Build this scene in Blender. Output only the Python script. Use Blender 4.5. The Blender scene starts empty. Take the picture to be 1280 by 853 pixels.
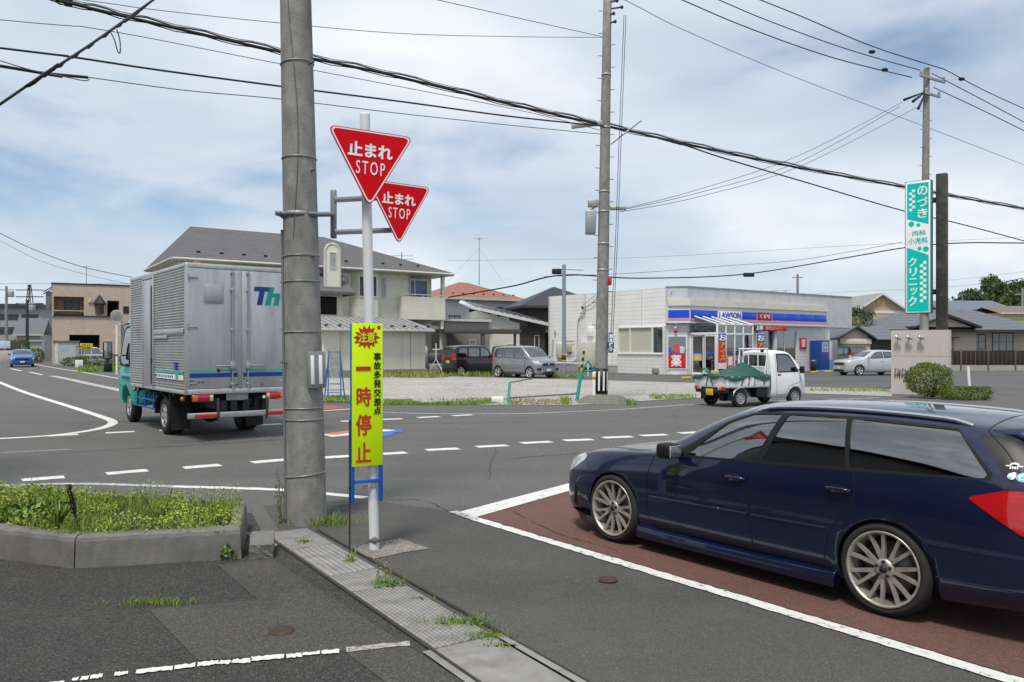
import bpy, bmesh, math, random
from mathutils import Vector, Matrix, Euler
from mathutils.bvhtree import BVHTree
R = math.radians
random.seed(7)
scene = bpy.context.scene
COL = scene.collection

# ------------------------------------------------------------------ camera
F, HZ, H = 996.0, 434.0, 1.86          # focal length (px of a 1280 wide picture), horizon row, eye height
cam = bpy.data.cameras.new('camera')
cam.sensor_width = 36.0
cam.lens = F / 1280 * 36.0
cam.shift_y = (HZ - 426.5) / 1280
cam.clip_start = 0.05
cam.clip_end = 3000
camo = bpy.data.objects.new('camera', cam)
camo.location = (0, 0, H)
camo.rotation_euler = (R(90), 0, 0)
COL.objects.link(camo)
scene.camera = camo

# ------------------------------------------------------------------ light
SUN_EL, SUN_AZ = R(64), R(-162)         # azimuth measured from +Y, clockwise
sund = Vector((math.sin(SUN_AZ) * math.cos(SUN_EL), math.cos(SUN_AZ) * math.cos(SUN_EL), math.sin(SUN_EL)))
sun = bpy.data.lights.new('sun', 'SUN')
sun.energy = 2.7
sun.angle = R(11)
sun.color = (1.0, 0.94, 0.85)
suno = bpy.data.objects.new('sun', sun)
suno.rotation_euler = sund.to_track_quat('Z', 'Y').to_euler()
COL.objects.link(suno)

world = bpy.data.worlds.new('World')
scene.world = world
world.use_nodes = True
nt = world.node_tree
nt.nodes.clear()
N = lambda t: nt.nodes.new(t)
out = N('ShaderNodeOutputWorld'); bg = N('ShaderNodeBackground')
sky = N('ShaderNodeTexSky'); sky.sky_type = 'NISHITA'; sky.sun_disc = False
sky.sun_elevation = SUN_EL; sky.sun_rotation = SUN_AZ
sky.air_density = 1.0; sky.dust_density = 0.6; sky.ozone_density = 1.4
tc = N('ShaderNodeTexCoord')
# clouds: direction projected on a layer overhead, so that they flatten towards the horizon
sep = N('ShaderNodeSeparateXYZ'); nt.links.new(tc.outputs['Generated'], sep.inputs[0])
mz = N('ShaderNodeMath'); mz.operation = 'ADD'; mz.inputs[1].default_value = 0.22; nt.links.new(sep.outputs['Z'], mz.inputs[0])
mzz = N('ShaderNodeMath'); mzz.operation = 'MAXIMUM'; mzz.inputs[1].default_value = 0.05; nt.links.new(mz.outputs[0], mzz.inputs[0])
dx = N('ShaderNodeMath'); dx.operation = 'DIVIDE'; nt.links.new(sep.outputs['X'], dx.inputs[0]); nt.links.new(mzz.outputs[0], dx.inputs[1])
dy = N('ShaderNodeMath'); dy.operation = 'DIVIDE'; nt.links.new(sep.outputs['Y'], dy.inputs[0]); nt.links.new(mzz.outputs[0], dy.inputs[1])
cmb = N('ShaderNodeCombineXYZ'); nt.links.new(dx.outputs[0], cmb.inputs[0]); nt.links.new(dy.outputs[0], cmb.inputs[1])
cmb.inputs[2].default_value = 3.1
def wnoise(scale, detail, rough, dist):
 n = N('ShaderNodeTexNoise'); n.inputs['Scale'].default_value = scale; n.inputs['Detail'].default_value = detail
 n.inputs['Roughness'].default_value = rough; n.inputs['Distortion'].default_value = dist
 nt.links.new(cmb.outputs[0], n.inputs['Vector']); return n
n1 = wnoise(1.05, 5, 0.50, 0.3)
n2 = wnoise(0.95, 4, 0.48, 0.2)
def ramp(stops, src):
 r = N('ShaderNodeValToRGB'); e = r.color_ramp.elements
 while len(e) < len(stops): e.new(0.5)
 for k, (p, c) in enumerate(stops):
  e[k].position = p; e[k].color = (c, c, c, 1) if not isinstance(c, tuple) else (*c, 1)
 nt.links.new(src, r.inputs[0]); return r
n3 = wnoise(4.2, 6, 0.55, 0.4)
zf_ = N('ShaderNodeMapRange'); zf_.inputs[1].default_value = 0.42; zf_.inputs[2].default_value = 0.75; zf_.inputs[3].default_value = 0.04; zf_.inputs[4].default_value = 0.65
nt.links.new(sep.outputs['Z'], zf_.inputs[0])
nm = N('ShaderNodeMix'); nm.data_type = 'FLOAT'; nt.links.new(zf_.outputs[0], nm.inputs[0]); nt.links.new(n2.outputs['Fac'], nm.inputs[2]); n3r = N('ShaderNodeMapRange'); n3r.clamp = False; n3r.inputs[1].default_value = 0.40; n3r.inputs[2].default_value = 0.60; n3r.inputs[3].default_value = 0.22; n3r.inputs[4].default_value = 0.82; nt.links.new(n3.outputs['Fac'], n3r.inputs[0]); nt.links.new(n3r.outputs[0], nm.inputs[3])
cover = ramp([(0.30, 0.0), (0.42, 0.82), (0.54, 1.0)], n1.outputs['Fac'])
shade = ramp([(0.28, (0.50, 0.58, 0.69)), (0.44, (0.585, 0.665, 0.765)), (0.58, (0.72, 0.785, 0.86)), (0.72, (0.90, 0.925, 0.96))], nm.outputs[0])
CLOUD_GAIN = 8.4
cg = N('ShaderNodeVectorMath'); cg.operation = 'SCALE'; cg.inputs['Scale'].default_value = CLOUD_GAIN
nt.links.new(shade.outputs[0], cg.inputs[0])
mix = N('ShaderNodeMix'); mix.data_type = 'RGBA'
nt.links.new(cover.outputs[0], mix.inputs['Factor'])
nt.links.new(sky.outputs[0], mix.inputs['A']); nt.links.new(cg.outputs[0], mix.inputs['B'])
bg.inputs['Strength'].default_value = 0.10
nt.links.new(mix.outputs['Result'], bg.inputs[0]); nt.links.new(bg.outputs[0], out.inputs[0])

vs = scene.view_settings
vs.view_transform = 'Standard'; vs.look = 'None'; vs.gamma = 1; vs.use_curve_mapping = False
vs.exposure = 0.38
try:
 scene.cycles.use_denoising = True
 scene.cycles.max_bounces = 8
 scene.cycles.transparent_max_bounces = 16
 scene.cycles.sample_clamp_indirect = 4
except Exception:
 pass

# ------------------------------------------------------------------ where things stand
def sm(t):
 t = max(0.0, min(1.0, t)); return t * t * (3 - 2 * t)
def gz(x, y):                            # the ground rises gently beyond the crossing
 return 0.2 * sm((y - 27) / 15)
def gp(px, py):                          # ground point seen at a row and column of the photograph
 z = 0.0
 for _ in range(6):
  Y = F * (H - z) / (py - HZ); z = gz(0, Y)
 return Vector(((px - 640) / F * Y, Y, z))
def pt(px, py, Y):                       # point at depth Y
 return Vector(((px - 640) / F * Y, Y, H - (py - HZ) / F * Y))

# ------------------------------------------------------------------ materials
MATS = {}
def mat(name, base, rough=0.6, metal=0.0, var=0.12, vs_=3.0, bump=0.0, bs=60.0, coat=0.0, spec=0.3,
  dirt=None, dirt_amt=0.0, dirt_scale=1.5, trans=0.0, alpha=1.0, rvar=0.0, stretch=None):
 if name in MATS: return MATS[name]
 m = bpy.data.materials.new(name); m.use_nodes = True
 t = m.node_tree; b = t.nodes['Principled BSDF']
 L = t.links.new
 tcn = t.nodes.new('ShaderNodeTexCoord')
 vec = tcn.outputs['Object']
 if stretch:
  mp = t.nodes.new('ShaderNodeMapping'); mp.inputs['Scale'].default_value = stretch
  L(vec, mp.inputs[0]); vec = mp.outputs[0]
 n = t.nodes.new('ShaderNodeTexNoise'); n.inputs['Scale'].default_value = vs_; n.inputs['Detail'].default_value = 5
 n.inputs['Roughness'].default_value = 0.6
 L(vec, n.inputs['Vector'])
 mx = t.nodes.new('ShaderNodeMix'); mx.data_type = 'RGBA'
 rmp = t.nodes.new('ShaderNodeMapRange'); rmp.inputs[1].default_value = 0.25; rmp.inputs[2].default_value = 0.75
 L(n.outputs['Fac'], rmp.inputs[0]); L(rmp.outputs[0], mx.inputs['Factor'])
 mx.inputs['A'].default_value = (*[c * (1 - var) for c in base], 1)
 mx.inputs['B'].default_value = (*[min(1, c * (1 + var)) for c in base], 1)
 colr = mx.outputs['Result']
 if dirt:
  n2 = t.nodes.new('ShaderNodeTexNoise'); n2.inputs['Scale'].default_value = dirt_scale; n2.inputs['Detail'].default_value = 8
  n2.inputs['Roughness'].default_value = 0.68
  L(vec, n2.inputs['Vector'])
  r2 = t.nodes.new('ShaderNodeMapRange'); r2.inputs[1].default_value = 0.48; r2.inputs[2].default_value = 0.75
  r2.inputs[4].default_value = dirt_amt
  L(n2.outputs['Fac'], r2.inputs[0])
  m2 = t.nodes.new('ShaderNodeMix'); m2.data_type = 'RGBA'
  L(r2.outputs[0], m2.inputs['Factor']); L(colr, m2.inputs['A']); m2.inputs['B'].default_value = (*dirt, 1)
  colr = m2.outputs['Result']
 L(colr, b.inputs['Base Color'])
 b.inputs['Roughness'].default_value = rough
 if rvar:
  r3 = t.nodes.new('ShaderNodeMapRange'); r3.inputs[3].default_value = rough - rvar; r3.inputs[4].default_value = rough + rvar
  L(n.outputs['Fac'], r3.inputs[0]); L(r3.outputs[0], b.inputs['Roughness'])
 b.inputs['Metallic'].default_value = metal
 b.inputs['Specular IOR Level'].default_value = spec
 b.inputs['Coat Weight'].default_value = coat
 b.inputs['Coat Roughness'].default_value = 0.03
 b.inputs['Transmission Weight'].default_value = trans
 b.inputs['Alpha'].default_value = alpha
 if bump:
  n3 = t.nodes.new('ShaderNodeTexNoise'); n3.inputs['Scale'].default_value = bs; n3.inputs['Detail'].default_value = 4
  L(vec, n3.inputs['Vector'])
  bp = t.nodes.new('ShaderNodeBump'); bp.inputs['Strength'].default_value = bump; bp.inputs['Distance'].default_value = 0.01
  L(n3.outputs['Fac'], bp.inputs['Height']); L(bp.outputs[0], b.inputs['Normal'])
 MATS[name] = m
 return m

def nodes_of(m):
 t = m.node_tree
 return t, t.nodes, t.links.new, t.nodes['Principled BSDF']

def asphalt(name, dark, light, speck=(0.30, 0.29, 0.27), speck_amt=0.5, cracks=0.0, scale=150.0, tint=(0.10, 0.095, 0.085), bumpd=0.006):
 m = bpy.data.materials.new(name); m.use_nodes = True
 t, n, L, b = nodes_of(m)
 tc_ = n.new('ShaderNodeTexCoord'); v = tc_.outputs['Object']
 def noise(s, d=6, r=0.6):
  q = n.new('ShaderNodeTexNoise'); q.inputs['Scale'].default_value = s; q.inputs['Detail'].default_value = d
  q.inputs['Roughness'].default_value = r; L(v, q.inputs['Vector']); return q
 def mr(src, a, b_, c=0.0, d=1.0):
  q = n.new('ShaderNodeMapRange'); q.inputs[1].default_value = a; q.inputs[2].default_value = b_
  q.inputs[3].default_value = c; q.inputs[4].default_value = d; L(src, q.inputs[0]); return q.outputs[0]
 def mixc(f, A, B):
  q = n.new('ShaderNodeMix'); q.data_type = 'RGBA'
  if isinstance(f, float): q.inputs['Factor'].default_value = f
  else: L(f, q.inputs['Factor'])
  for s, c in (('A', A), ('B', B)):
   if isinstance(c, tuple): q.inputs[s].default_value = (*c, 1)
   else: L(c, q.inputs[s])
  return q.outputs['Result']
 big = noise(0.35, 8, 0.65); mid = noise(2.3, 6, 0.6)
 c = mixc(mr(big.outputs['Fac'], 0.3, 0.7), dark, light)
 # tracks polished by tyres along both roads, and a few oil stains
 for ang_, k_ in ((37.4, 0.30), (-52.6, 0.30)):
  mp = n.new('ShaderNodeMapping'); mp.inputs['Rotation'].default_value = (0, 0, R(-ang_)); mp.inputs['Scale'].default_value = (0.05, 0.9, 1); L(v, mp.inputs[0])
  q = n.new('ShaderNodeTexNoise'); q.inputs['Scale'].default_value = 1.0; q.inputs['Detail'].default_value = 4; L(mp.outputs[0], q.inputs['Vector'])
  c = mixc(mr(q.outputs['Fac'], 0.52, 0.72, 0, k_), c, tuple(x*0.62 for x in dark))
 oil = noise(1.1, 3, 0.5)
 c = mixc(mr(oil.outputs['Fac'], 0.70, 0.76, 0, 0.35), c, tuple(x*0.5 for x in dark))
 c = mixc(mr(noise(5.0, 4, 0.6).outputs['Fac'], 0.62, 0.75, 0, 0.35), c, tuple(x*1.35 for x in light))
 c = mixc(mr(mid.outputs['Fac'], 0.5, 0.8, 0, 0.5), c, tint)
 vor = n.new('ShaderNodeTexVoronoi'); vor.inputs['Scale'].default_value = scale; L(v, vor.inputs['Vector'])
 sepc = n.new('ShaderNodeSeparateColor'); L(vor.outputs['Color'], sepc.inputs[0])
 pick = mr(sepc.outputs[0], 0.60, 0.95, 0, speck_amt)
 c = mixc(pick, c, speck)
 pick2 = mr(sepc.outputs[1], 0.75, 0.8, 0, 0.45)
 c = mixc(pick2, c, tuple(x * 0.45 for x in dark))
 if cracks:
  vc = n.new('ShaderNodeTexVoronoi'); vc.feature = 'DISTANCE_TO_EDGE'; vc.inputs['Scale'].default_value = 0.22
  wob = n.new('ShaderNodeMix'); wob.data_type = 'VECTOR'; wob.inputs['Factor'].default_value = 0.14
  nw = noise(1.7, 6, 0.7); L(v, wob.inputs['A']); L(nw.outputs['Color'], wob.inputs['B'])
  L(wob.outputs['Result'], vc.inputs['Vector'])
  line = mr(vc.outputs['Distance'], 0.0, 0.0035, 1.0, 0.0)
  gate = mr(noise(0.13, 3).outputs['Fac'], 0.48, 0.56, 0, cracks)
  mu = n.new('ShaderNodeMath'); mu.operation = 'MULTIPLY'; L(line, mu.inputs[0]); L(gate, mu.inputs[1])
  c = mixc(mu.outputs[0], c, (0.022, 0.021, 0.02))
 L(c, b.inputs['Base Color'])
 b.inputs['Roughness'].default_value = 0.86
 b.inputs['Specular IOR Level'].default_value = 0.35
 bp = n.new('ShaderNodeBump'); bp.inputs['Strength'].default_value = 0.55; bp.inputs['Distance'].default_value = bumpd
 L(vor.outputs['Distance'], bp.inputs['Height']); L(bp.outputs[0], b.inputs['Normal'])
 MATS[name] = m
 return m

def paint(name, col, under=(0.10, 0.098, 0.095), wear=0.5, scale=9.0):
 """road paint worn through to the asphalt"""
 m = bpy.data.materials.new(name); m.use_nodes = True
 t, n, L, b = nodes_of(m)
 tc_ = n.new('ShaderNodeTexCoord'); v = tc_.outputs['Object']
 a = n.new('ShaderNodeTexNoise'); a.inputs['Scale'].default_value = scale; a.inputs['Detail'].default_value = 12; a.inputs['Roughness'].default_value = 0.78
 L(v, a.inputs['Vector'])
 r = n.new('ShaderNodeMapRange'); r.inputs[1].default_value = wear; r.inputs[2].default_value = wear + 0.07
 L(a.outputs['Fac'], r.inputs[0])
 d = n.new('ShaderNodeTexNoise'); d.inputs['Scale'].default_value = 3; d.inputs['Detail'].default_value = 8; L(v, d.inputs['Vector'])
 q0 = n.new('ShaderNodeMix'); q0.data_type = 'RGBA'; L(d.outputs['Fac'], q0.inputs['Factor'])
 q0.inputs['A'].default_value = (*[c * 0.72 for c in col], 1); q0.inputs['B'].default_value = (*col, 1)
 q = n.new('ShaderNodeMix'); q.data_type = 'RGBA'; L(r.outputs[0], q.inputs['Factor'])
 L(q0.outputs['Result'], q.inputs['A']); q.inputs['B'].default_value = (*under, 1)
 L(q.outputs['Result'], b.inputs['Base Color']); b.inputs['Roughness'].default_value = 0.75
 MATS[name] = m
 return m

def glassy(name, tint=(0.35, 0.42, 0.40), gloss=1.0):
 m = bpy.data.materials.new(name); m.use_nodes = True
 t = m.node_tree; t.nodes.clear(); L = t.links.new
 o = t.nodes.new('ShaderNodeOutputMaterial'); tr = t.nodes.new('ShaderNodeBsdfTransparent'); tr.inputs[0].default_value = (*tint, 1)
 gl = t.nodes.new('ShaderNodeBsdfGlossy'); gl.inputs['Roughness'].default_value = 0.015; gl.inputs[0].default_value = (gloss, gloss, gloss, 1)
 fr = t.nodes.new('ShaderNodeFresnel'); fr.inputs[0].default_value = 1.62
 geo = t.nodes.new('ShaderNodeNewGeometry')
 # both sides of a pane reflect alike
 fl = t.nodes.new('ShaderNodeVectorMath'); fl.operation = 'SCALE'
 ms = t.nodes.new('ShaderNodeMixShader')
 t.nodes.remove(geo); t.nodes.remove(fl)
 lw = t.nodes.new('ShaderNodeLayerWeight'); lw.inputs[0].default_value = 0.28
 rr = t.nodes.new('ShaderNodeMapRange'); rr.inputs[1].default_value = 0.0; rr.inputs[2].default_value = 1.0
 rr.inputs[3].default_value = 0.21; rr.inputs[4].default_value = 0.95
 L(lw.outputs['Fresnel'], rr.inputs[0]); t.nodes.remove(fr)
 L(rr.outputs[0], ms.inputs[0]); L(tr.outputs[0], ms.inputs[1]); L(gl.outputs[0], ms.inputs[2]); L(ms.outputs[0], o.inputs[0])
 MATS[name] = m
 return m

def leafmat(name, a, b_, scale=6.0):
 m = bpy.data.materials.new(name); m.use_nodes = True
 t, n, L, b = nodes_of(m)
 geo = n.new('ShaderNodeNewGeometry')
 tc_ = n.new('ShaderNodeTexCoord')
 q = n.new('ShaderNodeTexNoise'); q.inputs['Scale'].default_value = scale; q.inputs['Detail'].default_value = 3
 L(tc_.outputs['Object'], q.inputs['Vector'])
 ad = n.new('ShaderNodeMath'); ad.operation = 'MULTIPLY_ADD'; ad.inputs[1].default_value = 0.55
 L(geo.outputs['Random Per Island'], ad.inputs[0]);
 sc_ = n.new('ShaderNodeMapRange'); sc_.inputs[1].default_value = 0.3; sc_.inputs[2].default_value = 0.7; sc_.inputs[4].default_value = 0.45
 L(q.outputs['Fac'], sc_.inputs[0]); L(sc_.outputs[0], ad.inputs[2])
 mx = n.new('ShaderNodeMix'); mx.data_type = 'RGBA'; L(ad.outputs[0], mx.inputs['Factor'])
 mx.inputs['A'].default_value = (*a, 1); mx.inputs['B'].default_value = (*b_, 1)
 L(mx.outputs['Result'], b.inputs['Base Color']); b.inputs['Roughness'].default_value = 0.55
 b.inputs['Subsurface Weight'].default_value = 0.0
 MATS[name] = m
 return m

# ------------------------------------------------------------------ mesh building
class MB:
 def __init__(s): s.v = []; s.f = []; s.m = []; s.sm = []
 def add(s, vs_, fs, mi=0, smooth=False, M=None):
  o = len(s.v)
  for p in vs_: s.v.append(tuple(M @ Vector(p)) if M is not None else tuple(p))
  for f in fs: s.f.append(tuple(o + i for i in f)); s.m.append(mi); s.sm.append(smooth)
  return s
 def box(s, x0, x1, y0, y1, z0, z1, mi=0, M=None):
  x0, x1 = min(x0, x1), max(x0, x1); y0, y1 = min(y0, y1), max(y0, y1); z0, z1 = min(z0, z1), max(z0, z1)
  v = [(x0,y0,z0),(x1,y0,z0),(x1,y1,z0),(x0,y1,z0),(x0,y0,z1),(x1,y0,z1),(x1,y1,z1),(x0,y1,z1)]
  return s.add(v, [(0,3,2,1),(4,5,6,7),(0,1,5,4),(1,2,6,5),(2,3,7,6),(3,0,4,7)], mi, False, M)
 def bbox(s, x0, x1, y0, y1, z0, z1, b=0.01, mi=0, M=None, seg=2):
  """box with rounded edges"""
  bm = bmesh.new(); bmesh.ops.create_cube(bm, size=1)
  for q in bm.verts:
   q.co = ((x0+x1)/2 + q.co.x*abs(x1-x0), (y0+y1)/2 + q.co.y*abs(y1-y0), (z0+z1)/2 + q.co.z*abs(z1-z0))
  bmesh.ops.bevel(bm, geom=bm.edges[:], offset=b, segments=seg, affect='EDGES', profile=0.5)
  s.addbm(bm, mi, True, M); bm.free(); return s
 def addbm(s, bm, mi=0, smooth=False, M=None):
  bm.verts.index_update()
  return s.add([q.co for q in bm.verts], [[q.index for q in f.verts] for f in bm.faces], mi, smooth, M)
 def prism(s, poly, a, b, axis='z', mi=0, M=None, smooth=False):
  """extrude a 2D polygon between a and b along an axis: x -> (y,z), y -> (x,z), z -> (x,y)"""
  def P(p, h):
   return (h, p[0], p[1]) if axis == 'x' else ((p[0], h, p[1]) if axis == 'y' else (p[0], p[1], h))
  n = len(poly)
  ar = sum(poly[i][0]*poly[(i+1)%n][1]-poly[(i+1)%n][0]*poly[i][1] for i in range(n))
  if (ar < 0) != (axis == 'y'): poly = poly[::-1]
  if a > b: a, b = b, a
  v = [P(p, a) for p in poly] + [P(p, b) for p in poly]
  f = [tuple(range(n))[::-1], tuple(range(n, 2*n))] + [(i, (i+1)%n, n+(i+1)%n, n+i) for i in range(n)]
  return s.add(v, f, mi, smooth, M)
 def tube(s, pts, r, n=8, mi=0, M=None, caps=True, smooth=True):
  pts = [Vector(p) for p in pts]
  rs = r if isinstance(r, (list, tuple)) else [r]*len(pts)
  vs_ = []; up = None
  for i, p in enumerate(pts):
   d = (pts[min(i+1, len(pts)-1)] - pts[max(i-1, 0)]).normalized()
   if up is None:
    up = Vector((0,0,1)) if abs(d.z) < 0.95 else Vector((1,0,0))
   x = d.cross(up)
   if x.length < 1e-6: x = d.cross(Vector((0.3,1,0.2)))
   x.normalize(); y = d.cross(x).normalized(); up = -y if False else up
   for k in range(n):
    a = 2*math.pi*k/n
    vs_.append(p + x*math.cos(a)*rs[i] + y*math.sin(a)*rs[i])
  f = []
  for i in range(len(pts)-1):
   for k in range(n):
    f.append((i*n+k, i*n+(k+1)%n, (i+1)*n+(k+1)%n, (i+1)*n+k))
  s.add(vs_, f, mi, smooth, M)
  if caps:
   m = len(pts)-1
   s.add(vs_[:n], [tuple(range(n))[::-1]], mi, False, M); s.add(vs_[m*n:], [tuple(range(n))], mi, False, M)
  return s
 def cyl(s, p0, p1, r, r1=None, n=16, mi=0, M=None):
  return s.tube([p0, p1], [r, r if r1 is None else r1], n, mi, M)
 def lathe(s, prof, n=24, axis='z', mi=0, M=None, smooth=True, sector=None):
  """profile of (radius, height) turned round an axis"""
  v = []
  for k in range(n):
   a = 2*math.pi*k/n; c, q = math.cos(a), math.sin(a)
   for r, h in prof:
    v.append((r*c, r*q, h) if axis == 'z' else ((r*c, h, r*q) if axis == 'y' else (h, r*c, r*q)))
  m = len(prof); f = []
  for k in range(n):
   for j in range(m-1):
    f.append((k*m+j, ((k+1)%n)*m+j, ((k+1)%n)*m+j+1, k*m+j+1))
  return s.add(v, f, mi, smooth, M)
 def quad(s, a, b, c, d, mi=0): return s.add([a, b, c, d], [(0,1,2,3)], mi)
 def ico(s, c, r, sub=2, mi=0, jit=0.0, sc=(1,1,1)):
  bm = bmesh.new(); bmesh.ops.create_icosphere(bm, subdivisions=sub, radius=1)
  for q in bm.verts:
   k = r*(1+random.uniform(-jit, jit)); q.co = Vector((c[0]+q.co.x*k*sc[0], c[1]+q.co.y*k*sc[1], c[2]+q.co.z*k*sc[2]))
  s.addbm(bm, mi, True); bm.free(); return s
 def build(s, name, mats, parent=None, label=None, bevel=0.0, recalc=False, auto=None):
  me = bpy.data.meshes.new(name)
  me.from_pydata(s.v, [], s.f)
  for m_ in (mats if isinstance(mats, (list, tuple)) else [mats]): me.materials.append(m_)
  me.polygons.foreach_set('material_index', s.m); me.polygons.foreach_set('use_smooth', s.sm)
  me.update()
  if recalc or bevel:
   bm = bmesh.new(); bm.from_mesh(me)
   if bevel:
    bmesh.ops.remove_doubles(bm, verts=bm.verts[:], dist=1e-5)
    ed = [e for e in bm.edges if len(e.link_faces) == 2 and e.calc_face_angle(0) > 0.5]
    bmesh.ops.bevel(bm, geom=ed, offset=bevel, segments=2, affect='EDGES', profile=0.6, clamp_overlap=True)
   bmesh.ops.recalc_face_normals(bm, faces=bm.faces[:]); bm.to_mesh(me); bm.free()
  return link(name, me, parent, label)

def link(name, me, parent=None, label=None):
 o = bpy.data.objects.new(name, me); COL.objects.link(o)
 if parent is not None: o.parent = parent
 if label: o['label'] = label
 return o
def tag(o, label=None, cat=None, group=None, kind=None):
 if label: o['label'] = label
 if cat: o['category'] = cat
 if group: o['group'] = group
 if kind: o['kind'] = kind
 return o
def thing(name, label, cat, loc=(0,0,0), rz=0.0, group=None):
 o = bpy.data.objects.new(name, None); COL.objects.link(o)
 o.empty_display_size = 0.2
 o.location = loc; o.rotation_euler = (0,0,rz)
 return tag(o, label, cat, group)
def copy_tree(o, parent=None):
 c = o.copy(); COL.objects.link(c)
 if parent is not None: c.parent = parent
 for ch in list(o.children): copy_tree(ch, c)
 return c
def struct(name, mb, m): return tag(mb.build(name, m), kind='structure')

def text_mesh(body, size, mi_depth=0.004, bold=0.0, vertical=False, spacing=1.0, sx=1.0):
 """lettering as a mesh in the x,z plane, centred, facing -y"""
 allv = []; allf = []
 rows = list(body) if vertical else [body]
 for k, row in enumerate(rows):
  cu = bpy.data.curves.new('tmp', 'FONT'); cu.body = row; cu.size = size; cu.extrude = mi_depth; cu.offset = bold
  cu.align_x = 'CENTER'; cu.align_y = 'CENTER'; cu.resolution_u = 3; cu.space_character = spacing
  ob = bpy.data.objects.new('tmp', cu); COL.objects.link(ob)
  dg = bpy.context.evaluated_depsgraph_get(); ev = ob.evaluated_get(dg)
  me = bpy.data.meshes.new_from_object(ev)
  xs = [q.co.x for q in me.vertices] or [0]; ys = [q.co.y for q in me.vertices] or [0]
  cx = (min(xs)+max(xs))/2; cy = (min(ys)+max(ys))/2
  off = ((len(rows)-1)/2 - k)*size*spacing if vertical else 0
  o = len(allv)
  for q in me.vertices: allv.append(((q.co.x-cx)*sx, -q.co.z, q.co.y-cy+off))
  for p in me.polygons: allf.append(tuple(o+i for i in p.vertices))
  bpy.data.objects.remove(ob); bpy.data.curves.remove(cu); bpy.data.meshes.remove(me)
 return allv, allf
def txt(mb, body, x, z, y, size, mi=0, **k):
 v, f = text_mesh(body, size, **k)
 return mb.add(v, f, mi, False, Matrix.Translation((x, y, z)))
def fit_txt(mb, body, x0, x1, z0, z1, y, mi=0, bold=0.0, depth=0.004, vertical=False):
 """lettering stretched to fill a rectangle"""
 v, f = text_mesh(body, 1.0, 0.5, 0, vertical)
 xs = [p[0] for p in v]; zs = [p[2] for p in v]
 ax, bx, az, bz = min(xs), max(xs), min(zs), max(zs)
 # bolder strokes: the glyphs repeated with small shifts
 b = bold*0.9*min(1.0, (bz-az))
 for k, (sx, sz) in enumerate([(0, 0)] if not b else [(-b, 0), (b, 0), (0, b*0.7), (0, -b*0.7), (-b*0.5, 0), (b*0.5, 0)]):
  kx = (x1-x0)/(bx-ax+2*b); kz = (z1-z0)/(bz-az+1.4*b)
  vv = [((x0+x1)/2+(p[0]+sx-(ax+bx)/2)*kx, y+p[1]*2*depth-k*0.00025, (z0+z1)/2+(p[2]+sz-(az+bz)/2)*kz) for p in v]
  mb.add(vv, f, mi)
 return mb

def ground_poly(name, pts, z, m, step=3.0, kind='structure'):
 """a flat sheet that follows the ground, z metres above it"""
 bm = bmesh.new()
 vs_ = [bm.verts.new((p[0], p[1], 0)) for p in pts]
 bm.faces.new(vs_)
 ys = [p[1] for p in pts]
 y = 24.0
 while y < 46:
  if min(ys) < y < max(ys):
   bmesh.ops.bisect_plane(bm, geom=bm.verts[:]+bm.edges[:]+bm.faces[:], plane_co=(0,y,0), plane_no=(0,1,0))
  y += 1.5
 bmesh.ops.recalc_face_normals(bm, faces=bm.faces[:])
 for f in bm.faces:
  if f.normal.z < 0: f.normal_flip()
 for q in bm.verts: q.co.z = gz(q.co.x, q.co.y) + z
 me = bpy.data.meshes.new(name); bm.to_mesh(me); bm.free(); me.materials.append(m)
 o = link(name, me);
 if kind: o['kind'] = kind
 return o
def strip_pts(path, w):
 """outline of a strip of width w along a ground path"""
 L_, R_ = [], []
 for i, p in enumerate(path):
  d = (Vector(path[min(i+1, len(path)-1)]) - Vector(path[max(i-1, 0)])).to_2d().normalized()
  nrm = Vector((-d.y, d.x))
  L_.append((p[0]+nrm.x*w/2, p[1]+nrm.y*w/2)); R_.append((p[0]-nrm.x*w/2, p[1]-nrm.y*w/2))
 return L_, R_
def stripe(mb, path, w, z, mi=0, jit=0.0):
 path = [Vector(p) for p in path]
 fine = [path[0]]
 for a, b in zip(path, path[1:]):
  k = max(1, int((b-a).length/(0.07 if jit else 1.2)))
  fine += [a.lerp(b, (i+1)/k) for i in range(k)]
 L_, R_ = strip_pts(fine, w)
 if jit:
  L_ = [(p[0]+random.uniform(-jit, jit), p[1]+random.uniform(-jit, jit)) for p in L_]; R_ = [(p[0]+random.uniform(-jit, jit), p[1]+random.uniform(-jit, jit)) for p in R_]
 v = [(p[0], p[1], gz(*p)+z) for p in L_] + [(p[0], p[1], gz(*p)+z) for p in R_]
 n = len(fine)
 mb.add(v, [(i+1, i, n+i, n+i+1) for i in range(n-1)], mi)
def spline(px, k=6):
 """smooth polyline through points"""
 P = [Vector(p) for p in px]; out_ = []
 for i in range(len(P)-1):
  p0, p1, p2, p3 = P[max(i-1,0)], P[i], P[i+1], P[min(i+2,len(P)-1)]
  for j in range(k):
   t = j/k
   out_.append(0.5*((2*p1)+(p2-p0)*t+(2*p0-5*p1+4*p2-p3)*t*t+(3*p1-p0-3*p2+p3)*t**3))
 return out_+[P[-1]]

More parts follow.
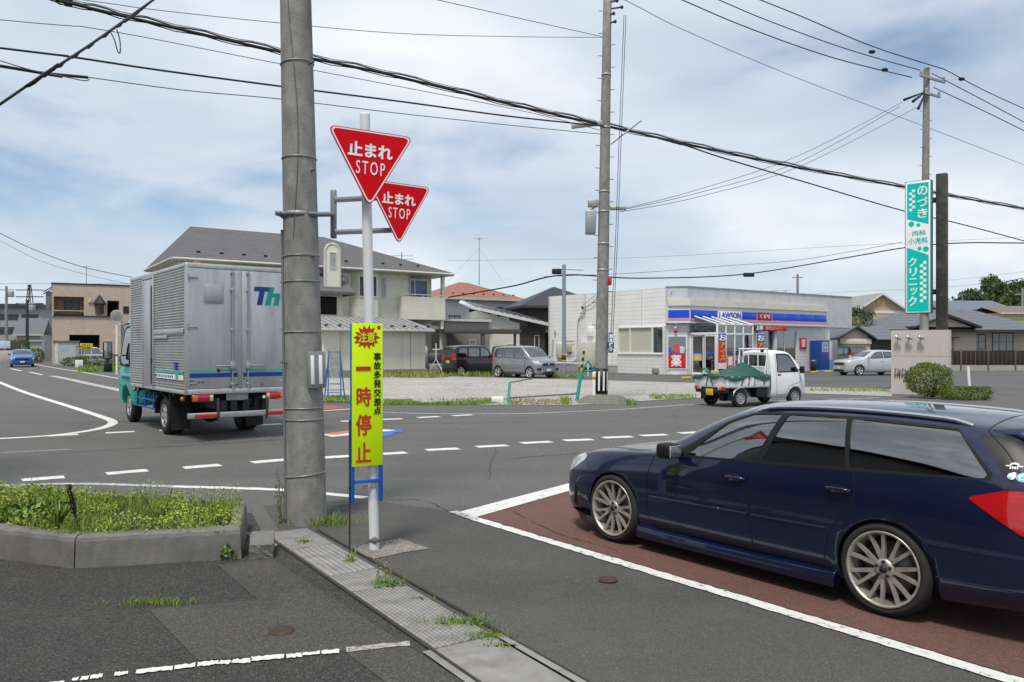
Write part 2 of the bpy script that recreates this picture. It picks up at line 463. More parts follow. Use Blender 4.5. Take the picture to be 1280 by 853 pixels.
# ------------------------------------------------------------------ shared materials
WHITE = mat('white_paint', (0.74, 0.74, 0.72), 0.45, var=0.05, dirt=(0.40, 0.38, 0.34), dirt_amt=0.35)
CONC = mat('pole_concrete', (0.25, 0.245, 0.23), 0.85, var=0.3, vs_=9, bump=0.5, bs=70, dirt=(0.10, 0.095, 0.088), dirt_amt=0.65, dirt_scale=3.0, stretch=(1, 1, 0.55))
GALV = mat('galvanised_steel', (0.36, 0.37, 0.38), 0.5, 0.55, var=0.15, vs_=14)
DKMETAL = mat('dark_metal', (0.06, 0.06, 0.062), 0.5, 0.4)
BLACKP = mat('black_plastic', (0.018, 0.018, 0.019), 0.5, var=0.2)
RUBBER = mat('tyre_rubber', (0.022, 0.022, 0.022), 0.8, var=0.25, vs_=9, bump=0.15, bs=120)
CABLE = mat('cable_sheath', (0.02, 0.02, 0.022), 0.6)
CABLEG = mat('grey_cable_sheath', (0.13, 0.135, 0.14), 0.6)
REDP = mat('sign_red', (0.64, 0.004, 0.012), 0.4, var=0.1, spec=0.08, dirt=(0.42, 0.03, 0.03), dirt_amt=0.3, dirt_scale=7)
SIGNW = mat('sign_white', (0.82, 0.82, 0.82), 0.4, var=0.03)
# ------------------------------------------------------------------ vehicles: one lofted shell, cut into panels
def mesh_bool(a, b, op):
 oa = bpy.data.objects.new('ta', a); ob = bpy.data.objects.new('tb', b)
 COL.objects.link(oa); COL.objects.link(ob)
 m = oa.modifiers.new('b', 'BOOLEAN'); m.object = ob; m.operation = op; m.solver = 'EXACT'; m.use_self = False
 dg = bpy.context.evaluated_depsgraph_get()
 r = bpy.data.meshes.new_from_object(oa.evaluated_get(dg))
 bpy.data.objects.remove(oa); bpy.data.objects.remove(ob)
 return r
def drop_material(me, idx):
 bm = bmesh.new(); bm.from_mesh(me)
 bmesh.ops.delete(bm, geom=[f for f in bm.faces if f.material_index == idx], context='FACES')
 bm.to_mesh(me); bm.free(); return me
def mesh_of(mb, n=3, idx=2):
 me = bpy.data.meshes.new('t'); me.from_pydata(mb.v, [], mb.f)
 for k in range(n): me.materials.append(SLOT[k])
 me.polygons.foreach_set('material_index', [idx]*len(mb.f)); me.update()
 bm = bmesh.new(); bm.from_mesh(me); bmesh.ops.recalc_face_normals(bm, faces=bm.faces[:]); bm.to_mesh(me); bm.free()
 return me
SLOT = [bpy.data.materials.new('slot%d' % k) for k in range(3)]
def round_poly(poly, r, seg=4):
 """round the corners of a polygon"""
 o = []; n = len(poly)
 for i in range(n):
  p0, p, p1 = Vector(poly[i-1]), Vector(poly[i]), Vector(poly[(i+1) % n])
  a, b = (p0-p), (p1-p); k = min(r, a.length*0.45, b.length*0.45)
  A, B = p+a.normalized()*k, p+b.normalized()*k
  for j in range(seg+1):
   t = j/seg; o.append(tuple((A*(1-t)**2)+(p*2*t*(1-t))+(B*t*t)))
 return o

class Shell:
 """car body lofted from stations. Car frame: x = distance behind the front axle, y to the left side is -, z up.
 station: (x, zf, wl, zs, ws, zm, wm, zh, wh, zb, wb, ze, wr, zc)"""
 def __init__(s, st, sub=2, belt_crease=0.35, roof_crease=0.3, sill_crease=0.5):
  bm = bmesh.new(); rings = []
  for q in st:
   x, zf, wl, zs, ws, zm, wm, zh, wh, zb, wb, ze, wr, zc = q
   half = [(0, zf), (wl, zf), (ws, zs), (wm, zm), (wh, zh), (wb, zb), ((wb+wr)/2+max(0, min(0.4, ze-zb))*0.095, (zb+ze)/2), (wr, ze), (wr*0.62, ze+(zc-ze)*0.68), (0, zc)]
   ring = half + [(-y, z) for y, z in half[-2:0:-1]]
   rings.append([bm.verts.new((x, y, z)) for y, z in ring])
  n = len(rings[0])
  for a, b in zip(rings, rings[1:]):
   for k in range(n): bm.faces.new((a[k], a[(k+1) % n], b[(k+1) % n], b[k]))
  for r in (rings[0], rings[-1]):
   # the end caps as quads between the two sides
   for k in range(0, n//2):
    a, b, c, d = k, k+1, n-k-1, (n-k) % n
    vs_ = []
    for i in (a, b, c, d):
     if r[i] not in vs_: vs_.append(r[i])
    if len(vs_) >= 3: bm.faces.new(vs_)
  cl = bm.edges.layers.float.new('crease_edge')
  for r0, r1 in zip(rings, rings[1:]):
   for k, c in ((5, belt_crease), (n-5, belt_crease), (7, roof_crease), (n-7, roof_crease), (1, sill_crease), (n-1, sill_crease), (4, belt_crease*0.6), (n-4, belt_crease*0.6)):
    e = bm.edges.get((r0[k], r1[k]))
    if e: e[cl] = c
  bmesh.ops.recalc_face_normals(bm, faces=bm.faces[:])
  me = bpy.data.meshes.new('shell'); bm.to_mesh(me); bm.free()
  o = bpy.data.objects.new('shell', me); COL.objects.link(o)
  m = o.modifiers.new('s', 'SUBSURF'); m.levels = sub; m.render_levels = sub
  dg = bpy.context.evaluated_depsgraph_get()
  s.me = bpy.data.meshes.new_from_object(o.evaluated_get(dg)); bpy.data.objects.remove(o)
  for k in range(3): s.me.materials.append(SLOT[k])
  s.me.polygons.foreach_set('use_smooth', [True]*len(s.me.polygons))
  bm = bmesh.new(); bm.from_mesh(s.me); s.bvh = BVHTree.FromBMesh(bm); bm.free()
  s.body = s.me
 def cut(s, cutter, keep=False, inner=1):
  """take a region out of the body; with keep the faces of the cutter stay as the inner wall (slot 1)"""
  c = mesh_of(cutter, 3, inner if keep else 2)
  s.body = mesh_bool(s.body, c, 'DIFFERENCE')
  if not keep: drop_material(s.body, 2)
 def solid_cut(s, cutter, inner=1):
  s.body = mesh_bool(s.body, mesh_of(cutter, 3, inner), 'DIFFERENCE')
 def patch(s, cutter, minus=(), off=0.0):
  r = mesh_bool(s.me.copy(), mesh_of(cutter, 3, 2), 'INTERSECT')
  for k in minus: r = mesh_bool(r, mesh_of(k, 3, 2), 'DIFFERENCE')
  drop_material(r, 2)
  if off:
   for q in r.vertices: pass
   bm = bmesh.new(); bm.from_mesh(r); bm.normal_update()
   for q in bm.verts: q.co += q.normal*off
   bm.to_mesh(r); bm.free()
  r.polygons.foreach_set('use_smooth', [True]*len(r.polygons))
  return r
 def panes(s, polys, root, off=-0.003):
  for p, g in polys:
   for a, b in ((-3, 0), (0, 3)): s.finish('side_window', g, root, s.patch(side_prism(p, a, b), (), off))
 def open_cut(s, cutters):
  for c in cutters:
   m = mesh_of(c, 3, 2)
   s.body = mesh_bool(s.body, m, 'DIFFERENCE')
  drop_material(s.body, 2)
 def on_side(s, x, z, side=-1, off=0.002):
  h = s.bvh.ray_cast(Vector((x, side*3, z)), Vector((0, -side, 0)))
  if h[0] is None: return None
  n = h[1] if h[1].y*side > 0 else -h[1]
  return h[0]+n*off, n
 def on_dir(s, o, d, off=0.002):
  h = s.bvh.ray_cast(Vector(o), Vector(d))
  if h[0] is None: return None
  n = h[1] if h[1].dot(Vector(d)) < 0 else -h[1]
  return h[0]+n*off, n
 def line(s, mb, pts, w=0.006, sides=(-1, 1), off=0.0015, mi=0, step=0.03, hit=None, thick=0.0):
  """a narrow strip lying on the surface along a path given in side view"""
  P = [Vector(p) for p in pts]; fine = [P[0]]
  for a, b in zip(P, P[1:]):
   k = max(1, int((b-a).length/step)); fine += [a.lerp(b, (i+1)/k) for i in range(k)]
  for sd in sides:
   A = [];
   for i, p in enumerate(fine):
    d = (fine[min(i+1, len(fine)-1)]-fine[max(i-1, 0)]).normalized(); nn = Vector((-d.y, d.x))
    if hit:
     a = hit(p+nn*w/2); b = hit(p-nn*w/2)
    else:
     a = s.on_side(*(p+nn*w/2), sd, off); b = s.on_side(*(p-nn*w/2), sd, off)
    A.append((a, b))
   v = []; ok = []
   for a, b in A:
    ok.append(a is not None and b is not None)
    z = Vector((0,0,0))
    v += [a[0] if a else z, b[0] if b else z]
    if thick: v += [(a[0]+a[1]*thick) if a else z, (b[0]+b[1]*thick) if b else z]
   f = []
   st = 4 if thick else 2
   for i in range(len(A)-1):
    if ok[i] and ok[i+1]:
     o, q = i*st, (i+1)*st
     if thick: f += [(o+2, o+3, q+3, q+2), (o, o+2, q+2, q), (o+3, o+1, q+1, q+3)]
     else: f.append((o, o+1, q+1, q))
   mb.add(v, f, mi, bool(thick))
 def finish(s, name, mats, parent, me=None, label=None, bevel=False):
  me = me or s.body
  me.materials.clear()
  for m_ in (mats if isinstance(mats, (list, tuple)) else [mats]): me.materials.append(m_)
  if len(me.materials) == 1: me.polygons.foreach_set('material_index', [0]*len(me.polygons))
  return link(name, me, parent, label)
def side_prism(poly, y0=-2, y1=2):
 return MB().prism(poly, y0, y1, 'y')
def front_prism(poly, x0, x1): return MB().prism(poly, x0, x1, 'x')
def top_prism(poly, z0, z1): return MB().prism(poly, z0, z1, 'z')

ALLOY = mat('alloy_wheel', (0.46, 0.43, 0.375), 0.38, 0.65, var=0.15, vs_=12, dirt=(0.07, 0.055, 0.045), dirt_amt=0.6, dirt_scale=9)
ALLOYS = mat('silver_wheel', (0.50, 0.50, 0.51), 0.35, 0.6, var=0.08)
STEELW = mat('steel_wheel', (0.34, 0.34, 0.34), 0.5, 0.4)
BRAKE = mat('brake_disc', (0.16, 0.15, 0.14), 0.45, 0.8)
CARGLASS = glassy('car_glass', (0.72, 0.80, 0.77), 1.0)
DARKGLASS = glassy('dark_car_glass', (0.035, 0.038, 0.04), 1.0)
MIDGLASS = glassy('tinted_car_glass', (0.16, 0.18, 0.18), 1.0)
TRIM = mat('window_trim', (0.008, 0.008, 0.009), 0.6, var=0.1, spec=0.25)
SEAT = mat('seat_cloth', (0.025, 0.025, 0.027), 0.9, var=0.3, vs_=20)
GAP = mat('panel_gap', (0.004, 0.004, 0.005), 0.7)
CHROME = mat('chrome', (0.65, 0.65, 0.66), 0.18, 0.95, var=0.05)
LAMPR = mat('tail_lamp_red', (0.40, 0.004, 0.007), 0.10, var=0.32, vs_=2, coat=1.0, stretch=(0.6, 0.6, 30))
LAMPA = mat('indicator_amber', (0.55, 0.16, 0.01), 0.12, var=0.2, vs_=30, coat=1.0)
LAMPW = mat('head_lamp_clear', (0.55, 0.57, 0.58), 0.12, 0.3, var=0.4, vs_=14, coat=1.0)
PLATEY = mat('yellow_number_plate', (0.62, 0.42, 0.03), 0.5, var=0.05)
PLATEW = mat('white_number_plate', (0.62, 0.64, 0.62), 0.5, var=0.05)
INNER = mat('wheel_housing', (0.012, 0.012, 0.012), 0.95, var=0.3)

def make_wheel(parent, r=0.318, rim=0.262, w=0.21, x=0, y=0, z=None, side=-1, pairs=8, style='mesh', camber=0.0, rimmat=None, steer=0.0):
 """side -1: the face looks along -y"""
 rimmat = rimmat or ALLOYS
 root = thing('wheel', None, None); root.parent = parent
 root.location = (x, y, r if z is None else z)
 root.rotation_euler = (R(camber)*side, 0, R(steer))
 M_ = Matrix.Identity(4) if side == -1 else Matrix.Rotation(math.pi, 4, 'Z')
 h = w/2
 t = MB(); t.lathe([(rim-0.01, -h+0.012), (rim+0.012, -h-0.002), (rim+(r-rim)*0.45, -h-0.012), (r-0.018, -h+0.006), (r, -h+0.03), (r, h-0.03), (r-0.018, h-0.005), (rim+0.012, h+0.004), (rim-0.01, h-0.01)], 48, 'y', 0, M_)
 for yy in (-0.05, 0.0, 0.05):                     # tread grooves
  t.lathe([(r+0.0005, yy-0.004), (r-0.006, yy-0.003), (r-0.006, yy+0.003), (r+0.0005, yy+0.004)], 48, 'y', 0, M_)
 t.build('tyre', RUBBER, root)
 q = MB()
 q.lathe([(rim+0.006, -h+0.000), (rim+0.004, -h-0.008), (rim-0.010, -h-0.004), (rim-0.016, -h+0.02), (rim-0.03, -h+0.06), (rim-0.035, h-0.02), (rim, h)], 48, 'y', 0, M_)
 ys = -h+0.012
 if style == 'mesh':
  for k in range(pairs):
   a0 = 2*math.pi*k/pairs
   for d in (-1, 1):
    a1 = a0+d*math.pi/pairs*0.46; ai = a0+d*0.055
    p0 = Vector((math.cos(ai)*0.055, ys+0.012, math.sin(ai)*0.055)); p1 = Vector((math.cos(a1)*(rim-0.008), ys-0.008, math.sin(a1)*(rim-0.008)))
    dr = (p1-p0).normalized(); sd = Vector((-dr.z, 0, dr.x)).normalized()
    w0, w1 = 0.0145, 0.0115
    pm = p0.lerp(p1, 0.55)+Vector((0, 0.006, 0))
    v = []
    for p, ww in ((p0, w0), (pm, (w0+w1)/2*0.9), (p1, w1)):
     v += [p+sd*ww*1.25+Vector((0, 0.02, 0)), p+sd*ww, p-sd*ww, p-sd*ww*1.25+Vector((0, 0.02, 0))]
    f = []
    for j in (0, 4):
     f += [(j, j+1, j+5, j+4), (j+1, j+2, j+6, j+5), (j+2, j+3, j+7, j+6)]
    q.add(v, f, 0, False, M_)
  q.lathe([(0.0, ys+0.004), (0.03, ys+0.004), (0.034, ys+0.002), (0.068, ys+0.008), (0.072, ys+0.03)], 32, 'y', 0, M_)
  for k in range(5):
   a = 2*math.pi*k/5+0.3
   q.lathe([(0.012, 0.004), (0.012, -0.010), (0.008, -0.011), (0.0, -0.011)], 10, 'y', 1, M_ @ Matrix.Translation((math.cos(a)*0.05, ys+0.004, math.sin(a)*0.05)))
   a += math.pi/5
  q.lathe([(0.028, ys+0.0035), (0.026, ys-0.006), (0.0, ys-0.009)], 24, 'y', 1, M_)
 else:
  for k in range(pairs):
   a0 = 2*math.pi*k/pairs; wd = rim*0.16
   v = []
   for rr, ww, yy in ((0.04, wd*1.1, ys), (rim*0.6, wd*0.9, ys-0.004), (rim-0.006, wd*1.15, ys-0.006)):
    for sgn, dep in ((1.2, 0.03), (1, 0), (-1, 0), (-1.2, 0.03)):
     v.append((math.cos(a0)*rr-math.sin(a0)*ww*sgn, yy+dep, math.sin(a0)*rr+math.cos(a0)*ww*sgn))
   f = []
   for j in (0, 4): f += [(j, j+1, j+5, j+4), (j+1, j+2, j+6, j+5), (j+2, j+3, j+7, j+6)]
   q.add(v, f, 0, False, M_)
  q.lathe([(0.0, ys-0.004), (0.05, ys-0.002), (0.07, ys+0.012)], 24, 'y', 0, M_)
 q.build('rim', [rimmat, BLACKP], root)
 b = MB()
 b.lathe([(0.0, 0.0), (rim*0.72, 0.0), (rim*0.72, 0.02), (0, 0.02)], 32, 'y', 0, M_)
 b.build('brake_disc', BRAKE, root)
 k = MB(); k.lathe([(rim-0.03, 0.045), (0.0, 0.05)], 24, 'y', 0, M_)
 k.build('inner_face', INNER, root)
 return root

def simple_seats(parent, xs, zseat, wid, zhead):
 """dark seats and dashboard seen through the panes"""
 for x, ys in xs:
  for y in ys:
   m = MB()
   m.bbox(x-0.25, x+0.25, y-0.24, y+0.24, zseat-0.15, zseat, 0.05)
   m.bbox(x+0.2, x+0.34, y-0.23, y+0.23, zseat-0.05, zseat+0.55, 0.05)
   m.bbox(x+0.27, x+0.37, y-0.13, y+0.13, zseat+0.57, zhead, 0.04)
   m.build('seat', SEAT, parent)
def steering(parent, x, y, z):
 m = MB(); pts = []
 for k in range(25):
  a = 2*math.pi*k/24; pts.append((x+math.sin(a)*0.06*1.0, y+math.cos(a)*0.185, z+math.sin(a)*0.175))
 m.tube(pts, 0.014, 8)
 m.tube([(x, y-0.18, z), (x-0.02, y, z), (x, y+0.18, z)], 0.012, 6)
 m.cyl((x, y, z), (x-0.25, y, z-0.12), 0.025, n=8)
 m.build('steering_wheel', BLACKP, parent)

# ---------------------------------------------------------------- the dark blue estate car
def estate():
 root = thing('parked_car', 'dark navy blue estate car with bronze multi-spoke wheels on the red road surface', 'car')
 navy = mat('navy_car_paint', (0.0026, 0.0080, 0.046), 0.34, 0.55, var=0.10, vs_=1.5, coat=1.0, spec=0.5, dirt=(0.02, 0.022, 0.032), dirt_amt=0.30, dirt_scale=3)
 st = [
  # x     zf    wl    zs    ws    zm    wm    zh    wh    zb    wb    ze    wr    zc
  (-0.90, 0.22, 0.46, 0.28, 0.50, 0.40, 0.53, 0.50, 0.52, 0.58, 0.48, 0.63, 0.40, 0.645),
  (-0.87, 0.17, 0.56, 0.25, 0.61, 0.40, 0.64, 0.53, 0.62, 0.62, 0.57, 0.67, 0.46, 0.69),
  (-0.76, 0.15, 0.66, 0.23, 0.735, 0.42, 0.76, 0.58, 0.75, 0.69, 0.70, 0.72, 0.56, 0.745),
  (-0.58, 0.15, 0.72, 0.23, 0.80, 0.44, 0.825, 0.65, 0.815, 0.775, 0.755, 0.80, 0.62, 0.815),
  (-0.30, 0.15, 0.76, 0.23, 0.845, 0.47, 0.865, 0.71, 0.85, 0.835, 0.785, 0.85, 0.65, 0.872),
  ( 0.00, 0.15, 0.77, 0.23, 0.855, 0.49, 0.87, 0.745, 0.858, 0.865, 0.80, 0.885, 0.66, 0.91),
  ( 0.32, 0.15, 0.77, 0.22, 0.855, 0.50, 0.866, 0.765, 0.857, 0.885, 0.812, 0.905, 0.67, 0.94),
  ( 0.46, 0.15, 0.77, 0.22, 0.855, 0.50, 0.866, 0.77, 0.857, 0.89, 0.815, 0.93, 0.70, 0.985),
  ( 0.80, 0.15, 0.77, 0.22, 0.855, 0.50, 0.866, 0.78, 0.858, 0.90, 0.818, 1.085, 0.685, 1.185),
  ( 1.10, 0.15, 0.77, 0.22, 0.855, 0.50, 0.866, 0.785, 0.86, 0.91, 0.82, 1.24, 0.635, 1.345),
  ( 1.34, 0.15, 0.77, 0.22, 0.855, 0.50, 0.866, 0.79, 0.86, 0.92, 0.82, 1.315, 0.62, 1.405),
  ( 1.90, 0.15, 0.77, 0.22, 0.855, 0.50, 0.868, 0.80, 0.862, 0.945, 0.82, 1.365, 0.61, 1.435),
  ( 2.55, 0.15, 0.77, 0.22, 0.855, 0.51, 0.870, 0.82, 0.862, 0.975, 0.82, 1.365, 0.605, 1.432),
  ( 3.05, 0.17, 0.76, 0.24, 0.85,  0.53, 0.864, 0.83, 0.85, 0.99, 0.80, 1.345, 0.595, 1.412),
  ( 3.36, 0.19, 0.73, 0.26, 0.82,  0.53, 0.835, 0.82, 0.82, 0.99, 0.765, 1.295, 0.58, 1.375),
  ( 3.50, 0.20, 0.70, 0.27, 0.79,  0.53, 0.808, 0.81, 0.79, 0.985, 0.735, 1.19, 0.575, 1.30),
  ( 3.66, 0.21, 0.66, 0.28, 0.74,  0.52, 0.76, 0.79, 0.735, 0.95, 0.67, 1.02, 0.56, 1.10),
  ( 3.75, 0.22, 0.58, 0.29, 0.66,  0.50, 0.685, 0.74, 0.66, 0.88, 0.61, 0.93, 0.52, 0.97),
  ( 3.79, 0.26, 0.50, 0.31, 0.56,  0.47, 0.59, 0.66, 0.57, 0.78, 0.53, 0.83, 0.46, 0.86),
 ]
 S = Shell(st, 2, 0.45, 0.35)
 dlo = round_poly([(0.70, 0.893), (1.20, 1.235), (1.42, 1.318), (1.78, 1.338), (2.40, 1.343), (3.03, 1.318), (3.295, 1.055), (3.28, 1.012), (2.4, 0.968), (1.6, 0.93)], 0.03, 3)
 w1 = round_poly([(0.86, 0.918), (1.20, 1.213), (1.42, 1.300), (1.690, 1.318), (1.565, 0.950)], 0.022, 3)
 w2 = round_poly([(1.635, 0.955), (1.752, 1.320), (2.245, 1.327), (2.335, 0.988)], 0.022, 3)
 w3 = round_poly([(2.372, 0.992), (2.285, 1.326), (3.035, 1.302), (3.262, 1.045), (3.245, 1.022)], 0.022, 3)
 ws = round_poly([(-0.66, 0.985), (0.66, 0.985), (0.54, 1.325), (-0.54, 1.325)], 0.06, 4)
 rg = round_poly([(-0.80, 1.010), (0.80, 1.010), (0.68, 1.285), (-0.68, 1.285)], 0.03, 4)
 D = side_prism(dlo); W1, W2, W3 = side_prism(w1), side_prism(w2), side_prism(w3)
 WS = front_prism(ws, 0.25, 1.30); RG = MB().prism(rg, 3.40, 3.95, 'x')
 for i_, p_ in enumerate(RG.v):
  if p_[0] < 3.5: RG.v[i_] = (3.358+(1.05-p_[2])*0.85, p_[1], p_[2])
 # greenhouse frame and panes
 for a_, b_ in ((-2, 0), (0, 2)):
  S.finish('window_frame', TRIM, root, S.patch(side_prism(dlo, a_, b_), [W1, W2, W3], 0.001))
 S.panes([(w1, CARGLASS), (w2, DARKGLASS), (w3, DARKGLASS)], root, -0.004)
 wsp = S.patch(WS, (), -0.002); S.finish('windscreen', CARGLASS, root, wsp)
 RGI = front_prism(round_poly([(-0.60, 1.03), (0.60, 1.03), (0.52, 1.265), (-0.52, 1.265)], 0.05, 3), 3.3, 4)
 S.finish('rear_window', DARKGLASS, root, S.patch(RGI, (), 0.0)); S.finish('rear_window_surround', mat('black_frit', (0.010, 0.010, 0.012), 0.42, var=0.1), root, S.patch(RG, (RGI,), 0.0))
 # lamps
 hl = round_poly([(-0.80, 0.575), (-0.66, 0.60), (-0.44, 0.735), (-0.42, 0.775), (-0.52, 0.80), (-0.86, 0.69)], 0.03, 3)
 HL = MB(); HL.prism(hl, -0.9, -0.42, 'y'); HL2 = MB(); HL2.prism(hl, 0.42, 0.9, 'y')
 tl = round_poly([(3.165, 0.895), (3.38, 0.962), (3.86, 0.975), (3.86, 0.66), (3.48, 0.70)], 0.03, 3)
 TL = MB(); TL.prism(tl, -0.9, -0.50, 'y'); TL2 = MB(); TL2.prism(tl, 0.50, 0.9, 'y')
 for q in (HL, HL2): S.finish('headlight', LAMPW, root, S.patch(q, (), 0.003))
 tla = [(3.46, 0.655), (3.86, 0.655), (3.86, 0.79), (3.58, 0.775)]
 for q, (a, b) in ((TL, (-0.95, -0.4)), (TL2, (0.4, 0.95))):
  am = MB().prism(tla, a, b, 'y')
  o = S.finish('tail_light', LAMPR, root, S.patch(q, (am,), 0.010))
  bm_ = MB().prism(tla, a, b, 'y')
  r = mesh_bool(S.patch(q, (), 0.0) if False else S.me.copy(), mesh_of(q, 3, 2), 'INTERSECT'); r = mesh_bool(r, mesh_of(bm_, 3, 2), 'INTERSECT'); drop_material(r, 2)
  bmx = bmesh.new(); bmx.from_mesh(r); bmx.normal_update()
  for vv in bmx.verts: vv.co += vv.normal*0.011
  bmx.to_mesh(r); bmx.free()
  S.finish('indicator', LAMPA, o, r)
  # dark rim round the lamp
  m = MB(); sd = -1 if a < 0 else 1
  S.line(m, tl+[tl[0]], 0.010, (sd,), 0.004)
  if m.v: m.build('lamp_seal', GAP, o)
 # wheel housings, then the openings
 for xw, rr in ((0.0, 0.338), (2.639, 0.338)):
  for sd in (-1, 1):
   c = MB(); c.lathe([(0.0, -0.26), (rr, -0.26), (rr, 0.4), (0.0, 0.4)], 56, 'y', 0, Matrix.Translation((xw, sd*0.86, 0.325)) @ Matrix.Rotation(0 if sd > 0 else math.pi, 4, 'Z'))
   S.solid_cut(c)
 S.open_cut([D, WS, RG, HL, HL2, TL, TL2])
 S.finish('body', [navy, INNER, INNER], root)
 # shut lines
 g = MB()
 S.line(g, spline([(0.50, 0.87), (0.452, 0.70), (0.445, 0.45), (0.475, 0.27)], 6), 0.009)
 S.line(g, spline([(1.592, 0.925), (1.562, 0.80), (1.545, 0.55), (1.575, 0.27)], 6), 0.009)
 S.line(g, spline([(2.40, 0.962), (2.425, 0.86), (2.405, 0.74), (2.30, 0.60), (2.225, 0.48), (2.19, 0.27)], 6), 0.009)
 S.line(g, [(0.475, 0.262), (2.19, 0.262)], 0.007)
 S.line(g, spline([(3.01, 0.665), (3.10, 0.665), (3.30, 0.672), (3.42, 0.675), (3.50, 0.70)], 5), 0.006)          # rear bumper seam
 S.line(g, spline([(-0.40, 0.74), (-0.345, 0.66)], 4), 0.006)
 S.line(g, spline([(3.20, 1.31), (3.34, 1.19), (3.44, 1.06)], 5), 0.006)
 g.build('shut_lines', GAP, root)
 # bonnet seam along the wing
 b = MB()
 for sd in (-1, 1):
  S.line(b, [(-0.62, sd*0.70), (-0.3, sd*0.735), (0.1, sd*0.755), (0.42, sd*0.765)], 0.006, (sd,), hit=lambda p: S.on_dir((p.x, p.y, 2), (0, 0, -1)))
 b.build('bonnet_seam', GAP, root)
 # side mouldings, handles
 for sd in (-1, 1):
  for a_, b_ in (((0.475, 0.507), (1.53, 0.522)), ((1.56, 0.522), (2.21, 0.532))):
   m = MB(); S.line(m, [a_, b_], 0.020, (sd,), thick=0.008, off=0.0); m.build('side_moulding', navy, root)
 for x, z in ((1.40, 0.79), (2.30, 0.825)):
  for sd in (-1, 1):
   p = S.on_side(x, z, sd, 0); hnd = MB(); c = p[0]
   hnd.lathe([(0.0, -0.001), (1.0, 0.0), (0.86, 0.004)], 20, 'y', 1, Matrix.Translation(c+p[1]*0.003) @ Matrix.Diagonal((0.075, sd, 0.034, 1)))
   pts = [c+Vector((-0.085, 0, 0.004))+p[1]*0.005, c+Vector((-0.06, 0, 0.006))+p[1]*0.028, c+Vector((0.0, 0, 0.008))+p[1]*0.034, c+Vector((0.07, 0, 0.006))+p[1]*0.028, c+Vector((0.095, 0, 0.004))+p[1]*0.005]
   hnd.tube(spline(pts, 4), 0.013, 8)
   hnd.build('door_handle', [navy, GAP], root)
 # sill skirt
 for sd in (-1, 1):
  k = MB(); v = []; xs = [0.345, 0.40, 0.6, 1.2, 1.8, 2.15, 2.29]
  zt = [0.235, 0.232, 0.225, 0.222, 0.225, 0.235, 0.24]
  for x, z in zip(xs, zt):
   for yy, zz in ((0.835, z), (0.878, z-0.016), (0.893, z-0.05), (0.886, 0.118), (0.83, 0.108), (0.76, 0.115)): v.append((x, sd*yy, zz))
  f = []
  for i in range(len(xs)-1):
   for j in range(5): f.append((i*6+j, i*6+j+1, (i+1)*6+j+1, (i+1)*6+j))
  f += [(0,1,2,3,4,5), tuple(range((len(xs)-1)*6, len(xs)*6))]
  k.add(v, f, 0, False); k.build('side_skirt', navy, root, recalc=True, bevel=0.006)
 # front bumper: grille, lower intake, corner fins
 fb = MB(); fb.bbox(-0.905, -0.86, -0.33, 0.33, 0.50, 0.60, 0.02); fb.build('grille', BLACKP, root)
 lb = MB(); lb.bbox(-0.915, -0.86, -0.44, 0.44, 0.23, 0.40, 0.03); lb.build('lower_intake', BLACKP, root)
 for sd in (-1, 1):
  fn = MB()
  v = [(-0.80, sd*0.60, 0.115), (-0.50, sd*0.80, 0.115), (-0.36, sd*0.835, 0.115), (-0.36, sd*0.855, 0.20), (-0.52, sd*0.835, 0.21), (-0.82, sd*0.66, 0.20), (-0.5, sd*0.70, 0.11)]
  fn.add(v, [(0,1,4,5), (1,2,3,4), (0,6,2,1)], 0, False)
  fn.build('bumper_fin', navy, root)
  op = MB(); S.line(op, [(-0.60, 0.26), (-0.56, 0.46)], 0.055, (sd,), 0.003, step=0.02); op.build('corner_vent', GAP, root)
 # mirrors
 for sd in (-1, 1):
  mm = MB(); mm.bbox(0.70, 0.86, sd*0.87, sd*1.04, 0.895, 1.025, 0.035, 0, None, 3)
  mm.tube([(0.80, sd*0.80, 0.925), (0.80, sd*0.90, 0.935)], 0.03, 8)
  mm.bbox(0.858, 0.866, sd*0.885, sd*1.025, 0.91, 1.01, 0.004, 1)
  mm.build('door_mirror', [TRIM, CHROME], root)
 # roof rails
 for sd in (-1, 1):
  rl = MB(); pts = []
  for i in range(15):
   x = 1.42+(3.10-1.42)*i/14
   p = S.on_dir((x, sd*0.555, 2), (0, 0, -1), 0.0)[0]
   pts.append(p+Vector((0, 0, 0.016 if 0 < i < 14 else -0.004)))
  rl.tube(spline(pts, 2), 0.017, 8); rl.build('roof_rail', CHROME, root)
 # roof seams and spoiler
 sp = MB(); v = []
 for y in [i/6*0.56 for i in range(-6, 7)]:
  p = S.on_dir((3.22, y, 2), (0, 0, -1), 0.004)[0]; k = 1-0.10*(abs(y)/0.56)**2
  e = Vector((3.56-0.05*(abs(y)/0.56)**2, y, p.z-0.035))
  v += [p, (p+e)/2+Vector((0, 0, 0.012)), e, e-Vector((0.01, 0, 0.022)), Vector((3.34, y, p.z-0.055))]
 f = []
 for i in range(12):
  for j in range(4): f.append((i*5+j, i*5+j+1, (i+1)*5+j+1, (i+1)*5+j))
 f += [(0,1,2,3,4), (60,61,62,63,64)]
 sp.add(v, f, 0, True); sp.build('roof_spoiler', navy, root, recalc=True)
 rs = MB(); S.line(rs, [(1.36, y/10*0.60) for y in range(-10, 11)], 0.006, (1,), hit=lambda p: S.on_dir((p.x, p.y, 2), (0, 0, -1)))
 S.line(rs, [(3.20, y/10*0.57) for y in range(-10, 11)], 0.006, (1,), hit=lambda p: S.on_dir((p.x, p.y, 2), (0, 0, -1)))
 rs.build('roof_seam', GAP, root)
 # lower edge of the rear bumper
 rb = MB(); S.line(rb, spline([(2.99, 0.352), (3.2, 0.352), (3.45, 0.355), (3.6, 0.357)], 4), 0.010, thick=0.006, off=0.0); rb.build('bumper_lip', navy, root)
